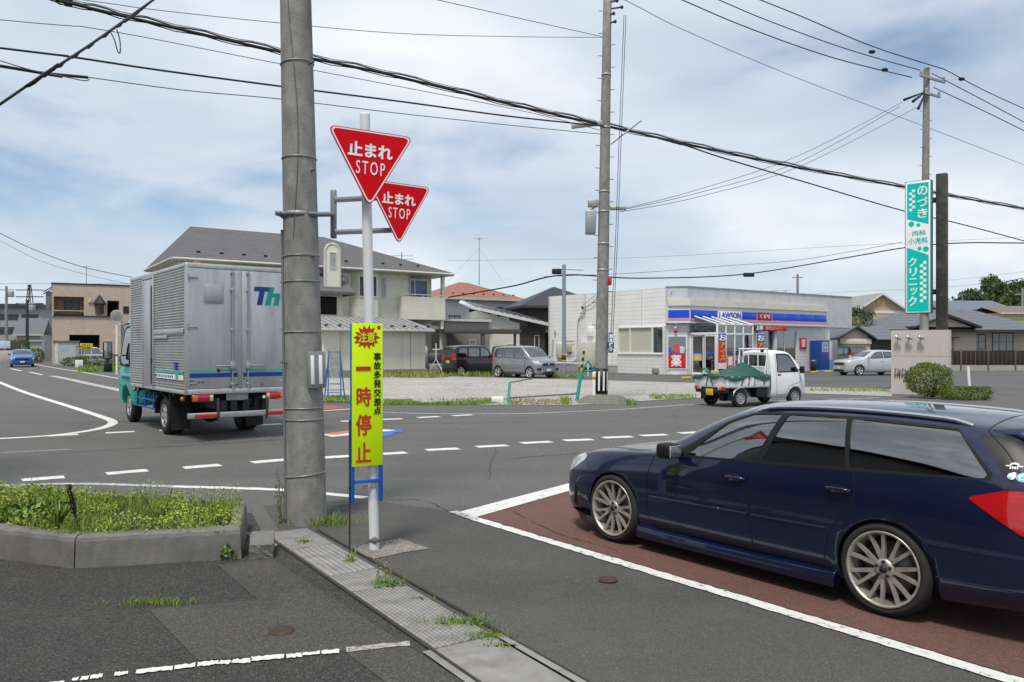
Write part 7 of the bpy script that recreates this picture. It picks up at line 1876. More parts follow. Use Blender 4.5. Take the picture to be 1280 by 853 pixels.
for k in range(3):
 x = Ls*(k+0.5)/3; q = MB(); q.box(x-0.015, x+0.015, 0.13, 0.149, 0.4, zs1-0.05); q.build('panel_joint', mat('joint_olive', (0.30, 0.29, 0.25), 0.7), sh)

# ---------------------------------------------------------------- the houses between the shed and the store
ph, pxy = bldg('house', 'pale grey house with a faded pink hipped roof', 'house', 553, 74, 30)
Lp = along(pxy, 30, 651); zp = zat(374, pxy[1]+2)
q = MB(); q.box(0, Lp-0.3, 0.3, 7.5, 0, zp); q.build('wall', siding('pale_siding', (0.60, 0.58, 0.59), 0.45, False, 0.006, var=0.05), ph)
PROOF = tiles('pink_roof_tile', (0.30, 0.13, 0.10), (0.20, 0.09, 0.07), 0.4, 0.25, 0.03, 0.5, rough=0.8, var=0.18, vs_=2)
m, dm_ = hip_roof(0, Lp-0.3, 0.3, 7.5, zp+0.1, 1.75, 0.7, 0.22); m.build('roof', [PROOF, GUT], ph)
snow_guards(ph, [(dm_[0]+2.0+k*1.1, dm_[2]+0.9, zp+0.1+0.9*1.75/((dm_[3]-dm_[2])/2)+0.02) for k in range(7)], BLACKP)
window(ph, 0.8, 2.0, zp-3.3, zp-1.6, 0.3, fr=WINFR, pane=CURTAIN); window(ph, Lp-5.5, Lp-3.2, zp-1.6, zp-0.7, 0.3, fr=WINFR, mull=1); window(ph, Lp-2.5, Lp-0.9, zp-1.6, zp-0.7, 0.3, fr=WINFR, mull=1)
o = thing('roof_antenna', 'tall thin antenna mast with guy wires on the pink roofed house', 'antenna', (*pt(599, 360, 77).to_2d(), zp+1.6))
q = MB(); q.cyl((0, 0, 0), (0, 0, 4.6), 0.05, 0.03, 8); q.tube([(0, 0, 3.6), (-3.0, -1.0, 0.2)], 0.012, 4); q.tube([(0, 0, 3.6), (2.5, -1.0, 0.0)], 0.012, 4); q.build('mast', GALV, o)
q = MB(); q.tube([(-0.5, 0, 4.5), (0.5, 0, 4.5)], 0.03, 5); q.tube([(-0.2, -0.3, 4.4), (0.2, 0.3, 4.5)], 0.02, 5); q.build('aerial', GALV, o)

mh, mxy = bldg('house', 'cream house with a silver single slope roof beside the carport', 'house', 594, 62, 12)
Lm = along(mxy, 12, 684); za, zb2 = zat(384, mxy[1]), zat(403, mxy[1]+Lm*0.2)
CRW2 = mat('ivory_render', (0.66, 0.64, 0.57), 0.7, var=0.05); DBR = siding('dark_brown_siding', (0.055, 0.045, 0.040), 0.3, True, 0.01, var=0.2)
q = MB(); q.prism([(0.2, 0), (Lm-2.2, 0), (Lm-2.2, zb2-0.1), (0.2, za-0.25)], 0.2, 6, 'y'); q.build('wall', CRW2, mh)
q = MB(); q.box(Lm-2.2, Lm-0.1, 0.25, 6, 0, zb2-0.35); q.build('dark_wall', DBR, mh)
q = MB(); t_ = 0.22
q.add([(-0.3, -0.3, za+0.05), (Lm+0.4, -0.3, zb2-0.15), (Lm+0.4, 7.0, zb2+0.75), (-0.1, 7.0, za+0.95), (-0.3, -0.3, za-0.17), (Lm+0.4, -0.3, zb2-0.37), (Lm+0.4, 7.0, zb2+0.5), (-0.3, 7, za+0.7)], [(0,1,2,3)], 0)
q.add([(-0.3, -0.3, za+0.05), (Lm+0.4, -0.3, zb2-0.15), (Lm+0.4, 7.0, zb2+0.75), (-0.1, 7.0, za+0.95), (-0.3, -0.3, za-0.17), (Lm+0.4, -0.3, zb2-0.37), (Lm+0.4, 7.0, zb2+0.5), (-0.3, 7, za+0.7)], [(0,4,5,1), (1,5,6,2), (0,3,7,4), (4,7,6,5)], 1)
for k in range(12):
 x = 0.2+k*(Lm-0.1)/11.5; zz = za+(zb2-0.2-za)*(x+0.3)/(Lm+0.7); q.add([(x-0.03, -0.28, zz+0.06), (x+0.03, -0.28, zz+0.06), (x+0.03, 6.98, zz+0.96), (x-0.03, 6.98, zz+0.96), (x, -0.28, zz+0.13), (x, 6.98, zz+1.03)], [(0,1,4), (0,4,5,3), (1,2,5,4)], 2)
q.build('roof', [mat('silver_metal_roof', (0.30, 0.31, 0.33), 0.4, 0.4, var=0.1), WINFW, DKMETAL], mh)
window(mh, Lm-3.3, Lm-2.6, 0.9, 1.9, 0.2, fr=WINFW, pane=CURTAIN, mull=0); window(mh, Lm-1.0, Lm-0.6, 0.9, 2.6, 0.25, fr=WINFW, mull=0); window(mh, 3.0, 3.8, 0.8, 1.8, 0.2, fr=WINFW, mull=0)
gb, gxy = bldg('garage', 'grey lean-to garage wing below the pink roofed house', 'garage', 556, 60, 34)
Lg = along(gxy, 34, 611); zg = zat(401, gxy[1]+2)
q = MB(); q.box(0, 0.9, 0, 4, 0, zg-0.1); q.box(0.9, Lg, 0.02, 4, 0, zg-0.12); q.build('wall', mat('grey_render', (0.30, 0.29, 0.28), 0.75, var=0.08), gb); q = MB(); q.box(-0.15, Lg+0.15, -0.2, 4.2, zg-0.1, zg+0.08); q.build('roof', WINFW, gb)
window(gb, Lg*0.55, Lg*0.70, 1.0, 2.2, 0.02, fr=WINFW, pane=CURTAIN, mull=0)
cp, cxy = bldg('carport', 'dark bronze flat carport over the parked vans', 'carport', 556, 55, 16)
Lc = along(cxy, 16, 651); zc_ = zat(411.5, cxy[1]+1)
BRZ = mat('bronze_aluminium', (0.10, 0.090, 0.078), 0.4, 0.4, var=0.1)
q = MB(); q.box(0, Lc, 0, 5.0, zc_-0.12, zc_); q.bbox(-0.02, Lc+0.02, -0.05, 0.1, zc_-0.34, zc_-0.02, 0.01); q.build('roof', BRZ, cp)
for x in (0.1, Lc*0.52, Lc*0.94): q = MB(); q.bbox(x-0.08, x+0.08, 0.3, 0.46, 0, zc_-0.12, 0.01); q.build('post', BRZ, cp)
q = MB(); q.bbox(Lc*0.5-0.12, Lc*0.5+0.1, 0.02, 0.28, 0, zc_-0.15, 0.01); q.build('post', BRZ, cp)
bh, bxy = bldg('house', 'dark roofed house rising behind the white side wall of the store', 'house', 655, 68, 14)
Lb = along(bxy, 14, 762)
q = MB(); q.box(0.5, Lb-0.4, 0.6, 7.4, 0, 5.1); q.build('wall', DBR, bh)
m = hip_roof(0.3, Lb-0.3, 0.5, 7.5, 5.2, 1.95, 0.7, 0.2)[0]
me_ = m.build('roof', [mat('black_metal_roof', (0.035, 0.037, 0.045), 0.5, 0.2, var=0.12), DKMETAL], bh)
q = MB(); q.box(-1.2, 3.5, -2.2, 0.6, 2.9, 3.02); q.bbox(-1.2, 3.5, -2.3, -2.18, 2.82, 3.0, 0.01); q.build('awning', mat('weathered_awning', (0.14, 0.12, 0.10), 0.7, var=0.3), bh)
for x in (-1.0, 3.2): q = MB(); q.cyl((x, -2.1, 0), (x, -2.1, 2.85), 0.06); q.build('awning_post', GALV, bh)
# bicycles' corner beside the shed: a pale bracket and heaped dark things under cover
p = gp(545, 466); o = thing('washing_stand', 'white metal stand with a gas bottle beside the shed', 'stand', (p.x, p.y, p.z))
q = MB(); q.tube([(-0.45, 0, 0), (0, 0, 0.9), (0.45, 0, 0)], 0.035, 6); q.tube([(0, 0, 0.85), (0, 0, 1.9)], 0.04, 6); q.tube([(-0.25, 0, 1.5), (0.25, 0, 1.5)], 0.035, 6); q.build('frame', ALUF, o)
q = MB(); q.lathe([(0, 0), (0.19, 0), (0.19, 1.0), (0.12, 1.12), (0.05, 1.18), (0, 1.2)], 16, 'z', 0, Matrix.Translation((-0.75, 0.3, 0.55))); q.build('gas_bottle', mat('bottle_grey', (0.45, 0.45, 0.44), 0.5), o)
q = MB(); q.bbox(-1.3, 0.9, 0.5, 1.4, 0, 0.55, 0.05); q.build('plinth', mat('block_grey', (0.25, 0.25, 0.235), 0.85, var=0.2), o)
o = thing('covered_pile', 'dark heap of stored things under the balcony of the cream house', 'pile', (p.x-0.3, p.y+2.0, p.z))
q = MB(); q.ico((0, 0, 0.6), 0.9, 3, 0, 0.10, (1.2, 0.7, 1.0)); q.ico((1.1, 0.2, 0.4), 0.6, 3, 0, 0.12); q.build('cover', BLACKP, o)

# ---------------------------------------------------------------- left: brick apartment house and its neighbours
ab, axy = bldg('apartment_house', 'tan brick two storey apartment house with flat roof and open balconies', 'apartment house', 65, 78, 30)
La = along(axy, 30, 190); H2 = zat(355, axy[1])
BRK = tiles('tan_brick', (0.52, 0.425, 0.345), (0.40, 0.33, 0.27), 0.5, 0.16, 0.02, 0.5, rough=0.8, var=0.16, vs_=2.5)
def azx(px): return along(axy, 30, px)
def azz(py, px=90): return zat(py, axy[1]+0.5*azx(px))
zf2 = azz(398); zb = azz(389, 80)
q = MB(); x1_ = azx(68)-0;
xa, xb_ = azx(67), azx(105); xc_, xd_ = azx(134), azx(149)
q.box(0, xa, 0, 9, 0, H2); q.box(xa, xb_, 0, 0.25, zb, azz(388, 85)); q.box(xa, xb_, 0, 9, azz(371, 85), H2); q.box(xa, xb_, 1.6, 9, zb-0.2, azz(371, 85)); q.box(xb_, xc_, 0, 9, zb-0.5, H2)
q.box(xc_, xd_, 0, 9, azz(376, 140), H2); q.box(xc_, xd_, 1.8, 9, zb-0.5, azz(376, 140)); q.box(xd_, La, 0, 9, 0, H2)
q.build('wall', BRK, ab)
q = MB(); q.box(xa-0.0, xd_-0.02, -2.6, 0.0, azz(419, 85), azz(397, 80)); q.box(xa, azx(86), -2.6, 0.0, 0, azz(419, 85)); q.box(azx(123), xd_-0.02, -2.6, 0, 0, azz(419, 85)); q.box(xa+0.5, xd_-0.5, 0.2, 1.0, 0, azz(397, 85)-0.3); q.build('lower_wall', BRK, ab)
q = MB(); q.box(xa-0.08, xd_+0.05, -2.7, 0.05, azz(397, 80), azz(397, 80)+0.12); q.box(-0.06, La, -0.06, 9, H2, H2+0.14); q.build('coping', DKMETAL, ab)
q = MB(); q.box(azx(86), azx(123), -0.4, -0.3, 0, azz(419, 85)); q.build('garage_shade_panel', DARKOPEN, ab)  # dark panel set in the gap in place of its shade
q = MB(); q.box(xa+0.2, xb_-0.1, 1.5, 1.58, zb-0.1, azz(372, 85)); q.build('balcony_back', mat('balcony_shadow_wall', (0.34, 0.26, 0.19), 0.8, var=0.1), ab)  # browner and darker than the brick, shade of the recess painted in
window(ab, azx(80), azx(100), zb, azz(375, 85), 1.5, fr=WINFR, mull=1); q = MB(); q.box(xc_+0.1, xd_-0.1, 1.7, 1.78, zb-0.4, azz(377, 140)); q.build('stair_shade_panel', DARKOPEN, ab)
window(ab, azx(154), azx(161), azz(392, 157), azz(383, 157), 0.0, fr=WINFR, mull=0)
xo0, xo1 = azx(119), azx(130)
q = MB(); q.prism([(xo0, 0), (xo0+0.3, -0.6), (xo1-0.3, -0.6), (xo1, 0)], azz(392, 125), azz(380, 125), 'z'); bay = q.build('bay_window', mat('bay_dark', (0.05, 0.045, 0.045), 0.3, coat=0.4), ab)
q = MB(); xm = (xo0+xo1)/2; zq = azz(380, 125); q.add([(xo0-0.25, 0, zq), (xo0+0.1, -0.85, zq), (xo1-0.1, -0.85, zq), (xo1+0.25, 0, zq), (xm, 0, zq+0.95)], [(0,1,4), (1,2,4), (2,3,4), (0,3,2,1)], 0); q.build('bay_roof', mat('bay_roof_slate', (0.03, 0.028, 0.028), 0.6), bay)
q = MB(); q.bbox(azx(110), azx(114), -0.12, 0, azz(379, 112), azz(375, 112), 0.02); q.build('vent_hood', mat('vent_cream', (0.6, 0.52, 0.25), 0.5), ab)
q = MB(); q.box(-0.03, -0.004, 1.2, 3.0, 1.0, 3.6); q.box(-0.03, -0.004, 4.5, 6.5, 0, 3.6); q.build('arch_shade_panel', mat('shaded_brick', (0.16, 0.11, 0.08), 0.85), ab)  # flat panels on the wall, arch shade put into the dark brown
for y0_, nm in ((2.0, 0), (5.6, 1)):
 q = MB(); q.bbox(-0.55, 0, y0_, y0_+1.6, zb+0.3, zb+2.0, 0.02); b2 = q.build('bay_window', mat('bay_pale', (0.20, 0.19, 0.18), 0.25, var=0.4, vs_=2, coat=0.4), ab)
 q = MB(); q.add([(-0.75, y0_-0.2, zb+2.0), (-0.75, y0_+1.8, zb+2.0), (0, y0_+1.8, zb+2.5), (0, y0_-0.2, zb+2.5)], [(0, 3, 2, 1)]); q.build('bay_roof', DKMETAL, b2)
o = thing('roof_antenna', 'antenna mast on the flat roof of the tan apartment house', 'antenna', (*pt(108, 355, 84).to_2d(), H2+0.2)); q = MB(); q.cyl((0, 0, 0), (0, 0, 2.4), 0.04); q.tube([(-0.4, 0, 2.3), (0.4, 0, 2.3)], 0.02, 5); q.build('mast', GALV, o)

st2, sxy2 = bldg('storage_unit', 'pale grey steel storage shed in front of the apartment house', 'storage shed', 67, 69, 30)
Lq = along(sxy2, 30, 99); zq = zat(428, sxy2[1]);
PGREY = siding('pale_steel', (0.46, 0.47, 0.46), 1.9, True, 0.01, rough=0.5, var=0.04)
q = MB(); q.box(0, Lq, 0, 1.5, 0.05, zq); q.build('body', PGREY, st2); q = MB(); q.box(-0.06, Lq+0.06, -0.08, 1.58, zq, zq+0.14); q.build('roof', mat('shed_top', (0.12, 0.14, 0.12), 0.6), st2)
q = MB(); q.box(0.1, 0.35, -0.03, -0.002, 0.2, zq-0.1); q.build('door_post', WINFW, st2); q = MB(); q.box(Lq*0.27, Lq*0.55, -0.012, -0.002, zq-0.75, zq-0.4); q.build('label_plate', mat('faded_blue_label', (0.40, 0.45, 0.50), 0.5), st2)
ys_, yxy = bldg('notice_sign', 'small yellow notice board on a post beside the storage shed', 'sign', 100, 68, 25)
Ly = along(yxy, 25, 116)
q = MB(); q.bbox(0, Ly, 0, 0.04, zat(437, 68), zat(429.5, 68), 0.005); q.build('board', mat('notice_yellow', (0.60, 0.48, 0.03), 0.5), ys_); q = MB(); q.cyl((Ly*0.9, 0.05, 0), (Ly*0.9, 0.05, 1.9), 0.03); q.cyl((Ly*0.1, 0.05, 0), (Ly*0.1, 0.05, 1.9), 0.03); q.build('post', ALUF, ys_)
q = MB(); zt = zat(433, 68); fit_txt(q, 'お知らせ', Ly*0.15, Ly*0.85, zt+0.03, zt+0.20, -0.006); fit_txt(q, '月極', Ly*0.2, Ly*0.8, zt-0.22, zt-0.03, -0.006); q.build('lettering', BLACKP, ys_)
gt, gxy2 = bldg('gate_pier', 'low white concrete pier with a dark railing at the corner of the hedge', 'gate pier', 94, 63, 30)
q = MB(); q.bbox(0, 0.55, 0, 0.5, 0, 0.62, 0.03); q.build('pier', WHITE, gt); q = MB()
for k in range(6): q.box(0.05+k*0.085, 0.075+k*0.085, 0.2, 0.23, 0.62, 1.7)
q.box(0.03, 0.52, 0.19, 0.24, 1.66, 1.72); q.build('railing', BLACKP, gt)
# tree/hedge on the left
def hedge(name, label, cat, pos, rx, ry, rz, n, size, seed, m_=None, rzrot=0, dens_low=True):
 o = thing(name, label, cat, pos, R(rzrot)); r = random.Random(seed); pts = []; pw = 2.1 if name == 'round_shrub' else 3.0
 while len(pts) < n:
  p = Vector((r.uniform(-1, 1), r.uniform(-1, 1), r.uniform(-1, 1)))
  q_ = (abs(p.x)**pw+abs(p.y)**pw+abs(p.z)**pw)
  k = 1+0.14*_no.noise(p*2.6+Vector((seed, 0, 0)))+0.06*_no.noise(p*7)
  if 0.45 < q_/k**pw < 1.0: pts.append((p.x*rx, p.y*ry, rz+p.z*rz))
 q = MB(); leaves(q, pts, size, seed, 0, 1.3); q.build('leaves', m_ or BUSH, o)
 q = MB()
 for k in range(7):
  a = r.uniform(0, 6.28); q.tube([(r.uniform(-.4, .4)*rx*.5, r.uniform(-.3, .3)*ry, 0), (math.cos(a)*rx*0.3, math.sin(a)*ry*0.4, rz*0.9), (math.cos(a)*rx*0.7, math.sin(a)*ry*0.7, rz*1.5)], [0.03, 0.02, 0.008], 5)
 q.build('stems', mat('bark', (0.05, 0.04, 0.03), 0.9, var=0.3, vs_=8), o); return o
p = gp(120, 458.5); hedge('hedge', 'low green hedge in front of the white people carrier', 'hedge', (p.x+0.6, p.y, p.z), 3.2, 0.5, 0.45, 2600, 0.13, 3, WEED, 30)
p = gp(130, 462); o_ = MB();
grass_px(o_, 98, 160, 459, 466, 1500, 0.25, 0.05, 51); tag(o_.build('roadside_grass', GRASS), 'rough grass along the far left road', 'grass', kind='stuff')
hedge('shrub', 'bright green shrub behind the oncoming blue car', 'shrub', (*pt(22, 450, 88).to_2d(), 0.2), 1.3, 1.0, 1.25, 1500, 0.20, 8, leafmat('light_shrub', (0.03, 0.09, 0.015), (0.09, 0.19, 0.03), 2))
hedge('shrub', 'small round shrub beside the apartment house entrance', 'shrub', (*pt(43, 450, 84).to_2d(), 0.2), 0.9, 0.8, 0.75, 900, 0.18, 9)
# traffic mirror
p = gp(146, 468.5); mir = thing('traffic_mirror', 'white traffic mirror pole with a round convex mirror beside the truck cab', 'traffic mirror', p, R(18))
q = MB(); q.cyl((0, 0, 0), (0, 0, 3.75), 0.06, n=12); q.build('pole', WHITE, mir)
q = MB(); q.lathe([(0.31, 0.05), (0.33, 0.0), (0.31, -0.05), (0.28, -0.05)], 24, 'y', 0, Matrix.Translation((0, -0.12, 3.55))); q.lathe([(0, 0.12), (0.30, 0.05)], 24, 'y', 0, Matrix.Translation((0, -0.12, 3.55))); q.build('mirror_case', mat('mirror_orange_grey', (0.42, 0.40, 0.36), 0.5), mir)
q = MB(); q.lathe([(0, -0.065), (0.16, -0.058), (0.28, -0.04)], 24, 'y', 0, Matrix.Translation((0, -0.12, 3.55))); q.build('mirror_face', mat('mirror_face', (0.26, 0.27, 0.26), 0.35, 0.3, var=0.3, vs_=5), mir)
# far left buildings
fb, fxy = bldg('office_building', 'grey flat roofed building far away behind the blue car', 'building', -12, 120, 12)
Lf = along(fxy, 12, 51)
q = MB(); q.box(0, Lf, 0, 9, 0, zat(384, 120)); q.build('wall', mat('far_grey_wall', (0.30, 0.30, 0.30), 0.8, var=0.08), fb)
q = MB(); q.box(-0.4, Lf+0.4, -0.6, 9, zat(384, 120), zat(384, 120)+0.5); q.build('roof', DKMETAL, fb)
for z0_, z1_ in ((400, 393), (418, 409)): window(fb, Lf*0.05, Lf*0.55, zat(z0_, 120), zat(z1_, 120), 0, mull=3); window(fb, Lf*0.62, Lf*0.95, zat(z0_, 120), zat(z1_, 120), 0, mull=2)
h3, h3xy = bldg('house', 'small grey house with a steep slate gable far left', 'house', 18, 98, 20)
L3 = along(h3xy, 20, 50); q = MB(); q.box(0.2, L3, 0.2, 6, 0, zat(418, 98)); q.build('wall', mat('house_grey', (0.34, 0.33, 0.33), 0.8), h3)
gable_roof(0.2, L3, 0.2, 6, zat(418, 98), 2.1, 0.4, True).build('roof', [mat('slate_roof', (0.12, 0.125, 0.15), 0.6, var=0.1), GUT], h3)
l3, l3xy = bldg('lean_to_shed', 'long pale shed with a low roof between the shrub and the apartment house', 'shed', 27, 92, 25)
Ll = along(l3xy, 25, 52); q = MB(); q.box(0, Ll, 0, 3, 0, 2.3); q.build('wall', PGREY, l3); q = MB(); q.box(-0.1, Ll+0.1, -0.2, 3.1, 2.3, 2.45); q.build('roof', GUT, l3)
o = thing('roadside_sign', 'small blue and white sign on a low wall behind the blue car', 'sign', (*pt(6, 440, 84).to_2d(), 0.2), R(15))
q = MB(); q.bbox(-0.5, 0.5, 0, 0.05, 1.5, 2.3, 0.01); q.build('board', mat('bluewhite_board', (0.5, 0.56, 0.66), 0.5, var=0.3, vs_=3), o); q = MB(); q.cyl((0, 0.08, 0), (0, 0.08, 1.6), 0.05); q.build('post', GALV, o)
o = thing('concrete_wall', 'low pale concrete garden wall at the far left edge', 'wall', (*pt(-14, 450, 82).to_2d(), 0.2), R(20)); q = MB(); q.bbox(0, 2.6, 0, 0.2, 0, 1.3, 0.02); q.build('wall', mat('garden_wall', (0.42, 0.40, 0.37), 0.8, var=0.12), o)
o = thing('board_fence', 'dark brown timber fence behind the low concrete wall', 'fence', (*pt(-20, 450, 86).to_2d(), 0.2), R(20)); q = MB()
for k in range(14): q.bbox(k*0.25, k*0.25+0.235, 0, 0.03, 0.1, 2.2, 0.004)
q.build('boards', DBR, o)
# lattice tower and far poles
o = thing('lattice_tower', 'thin steel lattice transmission tower on the left horizon', 'tower', (*pt(37, 430, 260).to_2d(), 0.2)); q = MB()
hh = zat(356, 260)
for a, b in ((-1, -1), (1, -1), (1, 1), (-1, 1)): q.tube([(a*1.9, b*1.9, 0), (a*0.25, b*0.25, hh)], 0.16, 4)
for k in range(9):
 t0, t1 = k/9, (k+1)/9; r0, r1 = 1.9-1.65*t0, 1.9-1.65*t1
 q.tube([(-r0, -r0, hh*t0), (r1, -r1, hh*t1)], 0.09, 4); q.tube([(r0, -r0, hh*t0), (-r1, -r1, hh*t1)], 0.09, 4)
q.build('lattice', DKMETAL, o); q = MB()
for z in (0.72, 0.82, 0.92): q.tube([(-4.5, 0, hh*z), (4.5, 0, hh*z)], 0.16, 4)
q.build('cross_arms', DKMETAL, o)
for px, py, Y, lab in ((8, 358, 95, 'concrete utility pole with a small transformer at the far left edge'), (34, 375, 90, 'dark wooden pole in front of the lattice tower')):
 o = thing('utility_pole', lab, 'utility pole', (*pt(px, 430, Y).to_2d(), 0.2)); q = MB(); q.cyl((0, 0, 0), (0, 0, zat(py, Y)), 0.2, 0.14, 10); q.build('pole', CONC if px < 20 else DKMETAL, o)
 q = MB(); z = zat(py, Y); q.box(-0.9, 0.9, -0.06, 0.06, z-0.5, z-0.38); q.bbox(0.3, 0.8, -0.25, 0.25, z-1.3, z-0.6, 0.05); q.build('fittings', GALV, o)
p = gp(17, 372);

# ---------------------------------------------------------------- right: houses behind the clinic sign
gh, ghx = bldg('house', 'tan gabled house with small yellow vents behind the parked silver hatchback', 'house', 1071, 86, 2)
L4 = along(ghx, 2, 1131); TAN = siding('tan_siding', (0.46, 0.35, 0.23), 0.45, False, 0.008, var=0.06)
ze4 = zat(388, 86); xm4 = L4*0.5; za4 = zat(368.5, 86)
q = MB(); q.box(0, L4, 0, 9, 0, ze4); q.prism([(0, ze4), (L4, ze4), (xm4, za4)], 0.0, 0.2, 'y'); q.build('wall', TAN, gh)
q = gable_roof(0, L4, 0, 9, ze4-0.15, za4-ze4+0.35, 0.5, False, 0.22); q.build('roof', [mat('pale_grey_roof', (0.26, 0.255, 0.25), 0.7, var=0.1), WINFW], gh)
q = MB(); q.box(0, L4, -0.05, -0.003, ze4-0.35, ze4-0.05); q.build('band', WINFW, gh)
for k in (0, 1): q = MB(); q.bbox(xm4-0.45+k*0.5, xm4-0.05+k*0.5, -0.05, -0.003, ze4+0.55, ze4+1.2, 0.01); q.build('gable_vent', mat('vent_yellow', (0.55, 0.44, 0.16), 0.5), gh)
window(gh, along(ghx, 2, 1081.5), along(ghx, 2, 1093), zat(412, 86), zat(396.5, 86), 0, fr=WINFW, pane=CURTAIN, mull=0, fw=0.1); window(gh, along(ghx, 2, 1111), along(ghx, 2, 1116.5), zat(409, 86), zat(396.5, 86), 0, fr=WINFW, mull=0, fw=0.1); window(gh, along(ghx, 2, 1120.5), along(ghx, 2, 1136), zat(407, 86), zat(396.5, 86), 0, fr=WINFW, pane=CURTAIN, mull=0, fw=0.1)
bgh, bgx = bldg('house', 'cream bungalow with a blue grey hipped roof behind the dark fence', 'house', 1112, 66, 4)
L5 = along(bgx, 4, 1300); ze5 = zat(413.5, 66)
BGR = tiles('bluegrey_roof_tile', (0.13, 0.14, 0.16), (0.09, 0.095, 0.11), 0.35, 0.28, 0.03, 0.5, rough=0.6, var=0.18, vs_=3)
PEACH = mat('peach_render', (0.50, 0.43, 0.36), 0.8, var=0.05)
xg = along(bgx, 4, 1226)
q = MB(); q.box(0.6, xg, 0.6, 9, 0, ze5); q.box(xg, L5, 1.5, 9, 0, ze5-0.03); q.build('wall', PEACH, bgh)
m, d5 = hip_roof(0.6, L5, 0.6, 9.4, ze5+0.1, 1.9, 0.8, 0.2, (along(bgx, 4, 1183)-0, along(bgx, 4, 1262))); m.build('roof', [BGR, DKMETAL], bgh)
x6 = along(bgx, 4, 1178); q = gable_roof(x6-2.6, x6+2.4, -0.6, 5, ze5+0.35, 1.0, 0.4, False, 0.18); q.build('porch_roof', [BGR, WINFR], bgh)
q = MB(); q.prism([(x6-2.4, ze5+0.30), (x6+2.2, ze5+0.30), (x6-0.1, ze5+1.15)], -0.5, -0.3, 'y'); q.build('gable_panel', PEACH, bgh)
window(bgh, along(bgx, 4, 1228), along(bgx, 4, 1247), zat(437, 67), zat(418, 67), 1.5, fr=WINFR, pane=CURTAIN, mull=1, rail=True); window(bgh, along(bgx, 4, 1255), along(bgx, 4, 1282), zat(439, 67), zat(416, 67), 1.5, fr=WINFR, pane=CURTAIN, mull=2, rail=True)
window(bgh, along(bgx, 4, 1186), along(bgx, 4, 1197), zat(438, 66), zat(424, 66), 0.6, fr=WINFR, pane=CURTAIN, mull=0)
q = MB(); q.box(along(bgx, 4, 1184), along(bgx, 4, 1200), 0.0, 0.6, zat(423, 66), zat(423, 66)+0.1); q.build('window_hood', DKMETAL, bgh)
gg, ggx = bldg('garage', 'small cream garage with a shutter door behind the silver hatchback', 'garage', 1050, 60, 6)
L6 = along(ggx, 6, 1088); z6 = zat(423.5, 60)
q = MB(); q.box(0, L6, 0, 6, 0, z6); q.prism([(0, z6), (L6, z6), (L6*0.62, z6+0.85)], 0.05, 0.2, 'y'); q.build('wall', PEACH, gg)
q = MB(); q.box(0.12, L6-0.12, -0.04, -0.004, 0, z6-0.4); q.build('shutter', siding('shutter_cream', (0.52, 0.47, 0.38), 0.12, False, 0.01), gg); q = MB(); q.bbox(-0.05, L6+0.02, -0.15, -0.002, z6-0.42, z6-0.02, 0.02); q.build('shutter_box', mat('shutter_box', (0.62, 0.57, 0.46), 0.5), gg)
gable_roof(0, L6, 0, 6, z6+0.02, 0.95, 0.35, False, 0.14).build('roof', [BGR, DKMETAL], gg)
q = MB(); q.box(L6, L6+3.0, 0.3, 6, 0, z6-0.1); q.build('wing', DBR, gg); q = MB(); q.add([(L6-0.2, -0.1, z6-0.05), (L6+3.3, -0.1, z6-0.05), (L6+3.3, 4, z6+1.0), (L6-0.2, 4, z6+1.0)], [(0, 1, 2, 3)]); q.build('wing_roof', BGR, gg)
sr, srx = bldg('house', 'house with blue solar panels on its roof behind the bungalow', 'house', 1178, 92, 3)
L7 = along(srx, 3, 1262); z7 = zat(387.5, 92); q = MB(); q.box(0, L7, 0, 8, 0, z7); q.build('wall', mat('far_house_wall', (0.30, 0.26, 0.22), 0.8), sr); gable_roof(0, L7, 0, 8, z7, 1.3, 0.6, True).build('roof', [mat('solar_blue', (0.02, 0.028, 0.075), 0.25, 0.2, var=0.2, coat=0.4), DKMETAL], sr)
yw, ywx = bldg('house', 'pale yellow house wall at the right edge beyond the bungalow', 'house', 1253, 88, 3); L8 = along(ywx, 3, 1330); q = MB(); q.box(0, L8, 0, 6, 0, zat(391, 88)); q.build('wall', mat('yellow_wall', (0.50, 0.46, 0.27), 0.8), yw); gable_roof(0, L8, 0, 6, zat(391, 88), 0.9, 0.4, True).build('roof', [mat('brown_roof', (0.16, 0.13, 0.12), 0.7), GUT], yw)
for px, Y, z0_, lab in ((1203, 66, zat(389, 66), 'spindly antenna on the ridge of the bungalow'),):
 o = thing('roof_antenna', lab, 'antenna', (*pt(px, 390, Y+4.5).to_2d(), z0_)); q = MB(); q.cyl((0, 0, -0.5), (0, 0, 1.9), 0.025); q.tube([(-0.5, 0, 1.8), (0.4, 0, 1.9)], 0.015, 5); q.tube([(-0.3, -0.2, 1.7), (-0.3, 0.2, 1.95)], 0.012, 5); q.tube([(-0.1, -0.2, 1.7), (-0.1, 0.2, 1.95)], 0.012, 5); q.tube([(-0.5, 0, 1.3), (0.3, 0, 1.4)], 0.012, 5); q.build('mast', GALV, o)
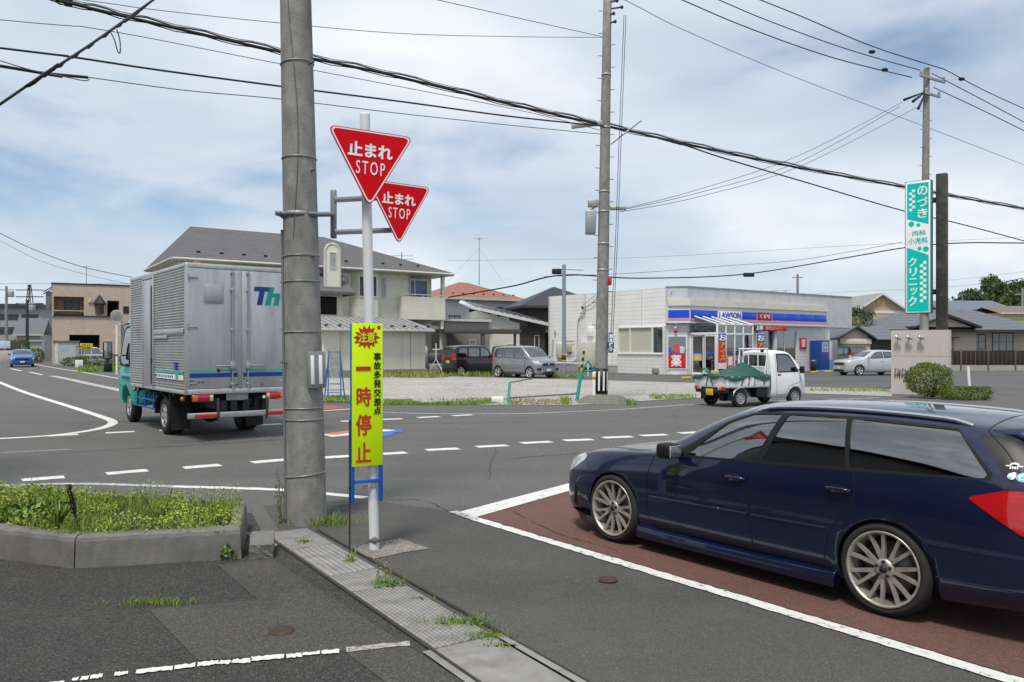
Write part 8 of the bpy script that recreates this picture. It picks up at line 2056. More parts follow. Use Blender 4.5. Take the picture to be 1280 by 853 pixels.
# fence in front of the bungalow
fe, fex = bldg('board_fence', 'dark brown board fence on a concrete base in front of the bungalow', 'fence', 1186, 55.5, 2)
L9 = along(fex, 2, 1310); z9, z8 = zat(457, 55.5), zat(437.5, 55.5)
q = MB(); q.box(0, L9, 0, 0.18, 0, z9); q.build('concrete_base', mat('fence_base', (0.34, 0.33, 0.30), 0.85, var=0.15, dirt=(0.16, 0.15, 0.12), dirt_amt=0.5), fe)
q = MB()
for k in range(int(L9/0.16)): q.bbox(k*0.16, k*0.16+0.148, 0.02+(k % 2)*0.03, 0.05+(k % 2)*0.03, z9+0.03, z8-0.06, 0.004)
q.box(0, L9, 0.085, 0.12, z8-0.12, z8-0.05); q.box(0, L9, 0.085, 0.12, z9+0.1, z9+0.16); q.build('boards', mat('fence_brown', (0.030, 0.022, 0.019), 0.7, var=0.3, vs_=6), fe)
for k in range(4): q = MB(); x = 0.85+k*1.95; q.bbox(x-0.05, x+0.05, -0.03, 0.02, 0, z8+0.05, 0.006); q.build('post', mat('fence_post', (0.13, 0.085, 0.08), 0.6), fe)
# ------------------------------------------------------------------ trees
BARK = mat('bark', (0.05, 0.04, 0.03), 0.9, var=0.3, vs_=8)
DKLEAF = leafmat('dark_tree_leaf', (0.016, 0.034, 0.010), (0.07, 0.115, 0.02), 0.25)
MIDLEAF = leafmat('tree_leaf', (0.03, 0.07, 0.010), (0.13, 0.20, 0.02), 0.7)
def tree(name, label, pos, h, rw, n, size, seed, m_, trunk_r=0.2, base=0.25, group=None, clumps=16, conic=0.0):
 o = thing(name, label, 'tree', pos, group=group); r = random.Random(seed)
 q = MB(); q.tube([(0, 0, 0), (0.1*rw*.2, 0, h*0.4), (0, 0.05, h*0.85)], [trunk_r, trunk_r*.7, trunk_r*.2], 8)
 cl = []
 for k in range(clumps):
  t = r.uniform(0, 1); z = h*(base+(1-base)*t*0.92); a = r.uniform(0, 6.283); rr = rw*(1-conic*t)*math.sin(math.pi*(0.18+0.72*t))*r.uniform(0.25, 0.85)
  c = Vector((math.cos(a)*rr, math.sin(a)*rr, z)); s = rw*(1-conic*t*0.8)*r.uniform(0.28, 0.48); cl.append((c, s))
  q.tube([(0, 0, max(0.3, z-h*0.22)), (c.x*0.5, c.y*0.5, z-h*0.06), tuple(c)], [trunk_r*.35, trunk_r*.22, 0.02], 5)
 q.build('trunk', BARK, o)
 pts = []
 while len(pts) < n:
  c, s = r.choice(cl); p = Vector((r.gauss(0, 1), r.gauss(0, 1), r.gauss(0, 1)*0.75)); p = p.normalized()*s*(r.random()**0.45)*r.uniform(0.8, 1.15); pts.append(tuple(c+p))
 q = MB(); leaves(q, pts, size, seed, 0, 1.4); q.build('crown', m_, o); return o
tr = [(1188, 380, 150, 4.0), (1205, 374, 155, 4.5), (1218, 362, 150, 4.2), (1236, 346, 158, 5.0), (1250, 354, 150, 4.5), (1266, 352, 160, 5.2), (1282, 349, 152, 5.5), (1300, 350, 158, 5.5), (1228, 366, 140, 4.0), (1256, 366, 142, 4.5), (1278, 364, 140, 4.5)]
tl_ = ['lowest dark tree at the left foot of the hilltop wood', 'dark tree second from the left in the hilltop wood', 'rounded dark tree left of the tallest one on the hill', 'tallest pointed dark tree on the right hill', 'dark tree just right of the tallest one on the hill', 'broad dark tree in the middle right of the hilltop wood', 'dark tree at the right edge of the hilltop wood', 'dark tree cut off by the right edge of the photo', 'low tree in front of the tallest tree of the wood', 'low tree in front of the broad tree of the wood', 'low tree in front at the right end of the wood']
for k, (px, py, Y, rw) in enumerate(tr):
 p = pt(px, py, Y); tree('dark_tree', tl_[k], (p.x, Y, 0.2), p.z-0.3, rw*1.15, 5500, 0.62, 60+k, DKLEAF, 0.35, 0.22, 'trees of the hilltop wood', 16, 0.35 if k in (3, 1, 5) else 0.1)
p = pt(1052, 400, 68); tree('leafy_tree', 'bright green leafy tree between the store and the tan house', (p.x, 68, 0.2), p.z+0.6, 2.0, 3600, 0.24, 81, MIDLEAF, 0.12, 0.15)
p = pt(1078, 396, 72); tree('leafy_tree', 'darker grey green tree in front of the tan house', (p.x, 72, 0.2), p.z+0.9, 1.9, 3200, 0.20, 82, leafmat('grey_leaf', (0.03, 0.045, 0.02), (0.09, 0.11, 0.05), 1), 0.12, 0.3)

# ------------------------------------------------------------------ clinic sign
my = 30.2
# monument: a concrete slab with a rounded right end
MA = -30; mp = Vector((pt(1114, 495, my+0.9).x, my+0.9, gz(0, my)))
mon = thing('concrete_monument', 'pale concrete sign wall with a rounded end and three spotlights beside the clinic sign', 'sign wall', mp, R(MA))
PCON = mat('pale_concrete', (0.50, 0.455, 0.435), 0.8, var=0.1, vs_=2, dirt=(0.24, 0.21, 0.20), dirt_amt=0.4, dirt_scale=2, stretch=(1, 1, 0.5))
ml = along((mp.x, mp.y), MA, 1189); mh_ = zat(412.5, my, mp.z)
pl = [(0, 0), (ml-0.3, 0)]+[(ml-0.3+0.3*math.sin(math.pi*k/10), 0.3-0.3*math.cos(math.pi*k/10)) for k in range(1, 11)]+[(0, 0.6)]
q = MB(); q.prism(pl, 0, mh_*0.60-0.012, 'z', smooth=False); q.prism(pl, mh_*0.60, mh_, 'z'); q.build('slab', PCON, mon)
q = MB(); q.prism([(a*0.99+0.01, b*0.98+0.006) for a, b in pl], mh_*0.60-0.012, mh_*0.60, 'z'); q.build('slab_joint', DKMETAL, mon)
for k, px in enumerate((1122, 1136, 1151)):
 x = along((mp.x, mp.y), MA, px); z = zat(423.5, my, mp.z)
 q = MB(); q.tube([(x, 0.0, z-0.03), (x, -0.14, z)], 0.02, 6); q.lathe([(0, 0.13), (0.05, 0.12), (0.075, -0.05), (0.085, -0.10), (0.06, -0.10), (0.0, -0.08)], 16, 'x', 0, Matrix.Translation((x+0.02, -0.18, z+0.04)) @ Matrix.Rotation(R(25), 4, 'Y')); q.build('spotlight', CHROME, mon)
q = MB(); x0_, x1_ = along((mp.x, mp.y), MA, 1118), along((mp.x, mp.y), MA, 1139); zz0, zz1 = zat(474, my, mp.z), zat(461, my, mp.z)
for k in range(7):
 xa_ = x0_+(x1_-x0_)*k/7; q.tube(spline([(xa_+0.02, -0.03, zz0+0.04*(k % 2)), (xa_+0.02+0.02*math.sin(k*2.1), -0.03, (zz0+zz1)/2), (xa_+0.05, -0.03, zz1-0.03*(k % 3))], 4), 0.014, 5); q.tube([(xa_, -0.03, zz0+(0.1+0.05*(k % 3))), (xa_+0.075, -0.03, zz0+0.16)], 0.012, 5)
q.build('iron_letters', BLACKP, mon)
# internally lit-looking panel sign carried by a grey post and a dark post
cs = thing('clinic_sign', 'tall turquoise clinic sign panel with white Japanese lettering', 'sign', (pt(1131, 400, my+1.0).x, my+1.0, 0.1), R(-40))
TEAL = mat('sign_turquoise', (0.005, 0.52, 0.43), 0.4, var=0.03, spec=0.1); TEALD = mat('sign_turquoise_edge', (0.02, 0.22, 0.24), 0.4, var=0.08)
lw = along((cs.location.x, cs.location.y), -40, 1164); Zb, Zt = zat(391, my, 0.1), zat(221, my, 0.1)
q = MB(); q.bbox(0, lw+0.0, 0.0, 0.32, Zb, Zt, 0.02); q.build('case', TEALD, cs)
q = MB(); q.bbox(0.03, lw-0.03, -0.012, 0.01, Zb+0.03, Zt-0.03, 0.01); q.build('face', SIGNW, cs)
E_ = 0.055; X0, X1 = E_+0.03, lw-E_-0.03
def sz(v): return Zb+(Zt-Zb)*(1-v)               # v from 0 at the top to 1 at the bottom
q = MB()
q.prism([(X0, sz(0.985)), (X1, sz(0.985)), (X1, sz(0.565)), (X0, sz(0.500))], -0.017, -0.011, 'y'); q.prism([(X0, sz(0.02)), (X1, sz(0.02)), (X1, sz(0.335)), (X0, sz(0.285))], -0.017, -0.011, 'y')
for u, v, r_ in ((0.20, 0.325, 0.105), (0.52, 0.335, 0.075), (0.58, 0.513, 0.075), (0.87, 0.520, 0.105)):
 c = (X0+(X1-X0)*u, sz(v)); q.prism([(c[0]+math.cos(k*math.pi/10)*r_, c[1]+math.sin(k*math.pi/10)*r_) for k in range(20)], -0.017, -0.011, 'y')
fc = q.build('turquoise_field', TEAL, cs)
q = MB()
def box_txt(s, u0, u1, v0, v1, bold): fit_txt(q, s, X0+(X1-X0)*u0, X0+(X1-X0)*u1, sz(v1), sz(v0), -0.020, bold=bold, depth=0.004)
for ch, v0, v1 in (('の', 0.045, 0.115), ('づ', 0.130, 0.200), ('き', 0.215, 0.285)): box_txt(ch, 0.48, 0.95, v0, v1, 0.03)
for ch, v0, v1, u0, u1 in (('ク', .578, .645, .08, .45), ('リ', .655, .720, .12, .45), ('ニ', .735, .785, .08, .48), ('ッ', .805, .860, .16, .48), ('ク', .872, .945, .06, .46)): box_txt(ch, u0, u1, v0, v1, 0.03)
def checks(u, v0, rows, cell):
 for k in range(rows):
  for j in range(2):
   if (k+j) % 2 == 1: x = X0+(X1-X0)*u+j*cell; z = sz(v0)-k*cell*1.0; q.box(x, x+cell, -0.022, -0.013, z-cell, z)
checks(0.10, 0.065, 8, 0.105); checks(0.60, 0.61, 14, 0.113)
q.build('white_lettering', SIGNW, fc)
q = MB(); box_txt('内科', 0.25, 0.88, 0.375, 0.415, 0.012); box_txt('小児科', 0.06, 0.96, 0.430, 0.475, 0.012); q.build('turquoise_lettering', TEAL, fc)
q = MB(); xk = lw*0.72; q.cyl((xk, 0.16, mh_*0.5), (xk, 0.16, Zb+0.05), 0.13, n=16); q.build('grey_post', CONC, cs)
dp = thing('sign_post', 'tall dark square steel post standing behind the turquoise clinic sign', 'post', (pt(1177.5, 400, my+0.75).x, my+0.75, 0.1), R(-40))
q = MB(); zt_ = zat(216.5, my+0.6, 0.1); q.bbox(-0.19, 0.19, -0.15, 0.15, 0.0, zt_, 0.02); q.build('post', mat('flaking_dark_paint', (0.035, 0.036, 0.032), 0.6, var=0.2, vs_=2, dirt=(0.30, 0.30, 0.28), dirt_amt=0.25, dirt_scale=3.2), dp)
q = MB()
for z in (zat(245, my, 0.1), zat(363, my, 0.1)): q.bbox(-0.34, -0.19, -0.10, 0.05, z-0.1, z+0.1, 0.02); q.cyl((-0.34, -0.02, z), (-0.12, -0.02, z), 0.05)
q.build('bracket', BLACKP, dp)
# shrubs at its foot
p = gp(1156, 497); hedge('round_shrub', 'rounded clipped green shrub in front of the concrete sign wall', 'shrub', (p.x, p.y-0.3, 0.05), 0.80, 0.75, 0.63, 7500, 0.058, 21)
p = gp(1211, 500); hedge('low_hedge', 'low clipped hedge right of the rounded shrub', 'hedge', (p.x-0.1, p.y, 0.0), 0.85, 0.5, 0.24, 3600, 0.06, 22)
p = gp(1212, 487.5); o = thing('delineator_post', 'leaning white plastic post on a dark rubber base in the car park', 'post', p, 0); o.rotation_euler = (0, R(-4), 0)
q = MB(); q.cyl((0, 0, 0.05), (0, 0, 0.98), 0.055, n=14); q.build('post', SIGNW, o); q = MB(); q.bbox(-0.55, 0.75, -0.25, 0.25, 0, 0.09, 0.03); q.build('base', RUBBER, o)

# ------------------------------------------------------------------ utility poles
def band(mb, z, r, mi=0, h=0.03): mb.lathe([(r, z-h/2), (r+0.010, z-h/2), (r+0.010, z+h/2), (r, z+h/2)], 24, 'z', mi)
up = thing('utility_pole', 'thick weathered concrete utility pole in the foreground with steel bands', 'utility pole', (-2.17, 8.44, 0)); up.rotation_euler = (0, R(-1.25), 0)
q = MB(); rb_, rt_ = 0.205, 0.118
rz_ = lambda z: rb_-(rb_-rt_)*z/11.0
q.lathe([(rz_(z), z) for z in (0, 1, 2, 3, 4, 5, 6, 8, 11)]+[(0, 11.0)], 40); q.build('shaft', CONC, up)
q = MB()
def wireband(z, tilt=0.0, rad=0.005):
 r = rz_(z)+0.004; q.tube([(math.cos(a)*r, math.sin(a)*r, z+tilt*math.cos(a)) for a in [2*math.pi*k/32 for k in range(33)]], rad, 6)
for z, t_ in ((0.52, 0.02), (1.10, 0.0), (1.22, 0.0), (2.02, 0.0), (2.55, 0.0), (2.82, 0.005), (3.85, 0.0), (4.85, 0.01)): wireband(z, t_, 0.006 if z < 3 else 0.007)
q.build('steel_bands', mat('band_steel', (0.30, 0.30, 0.30), 0.45, 0.6), up)
q = MB()
for z, a in ((4.83, -0.5), (3.70, -0.6), (2.80, -0.7), (5.55, 3.2), (1.7, -2.4)):
 r = rz_(z); q.tube([(math.cos(a)*r, math.sin(a)*r, z), (math.cos(a)*(r+0.16 if z > 5 else r+0.07), math.sin(a)*(r+0.16 if z > 5 else r+0.07), z+0.01)], 0.012, 6)
q.build('step_bolts', mat('bolt_steel', (0.22, 0.22, 0.22), 0.5, 0.6), up)
q = MB(); a = -1.6; pts = [(math.cos(a+0.25*math.sin(z*1.9))*(rz_(z)+0.006), math.sin(a+0.25*math.sin(z*1.9))*(rz_(z)+0.006), z) for z in [3.0+0.1*k for k in range(40)]]; q.tube(pts, 0.0045, 5); q.build('earth_wire', CABLEG, up)
q = MB(); a = -2.95; q.tube([(math.cos(a)*(rz_(z)+0.012), math.sin(a)*(rz_(z)+0.012), z) for z in (0.05, 1.2, 2.2, 3.1)], 0.015, 8); q.build('conduit', mat('conduit_grey', (0.20, 0.23, 0.25), 0.4, 0.3), up)
q = MB()
a = -1.05; Mx = Matrix.Rotation(a+math.pi/2, 4, 'Z') @ Matrix.Translation((0.06, -(rz_(1.65)+0.03), 1.62))
q.bbox(-0.085, 0.105, -0.02, 0.02, -0.19, 0.19, 0.006, 0, Mx)
for x in (-0.035, 0.05): q.bbox(x-0.018, x+0.018, -0.028, -0.018, -0.15, 0.15, 0.003, 1, Mx)
q.build('reflector_plate', [mat('plate_grey', (0.24, 0.25, 0.26), 0.5, 0.3), SIGNW], up)

# second stop sign, carried on arms from that pole
CLAMP = mat('clamp_steel', (0.22, 0.235, 0.25), 0.5, 0.4)
sg2 = thing('stop_sign', 'red triangular stop sign held on steel arms from the concrete pole', 'stop sign', (0, 0, 0))
def W2(px, py, Y): return pt(px, py, Y)
a0 = W2(374, 266, 8.25); zc = a0.z
q = MB(); r0 = 0.195; cx, cy = -2.20, 8.44
cen = Vector((pt(374, 266, 8.44).x, 8.44, zc))
q.lathe([(r0-0.02, -0.028), (r0-0.008, -0.028), (r0-0.008, 0.028), (r0-0.02, 0.028)], 28, 'z', 0, Matrix.Translation(cen))
q.bbox(-0.20, -0.14, -0.20, 0.02, -0.02, 0.02, 0.01, 0, Matrix.Translation(cen)); q.cyl(tuple(cen+Vector((-0.21, -0.12, 0))), tuple(cen+Vector((-0.13, -0.12, 0))), 0.022, n=8)
pe = W2(416, 268, 8.62); q.tube([tuple(cen+Vector((0.13, -0.13, 0.0))), tuple(cen+Vector((0.22, -0.08, 0.0))), tuple(pe)], 0.026, 4); q.build('pole_clamp', CLAMP, sg2)
q = MB(); q.bbox(-0.03, 0.03, -0.03, 0.03, -0.262, 0.262, 0.008, 0, Matrix.Translation(W2(417, 268, 8.66))); q.build('upright', CLAMP, sg2)
for py, px1 in ((250, 474), (290.5, 490)):
 A, B = W2(418, py, 8.62), W2(px1, py-2.5, 8.98); d = (B-A); L2 = d.length; ar = math.atan2(d.y, d.x)
 q = MB(); Mx = Matrix.Translation(A) @ Matrix.Rotation(ar, 4, 'Z') @ Matrix.Rotation(-math.atan2(d.z, d.to_2d().length), 4, 'Y')
 q.bbox(0, L2, -0.02, 0.02, -0.028, 0.028, 0.004, 0, Mx); q.bbox(0.0, L2, -0.024, -0.019, -0.010, 0.010, 0.002, 1, Mx); q.build('arm', [GALV, CLAMP], sg2)
def stop_plate(parent, centre, yaw, roll, size=0.80):
 """inverted triangle with white rim line and lettering"""
 T_ = Matrix.Translation(centre) @ Matrix.Rotation(yaw, 4, 'Z') @ Matrix.Rotation(roll, 4, 'Y')
 h = size*math.sqrt(3)/2
 def tri(k, r):
  c = (0, h*2/3-h/2); return round_poly([(-size/2*k, (h/3+h*0)*k), (0, -2*h/3*k), (size/2*k, h/3*k)], r, 6)
 def P(q, poly, y0, y1, mi):
  t = MB(); t.prism([(a, b+h/6) for a, b in poly], y0, y1, 'y'); q.add(t.v, t.f, mi, False, T_)
 q = MB(); P(q, tri(1.0, 0.085), -0.004, 0.004, 0); t = q
 pl = q.build('plate', [REDP], parent)
 q = MB(); P(q, tri(1.0, 0.085), 0.0042, 0.012, 0); q.bbox(-0.25, 0.25, 0.012, 0.035, 0.13, 0.16, 0.003, 0, T_); q.bbox(-0.12, 0.12, 0.012, 0.035, -0.12, -0.09, 0.003, 0, T_); q.build('back_frame', GALV, parent)
 # rim: white ring just inside the red edge
 q = MB(); o_, i_ = tri(0.965, 0.075), tri(0.915, 0.062); n = len(o_)
 v = [(a, -0.0055, b+h/6) for a, b in o_]+[(a, -0.0055, b+h/6) for a, b in i_]
 q.add(v, [(k, (k+1) % n, n+(k+1) % n, n+k)[::-1] for k in range(n)], 0, False, T_); q.build('white_rim', SIGNW, pl)
 q = MB(); v, f = text_mesh('止まれ', 0.138, 0.0012, 0.0048); q.add(v, f, 0, False, T_ @ Matrix.Translation((-0.005, -0.0066, 0.168)))
 v, f = text_mesh('STOP', 0.168, 0.0012, 0.0005, spacing=1.32, sx=0.56); q.add(v, f, 0, False, T_ @ Matrix.Translation((0.0, -0.0066, 0.008)))
 q.build('lettering', SIGNW, pl)
 return pl
# centre of each plate from its corners in the photograph
stop_plate(sg2, (W2(475.5, 268.5, 8.88)+W2(523, 268.5, 9.0))/2+Vector((0, -0.03, 0)), R(35), R(0.5), 0.80)
sg1 = thing('stop_sign', 'red triangular stop sign on a leaning white pole above the yellow board', 'stop sign', (-1.265, 7.30, 0));
q = MB(); top = pt(456, 144, 7.30)-Vector((-1.265, 7.30, 0)); bot = pt(468, 690, 7.30)-Vector((-1.265, 7.30, 0)); bot.z = 0.0
q.cyl(tuple(bot), tuple(top), 0.046, n=24); dq = (top-bot).normalized(); q.cyl(tuple(top), tuple(top+dq*0.012), 0.047, 0.040, n=24)
q.build('pole', mat('white_pole_paint', (0.66, 0.67, 0.68), 0.35, var=0.05, vs_=4, dirt=(0.38, 0.35, 0.31), dirt_amt=0.35, dirt_scale=5), sg1)
q = MB(); q.lathe([(0.0465, 0.02), (0.050, 0.02), (0.050, 0.05), (0.0465, 0.05)], 20, 'z', 0, Matrix.Translation(bot+Vector((0, 0, 0.06)))); q.lathe([(0, 0.0), (0.03, 0.0), (0.032, 0.004), (0, 0.008)], 16, 'y', 0, Matrix.Translation(bot+Vector((0.01, -0.052, 0.10)))); q.build('foot_cap', mat('foot_grey', (0.16, 0.15, 0.14), 0.6), sg1)
pc = (pt(417, 163, 7.12)+pt(507, 176, 7.45)+pt(468, 261, 7.27)*1)/3
ctr = pt(463.5, 212.5, 7.20)-Vector((-1.265, 7.30, 0))
stop_plate(sg1, ctr+Vector((0.0, -0.02, 0.0)), R(27), R(1.5), 0.80)
q = MB()
for z in (0.16, -0.08): q.lathe([(0.047, -0.015), (0.054, -0.015), (0.054, 0.015), (0.047, 0.015)], 20, 'z', 0, Matrix.Translation(Vector((bot.x+(top.x-bot.x)*(ctr.z+z)/top.z, bot.y, ctr.z+z))))
q.build('clamps', GALV, sg1)

# ------------------------------------------------------------------ yellow warning board wired to the sign pole
wb = thing('warning_board', 'fluorescent yellow vertical warning board with red lettering on a blue frame', 'warning sign', (-1.30, 7.20, 0), R(27))
FLUO = mat('fluorescent_yellow', (0.60, 0.84, 0.010), 0.4, var=0.03, vs_=2, spec=0.08); FRB = mat('frame_blue', (0.012, 0.12, 0.48), 0.4, var=0.1, vs_=6); LRED = mat('letter_red', (0.50, 0.035, 0.02), 0.45, var=0.06)
z1b, z0b = pt(458, 404.5, 7.2).z, pt(459, 582.5, 7.2).z
bx0, bx1 = -0.150, 0.135
q = MB(); q.bbox(bx0, bx1, -0.006, 0.0, z0b, z1b, 0.002); q.build('board', FLUO, wb)
q = MB()
for x in (bx0-0.004, bx1-0.026): q.bbox(x-0.004, x+0.030, 0.001, 0.034, z0b-0.33, z1b-0.005, 0.003)
q.bbox(bx0+0.03, bx1-0.03, 0.004, 0.03, z0b-0.155, z0b-0.125, 0.002); q.bbox(bx0+0.03, bx1-0.03, 0.004, 0.03, z1b-0.04, z1b-0.01, 0.002)
q.build('frame', FRB, wb)
q = MB(); q.cyl((bx0-0.014, 0.02, 0.0), (bx0-0.014, 0.02, z0b+0.42), 0.008, n=8)
q.build('stake', mat('rusty_stake', (0.06, 0.028, 0.018), 0.85, var=0.4, vs_=30), wb)
q = MB()
for z in (z0b-0.20, z0b+0.30): q.tube([(0.06*math.cos(a)+0.03, 0.06+0.06*math.sin(a), z+0.004*math.sin(a*3)) for a in [2*math.pi*k/20 for k in range(21)]] if z < z0b else [(bx0-0.03, 0.0, z), (bx0+0.02, 0.04, z+0.01)], 0.003, 5)
q.tube([(bx0-0.03, 0.0, z0b-0.17), (bx0+0.02, 0.04, z0b-0.165)], 0.004, 5)
q.build('binding_wire', mat('rusty_wire', (0.16, 0.10, 0.04), 0.7), wb)
hb = z1b-z0b; yb_ = -0.0085
def bz(v): return z1b-hb*v
q = MB(); wdt = bx1-bx0
def bt(s, u0, u1, v0, v1, bold=0.03): fit_txt(q, s, bx0+wdt*u0, bx0+wdt*u1, bz(v1), bz(v0), yb_, bold=bold, depth=0.0012)
bt('一', 0.12, 0.60, 0.302, 0.330, 0.02); bt('時', 0.14, 0.62, 0.445, 0.580); bt('停', 0.12, 0.62, 0.635, 0.785); bt('止', 0.12, 0.62, 0.832, 0.972)
# starburst
cxs, czs = bx0+wdt*0.47, bz(0.098)
star = []
rs_ = random.Random(2)
for k in range(28):
 a = 2*math.pi*k/28; rr_ = (0.125 if k % 2 == 0 else 0.088)*rs_.uniform(0.9, 1.1); star.append((cxs+math.cos(a)*rr_*0.95, czs+math.sin(a)*rr_*0.88))
v = [(cxs, yb_, czs)]+[(a, yb_, b) for a, b in star]; q.add(v, [(0, 1+(k+1) % 28, 1+k) for k in range(28)], 0)
cr = (bx0+wdt*0.87, bz(0.028)); q.add([(cr[0], yb_, cr[1])]+[(cr[0]+math.cos(k*math.pi/8)*0.017, yb_, cr[1]+math.sin(k*math.pi/8)*0.017) for k in range(16)], [(0, 1+(k+1) % 16, 1+k) for k in range(16)], 0)
q.build('red_lettering', LRED, wb)
q = MB(); fit_txt(q, '注意', bx0+wdt*0.20, bx0+wdt*0.74, bz(0.135), bz(0.062), yb_-0.002, bold=0.035, depth=0.001); q.build('burst_lettering', FLUO, wb)
q = MB()
for k, ch in enumerate('事故多発交差点'): v0 = 0.205+k*0.0635; fit_txt(q, ch, bx0+wdt*0.70, bx0+wdt*0.94, bz(v0+0.056), bz(v0), yb_, bold=0.035, depth=0.0012)
q.build('black_lettering', BLACKP, wb)

# ------------------------------------------------------------------ the pole at the gravel corner
p2 = thing('utility_pole', 'tall concrete utility pole with a black and white striped guard at the gravel corner', 'utility pole', (pt(751, 502, 27).x, 27, 0.0)); p2.rotation_euler = (0, R(0.95), 0)
h2 = 15.5; q = MB(); r2 = lambda z: 0.225-0.095*z/h2
q.lathe([(r2(z), z) for z in (0, 3, 6, 9, 12, h2)]+[(0, h2)], 24); q.build('shaft', CONC, p2)
q = MB(); z0_, z1_ = zat(492, 27, 0), zat(460.5, 27, 0)
q.lathe([(r2(1)+0.004, z0_), (r2(1)+0.012, z0_), (r2(1)+0.012, z1_), (r2(1)+0.004, z1_)], 28, 'z', 0)
for k in range(9): a = 2*math.pi*k/9+0.1; r = r2(1)+0.014; q.add([(math.cos(a+d)*r, math.sin(a+d)*r, z) for d, z in ((-0.13, z0_+0.1), (0.13, z0_+0.1), (0.13, z1_-0.1), (-0.13, z1_-0.1))], [(0, 1, 2, 3)], 1)
q.build('striped_guard', [BLACKP, SIGNW], p2)
q = MB()
for k in range(34):
 z = 2.6+k*0.38; a = 0.0 if k % 2 else math.pi; r = r2(z); q.tube([(math.cos(a)*r, math.sin(a)*r, z), (math.cos(a)*(r+0.14), math.sin(a)*(r+0.14), z+0.01)], 0.012, 5)
q.build('step_bolts', DKMETAL, p2)
q = MB()
for py in (94, 160, 240, 265, 305, 338): band(q, zat(py, 27, 0), r2(zat(py, 27, 0)), 0, 0.06)
q.build('steel_bands', GALV, p2)
def onp(px, py, d=0.0): v = pt(px, py, 27); b = p2.location; return (v.x-b.x, d, v.z)
q = MB(); z = zat(158, 27, 0); q.bbox(0.15, 1.35, -0.12, -0.02, z-0.06, z+0.10, 0.02, 0, Matrix.Rotation(R(-8), 4, 'Y')); q.tube([(0.2, 0, z-0.6), (1.2, -0.06, z+0.2)], 0.03, 6); q.build('cable_bracket', GALV, p2)
q = MB(); z = zat(278, 27, 0); q.bbox(-0.62, -0.28, -0.22, 0.16, z-0.42, z+0.38, 0.04); q.tube([(-0.45, 0, z+0.4), (-0.2, 0, z+0.6), (0.5, 0, z+0.5)], 0.035, 6); q.bbox(-0.55, -0.2, -0.1, 0.1, z+0.5, z+0.75, 0.03); q.bbox(0.2, 0.75, -0.08, 0.08, z+0.42, z+0.55, 0.03); q.build('closure_box', GALV, p2)
q = MB(); z = zat(352, 27, 0); q.bbox(0.17, 0.29, -0.14, 0.0, z-0.13, z+0.13, 0.03); q.build('red_lamp', mat('red_plastic', (0.45, 0.02, 0.03), 0.4), p2)
q = MB(); z0_, z1_ = zat(441, 27, 0), zat(416, 27, 0); q.bbox(0.20, 0.36, -0.27, -0.22, z0_, z1_, 0.01); pl_ = q.build('street_plate', mat('plate_blue', (0.03, 0.11, 0.28), 0.45), p2); q = MB(); v, f = text_mesh('若木通り', 0.145, 0.002, 0.006, True); q.add(v, f, 0, False, Matrix.Translation((0.28, -0.275, (z0_+z1_)/2))); q.build('lettering', SIGNW, pl_)
q = MB(); q.bbox(0.22, 0.40, -0.15, 0.1, zat(436, 27, 0), zat(427, 27, 0), 0.03); q.build('meter_box', DKMETAL, p2)
q = MB()
for px, d in ((771.5, 0.0), (774, 0.03)):
 q.tube([onp(px, 20, -0.10), onp(px-3, 150, -0.1), onp(px-6, 300, -0.12), onp(px-10, 420, -0.14)], 0.011, 5)
q.build('riser_cables', CABLE, p2)
q = MB()
for px, py in ((762, 4), (758, 20), (768, 12), (760, 30)): v = onp(px, py, -0.2); q.tube([(0, 0, v[2]), v], 0.03, 5); q.ico(v, 0.07, 1)
q.build('insulators', DKMETAL, p2)
# its footing: flat concrete mound
fo = MB(); bm = bmesh.new(); bmesh.ops.create_cube(bm, size=1)
for v_ in bm.verts: k = 0.5 if v_.co.z > 0 else 1.0; v_.co = Vector((v_.co.x*2.2*k*1.0+(0.12 if v_.co.z < 0 else 0), v_.co.y*1.3*k, (0.24 if v_.co.z > 0 else -0.05)))
bmesh.ops.bevel(bm, geom=bm.edges[:], offset=0.05, segments=2, affect='EDGES'); fo.addbm(bm, 0, False); bm.free()
ob = fo.build('pole_footing', KERB); ob.location = (p2.location.x+0.05, 26.6, 0.0); tag(ob, 'flat grey concrete mound at the foot of the striped utility pole', 'concrete footing')
# pole behind the clinic sign
p3 = thing('utility_pole', 'concrete utility pole with two cross-arms rising behind the turquoise clinic sign', 'utility pole', (pt(1154.5, 400, 37).x, 37, 0.1)); p3.rotation_euler = (0, R(0.55), 0)
h3_ = zat(85.5, 37, 0.1); q = MB(); q.cyl((0, 0, 0), (0, 0, h3_), 0.21, 0.135, 20); q.build('shaft', CONC, p3)
CA = -30
q = MB()
for z, l0, l1 in ((zat(99, 37, .1), -0.75, 1.15), (zat(119, 37, .1), -0.35, 0.78)):
 q.bbox(l0, l1, -0.21, -0.13, z-0.06, z+0.06, 0.01, 0, Matrix.Rotation(R(20), 4, 'Z') @ Matrix.Translation((0, 0, 0)) @ Matrix.Rotation(R(-8 if z > zat(110, 37, .1) else 6), 4, 'Y') if False else Matrix.Rotation(R(30), 4, 'Z'))
 for x in (l0+0.08, l1-0.08): q.bbox(x-0.05, x+0.05, -0.22, -0.12, z+0.06, z+0.24, 0.02, 0, Matrix.Rotation(R(30), 4, 'Z'))
q.tube([(0.12, -0.1, zat(118, 37, .1)), (0.55, 0.1, zat(98, 37, .1))], 0.03, 5); q.build('cross_arms', GALV, p3)
q = MB()
for dx_, dz in ((-1.25, -0.55), (-0.85, -0.62), (-0.6, -0.95)): a = Vector((-0.1, -0.15, zat(116, 37, .1))); b = a+Vector((dx_, -0.5, dz)); q.tube([tuple(a), tuple(a.lerp(b, 0.5)), tuple(b)], [0.02, 0.05, 0.07], 6)
q.build('insulators', BLACKP, p3)
q = MB()
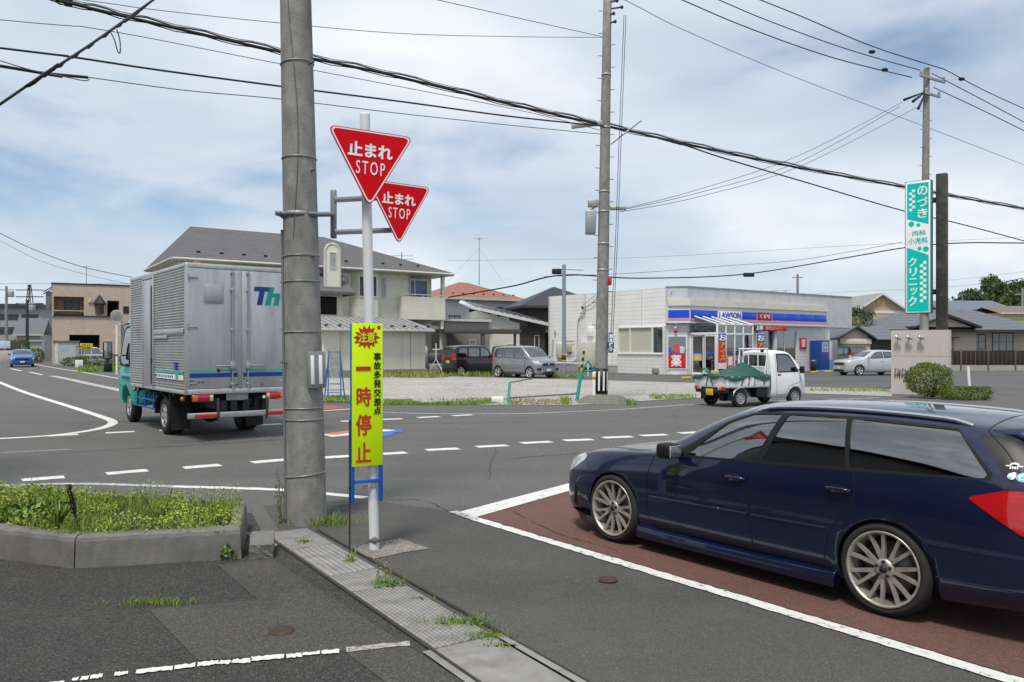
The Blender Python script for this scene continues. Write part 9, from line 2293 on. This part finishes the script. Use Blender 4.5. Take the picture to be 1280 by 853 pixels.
for k in range(16): z = h3_-2.0-k*0.42; s = 1 if k % 2 else -1; q.tube([(s*0.14, 0, z), (s*0.29, 0, z+0.01)], 0.012, 5)
q.build('step_bolts', DKMETAL, p3)
# small steel pole by the store wall and a far pole
p4 = thing('steel_pole', 'slim grey steel pole with a yellow and black band beside the store wall', 'pole', (*gp(705, 467.5).to_2d(), 0.2)); Y4 = p4.location.y; z4 = zat(331, Y4)
q = MB(); q.cyl((0, 0, 0), (0, 0, z4), 0.13, 0.115, 16); q.build('shaft', mat('pole_grey', (0.27, 0.31, 0.345), 0.5, 0.3, var=0.06), p4)
q = MB(); zA, zB = zat(454, Y4), zat(442, Y4)
for k in range(3): q.lathe([(0.128, zA+(zB-zA)*k/3), (0.136, zA+(zB-zA)*k/3), (0.136, zA+(zB-zA)*(k+1)/3), (0.128, zA+(zB-zA)*(k+1)/3)], 20, 'z', k % 2)
q.build('warning_band', [mat('band_ochre', (0.35, 0.22, 0.04), 0.6, var=0.2), BLACKP], p4)
q = MB(); q.bbox(-0.75, -0.15, -0.1, 0.1, z4-0.6, z4-0.25, 0.06); q.tube([(-0.2, 0, z4-0.3), (1.2, 0, z4-0.35)], 0.02, 5); q.build('cable_closure', BLACKP, p4)
o = thing('utility_pole', 'short distant pole top showing above the store roof', 'utility pole', (*pt(997, 440, 110).to_2d(), 0.2)); q = MB(); q.cyl((0, 0, 0), (0, 0, zat(343, 110)), 0.22, 0.15, 10); q.build('shaft', CONC, o); q = MB(); z = zat(347, 110); q.box(-0.75, 0.75, -0.07, 0.07, z-0.07, z+0.07); q.build('cross_arm', GALV, o)
o = thing('utility_pole', 'distant pole in front of the trees at the right edge', 'utility pole', (*pt(1278, 440, 100).to_2d(), 0.2)); q = MB(); q.cyl((0, 0, 0), (0, 0, zat(360, 100)), 0.2, 0.15, 10); q.build('shaft', CONC, o); q = MB(); z = zat(368, 100); q.box(-0.9, 0.6, -0.07, 0.07, z-0.07, z+0.07); q.build('cross_arm', GALV, o)
for px, Y, s, lab in ((903, 75, 0.7, 'small antenna peeping over the store roof near the sign name'), (967, 80, 0.9, 'two-pronged antenna over the right part of the store roof'), (982, 82, 1.0, 'antenna beside the distant pole above the store roof')):
 z = zat(372, Y); o = thing('roof_antenna', lab, 'antenna', (*pt(px, 440, Y).to_2d(), 0.2)); q = MB(); q.cyl((0, 0, 0), (0, 0, z+0.8*s), 0.03); q.tube([(-0.6*s, 0, z+0.7*s), (0.6*s, 0, z+0.75*s)], 0.025, 5); q.tube([(-0.35*s, 0, z+0.45*s), (0.35*s, 0, z+0.95*s)], 0.02, 5); q.build('mast', GALV, o)

# ------------------------------------------------------------------ small barriers on the gravel lot
TEALP = mat('teal_paint', (0.02, 0.30, 0.24), 0.5, var=0.2, vs_=5)
BT = MB()
def bar_at(q, a, b, r, mi=0): q.tube([tuple(a), tuple(b)], r, 8, mi)
gl0 = gp(635, 504.5); gr0 = gp(721, 501.5)
bar = thing('pipe_barrier', 'low pipe barrier with a teal leg along the front of the gravel lot', 'barrier', gl0)
q = MB(); bar_at(q, (0, 0, 0), (0.06, 0.3, 0.68), 0.045); q.build('teal_leg', TEALP, bar)
q = MB(); d = gr0-gl0; bar_at(q, (0.05, 0.2, 0.17), tuple(d+Vector((0, 0.2, 0.24))), 0.028); bar_at(q, (0.05, 0.28, 0.68), (0.9, 2.2, 0.74), 0.024); q.build('rail', mat('weathered_pipe', (0.17, 0.16, 0.15), 0.7, 0.2, var=0.25, vs_=6), bar)
trb = thing('trestle', 'teal trestle leg with a yellow and black striped pole leaning on it', 'trestle', gr0)
q = MB(); bar_at(q, (0, 0, 0), (0.17, 0.15, 1.02), 0.06); q.build('leg', TEALP, trb)
q = MB(); A, B = Vector((0.17, 0.15, 1.02)), Vector((0.27, 0.24, 1.72))
for k in range(6): bar_at(q, A.lerp(B, k/6), A.lerp(B, (k+1)/6), 0.04, k % 2)
q.build('striped_pole', [mat('stripe_yellow', (0.55, 0.36, 0.03), 0.5), BLACKP], trb)
p = gp(735, 473.5); tr2 = thing('trestle', 'small green A shaped trestle beside the striped pole', 'trestle', p)
q = MB(); bar_at(q, (-0.55, 0, 0), (0, 0, 0.95), 0.05); bar_at(q, (0.55, 0.2, 0), (0, 0, 0.95), 0.05); bar_at(q, (-0.3, 0, 0.42), (0.3, 0.1, 0.42), 0.03); q.build('frame', TEALP, tr2)
p = gp(742.5, 503); bo = thing('bollard', 'slim white plastic bollard with an orange band beside the striped pole guard', 'bollard', p)
q = MB(); q.cyl((0, 0, 0), (0, 0, 0.98), 0.055, n=14); q.lathe([(0.055, 0.98), (0.04, 1.02), (0, 1.03)], 14); q.build('post', SIGNW, bo); q = MB(); q.lathe([(0.056, 0.78), (0.06, 0.78), (0.06, 0.88), (0.056, 0.88)], 14); q.build('orange_band', mat('band_orange', (0.6, 0.28, 0.02), 0.5), bo); q = MB(); q.lathe([(0.10, 0), (0.10, 0.05), (0.06, 0.07)], 14); q.build('base', BLACKP, bo)
p = gp(622, 504.5); o = MB(); o.bbox(-0.2, 0.2, -0.12, 0.12, 0, 0.22, 0.03); ob = o.build('concrete_block', WHITE); ob.location = p; tag(ob, 'small pale concrete block at the left end of the pipe barrier', 'concrete block')
gr = thing('guard_rail', 'thin white guard rail in front of the store side wall', 'guard rail', gp(690, 469)); d = gp(735, 470.5)-gp(690, 469)
q = MB(); bar_at(q, (0, 0, 0.72), tuple(d+Vector((0, 0, 0.72))), 0.035); bar_at(q, (0, 0, 0), (0, 0, 0.72), 0.035); bar_at(q, tuple(d), tuple(d+Vector((0, 0, 0.72))), 0.035); q.build('rail', ALUF, gr)
# blue folding stand
p = gp(418, 499.5); bs_ = thing('folding_stand', 'blue steel A frame stand with a pale panel on the edge of the gravel lot', 'stand', p, R(12))
FB2 = mat('stand_blue', (0.03, 0.16, 0.42), 0.45, var=0.12)
q = MB(); W_, H_ = 0.20, 1.72
for x in (-W_, W_): bar_at(q, (x*1.15, 0, 0), (x*0.95, 0.22, H_), 0.024); bar_at(q, (x*1.8, 0.75, 0), (x*0.95, 0.26, H_*0.98), 0.022)
for z in (0.25, 0.55, 1.68): bar_at(q, (-W_, 0.22*z/H_, z), (W_, 0.22*z/H_, z), 0.018);
bar_at(q, (-W_*1.6, 0.66, 0.3), (W_*1.6, 0.66, 0.3), 0.016); q.build('frame', FB2, bs_)
q = MB(); q.add([(-W_*0.8, 0.10, 0.75), (W_*0.8, 0.10, 0.75), (W_*0.75, 0.20, 1.62), (-W_*0.75, 0.20, 1.62)], [(0, 1, 2, 3)]); q.build('panel', mat('weathered_panel', (0.28, 0.27, 0.26), 0.6, var=0.4, vs_=5), bs_)

# ------------------------------------------------------------------ vehicles in their places
place(estate(), (1.64, 8.12), 127.45)
kt = kei_truck(); kh = 27.0
kfx, kfy = math.cos(R(kh)), math.sin(R(kh)); rrw = Vector((7.02, 24.6)); right = Vector((kfy, -kfx)); fr0 = rrw-right*0.66+Vector((kfx, kfy))*2.30
place(kt, fr0, kh); place(tarpaulin(), fr0, kh)
bt_ = box_truck(); bt_.location = (-6.31, 15.4, 0); bt_.rotation_euler = (0, 0, R(127.7))
def put(o, px, Y, heading, dx=0.0): x = (px-640)/F*Y; return place(o, (x, Y), heading)
put(silver_van(), 675, 42.6, -47)
bv = put(black_van('dark maroon black van parked with its yellow plated rear to the road'), 609, 47.8, 40)
b2 = copy_tree(bv); b2['label'] = 'dark van parked deeper under the carport behind the silver van'; put(b2, 650, 54.5, -60)
b3 = copy_tree(bv); b3['label'] = 'black van with a yellow plate half hidden behind the ice freezer'; put(b3, 1049, 61, 95)
sw = silver_hatch(); put(sw, 1064, 46.8, 190)
put(blue_hatch(), 28, 66.0, -58)
put(white_wagon(), 126, 74, 70)
# crates and oddments on the pick-up bed
o = thing('hose_reel', 'loop of green hose with small tubs at the tail of the pick-up bed', 'hose', (0, 0, 0)); o.location = kt.location+Vector((0, 0, 0.0)); o.rotation_euler = kt.rotation_euler
q = MB(); q.tube([(2.72+0.0, -0.45+0.16*math.cos(a), 1.03+0.15*math.sin(a)) for a in [math.pi*k/12 for k in range(13)]], 0.03, 8); q.build('hose', mat('hose_green', (0.03, 0.22, 0.12), 0.5), o)
q = MB(); q.bbox(2.55, 2.75, -0.15, 0.05, 0.93, 1.12, 0.03); q.build('tub', mat('tub_tan', (0.5, 0.3, 0.16), 0.6), o); q = MB(); q.bbox(2.6, 2.8, -0.22, -0.12, 0.93, 1.06, 0.02); q.build('can', mat('can_blue', (0.03, 0.06, 0.2), 0.5), o)

# ------------------------------------------------------------------ overhead wires
def wire(label, pts, r, m_=None, sag=0.0, nm='overhead_wire', n=14, extra=None, grp='overhead wires'):
 """pts: (column, row, depth) along the wire"""
 P = [pt(*p) for p in pts]; q = MB(); path = []
 off = lambda p: p[0] < 0 or p[0] > 1280 or p[1] < 0
 if off(pts[0]): P.insert(0, P[0]+(P[0]-P[1]).normalized()*14)          # the wire runs on past the picture
 if off(pts[-1]): P.append(P[-1]+(P[-1]-P[-2]).normalized()*14)
 if len(P) > 2: path = spline(P, 8)
 else:
  for k in range(n+1): t = k/n; p = P[0].lerp(P[1], t); p.z -= 4*sag*t*(1-t); path.append(p)
 q.tube([tuple(p) for p in path], r, 6, 0)
 if extra:
  for off, rad, wv in extra:
   q.tube([(p.x, p.y+0.02, p.z+off+wv*math.sin(i*1.7)) for i, p in enumerate(path)], rad, 5, 0)
 return tag(q.build(nm, m_ or CABLE), label, 'cable', grp)
# depth along the main road line through the two poles
def dl(px): k = (px-640)/F; return (27*1.0-(3.04*0.53/0.848)) / (1-k*0.53/0.848)
def mainline(rows, dy=0.0): return [(px, py, dl(px)+dy) for px, py in rows]
wire('thick black bundle of cables crossing the whole sky from upper left to right', mainline([(10, -18), (75, 1), (200, 31), (350, 65), (480, 92), (640, 131), (760, 158), (880, 185), (1000, 210), (1130, 234), (1200, 247), (1290, 263)]), 0.038, extra=[(0.07, 0.020, 0.03), (-0.05, 0.014, 0.025), (0.11, 0.010, 0.02)])
wire('thinner black cable sagging from the pole bracket below the thick bundle', mainline([(790, 165), (850, 180), (905, 198), (1000, 226), (1130, 264), (1200, 280), (1290, 304)], -0.3), 0.026)
wire('thin grey wire just under the thick bundle on the left', mainline([(-10, 24), (125, 37), (350, 80), (640, 136), (750, 163)], -0.6), 0.010, CABLEG)
wire('middle black cable from the left edge to the gravel corner pole', mainline([(-10, 59), (80, 70), (200, 88), (350, 108), (500, 127), (640, 146), (755, 158)], -1.0), 0.024)
wire('lower cable with a thick spliced start near the left edge', mainline([(-10, 81), (50, 91), (110, 97)], -1.3), 0.034)
wire('lowest thin wire from the splice to the gravel corner pole', mainline([(105, 96), (230, 113), (350, 124), (500, 142), (640, 157), (752, 168)], -1.3), 0.012, CABLEG)
wire('grey upper wire from the left to the gravel corner pole', mainline([(90, -2), (190, 12), (350, 29), (500, 42), (640, 46), (757, 47)], 0.8), 0.010, CABLEG)
wire('short wire descending from the top edge to the gravel corner pole', mainline([(520, -6), (600, 12), (680, 30), (757, 47)], 1.5), 0.012, CABLEG)
wire('twisted black service cable curving down across the upper left corner', [(-8, 136, 12), (30, 110, 12.2), (70, 84, 12.6), (110, 58, 13.2), (150, 30, 14), (175, 12, 14.6), (200, -6, 15)], 0.022, extra=[(0.0, 0.014, 0.03)])
wire('looped slack end hanging from the twisted service cable', [(137, 38, 13.7), (143, 50, 13.7), (147, 64, 13.7), (150, 66, 13.7), (150, 52, 13.7), (146, 37, 13.7)], 0.010)
wire('frayed tail of the spliced cable near the left edge', mainline([(0, 76), (40, 88), (80, 96), (105, 101), (112, 99)], -1.35), 0.012, CABLEG)
# power lines to the pole behind the clinic sign
wire('highest power line from the top edge to the right hand cross-arm', [(920, -12, 33), (1000, 20, 34), (1090, 58, 35.5), (1181, 87, 37.2)], 0.022)
wire('second power line from the top edge to the right hand cross-arm', [(870, -12, 32), (960, 26, 33.5), (1060, 62, 35), (1150, 88, 37)], 0.020)
wire('third power line from the top edge to the left end of the cross-arm', [(820, -14, 31), (930, 33, 33), (1040, 72, 35), (1140, 97, 37)], 0.022)
wire('upper power line leaving the right cross-arm to the right edge', [(1181, 87, 37.2), (1230, 113, 39), (1295, 143, 41)], 0.020)
wire('middle power line leaving the clinic pole to the right edge', [(1165, 92, 37), (1230, 126, 39), (1295, 161, 41)], 0.020)
wire('lower power line leaving the clinic pole to the right edge', [(1166, 109, 37), (1230, 139, 39), (1295, 171, 41)], 0.020)
wire('thin grey wire from the gravel corner pole top to the right edge', [(757, -12, 27), (860, 40, 29.5), (1000, 99, 33.5), (1155, 158, 37), (1295, 212, 41)], 0.012, CABLEG)
wire('upper of three wires rising from the pole box to the clinic pole', [(775, 262, 27), (870, 238, 29), (1000, 194, 33), (1128, 128, 36.8)], 0.012, CABLEG)
wire('middle of three wires rising from the pole box to the clinic pole', [(775, 263, 27), (870, 242, 29), (1000, 202, 33), (1125, 133, 36.8)], 0.012, CABLEG)
wire('lower of three wires rising from the pole box to the clinic pole', [(775, 265, 27), (870, 247, 29), (1000, 208, 33), (1147, 134, 36.8)], 0.012, CABLEG)
wire('far cable passing behind the steel pole and over the store', [(560, 372, 60), (640, 358, 56), (705, 344, 52), (800, 348, 60), (930, 343, 66), (1060, 322, 66), (1130, 310, 64), (1200, 304, 62), (1290, 304, 60)], 0.05)
wire('second far cable above the store roof', [(680, 346, 60), (800, 341, 66), (900, 333, 68), (1000, 325, 68), (1128, 303, 66)], 0.022, CABLEG)
wire('faint far line across the middle sky', [(560, 326, 120), (800, 322, 120), (1050, 308, 120), (1290, 296, 120)], 0.022, CABLEG)
wire('lower faint far line right of the clinic sign', [(1170, 352, 120), (1230, 346, 120), (1295, 338, 120)], 0.022, CABLEG)
wire('lowest faint far line over the store and bungalow', [(960, 372, 130), (1060, 365, 130), (1170, 360, 130), (1295, 349, 130)], 0.022, CABLEG)
wire('far left cable descending behind the truck box', [(-10, 287, 60), (40, 311, 60), (100, 333, 62), (165, 347, 66)], 0.026)
wire('second far left cable descending behind the truck box', [(-10, 296, 60), (50, 326, 60), (110, 344, 62), (165, 356, 66)], 0.016, CABLEG)
wire('level far wire above the apartment house', [(-10, 355, 110), (165, 355, 110)], 0.03, CABLEG)
o = MB(); c = pt(936, 343, 66); o.bbox(-0.45, 0.45, -0.12, 0.12, -0.22, 0.12, 0.06); ob = o.build('cable_closure', BLACKP); ob.location = c; tag(ob, 'black cable splice box hanging on the far cable above the store', 'splice box', None)
for k, (px, py, Y) in enumerate(((1090, 65, 35.6), (1106, 87.5, 36.2), (1202, 99, 38))):
 o = MB(); o.ico((0, 0, 0), 0.10, 2, 0, 0, (1.6, 1, 0.9)); ob = o.build('line_damper', BLACKP); ob.location = pt(px, py, Y); tag(ob, ['black lump on the second power line left of the clinic pole', 'black lump on the third power line left of the clinic pole', 'black lump on the upper power line right of the clinic pole'][k], 'line fitting', 'line fittings')
# unseen building left of the view, added for its dark reflection in the estate car
rb_ = thing('reflected_building', 'dark roofed building out of view at the left, added for its reflection in the car windows', 'building', (-9.8, -5.0, 0), R(90))
q = MB(); q.box(0, 12.5, 0, 8, 0, 9.4); q.build('wall', mat('reflected_wall', (0.14, 0.135, 0.13), 0.8, var=0.15), rb_); gable_roof(0, 12.5, 0, 8, 9.5, 1.8, 0.8, True).build('roof', [mat('reflected_roof', (0.03, 0.03, 0.033), 0.6), DKMETAL], rb_)
for k in range(3): window(rb_, 1.5+k*4, 3.5+k*4, 1.0, 2.4, 0, mull=1)
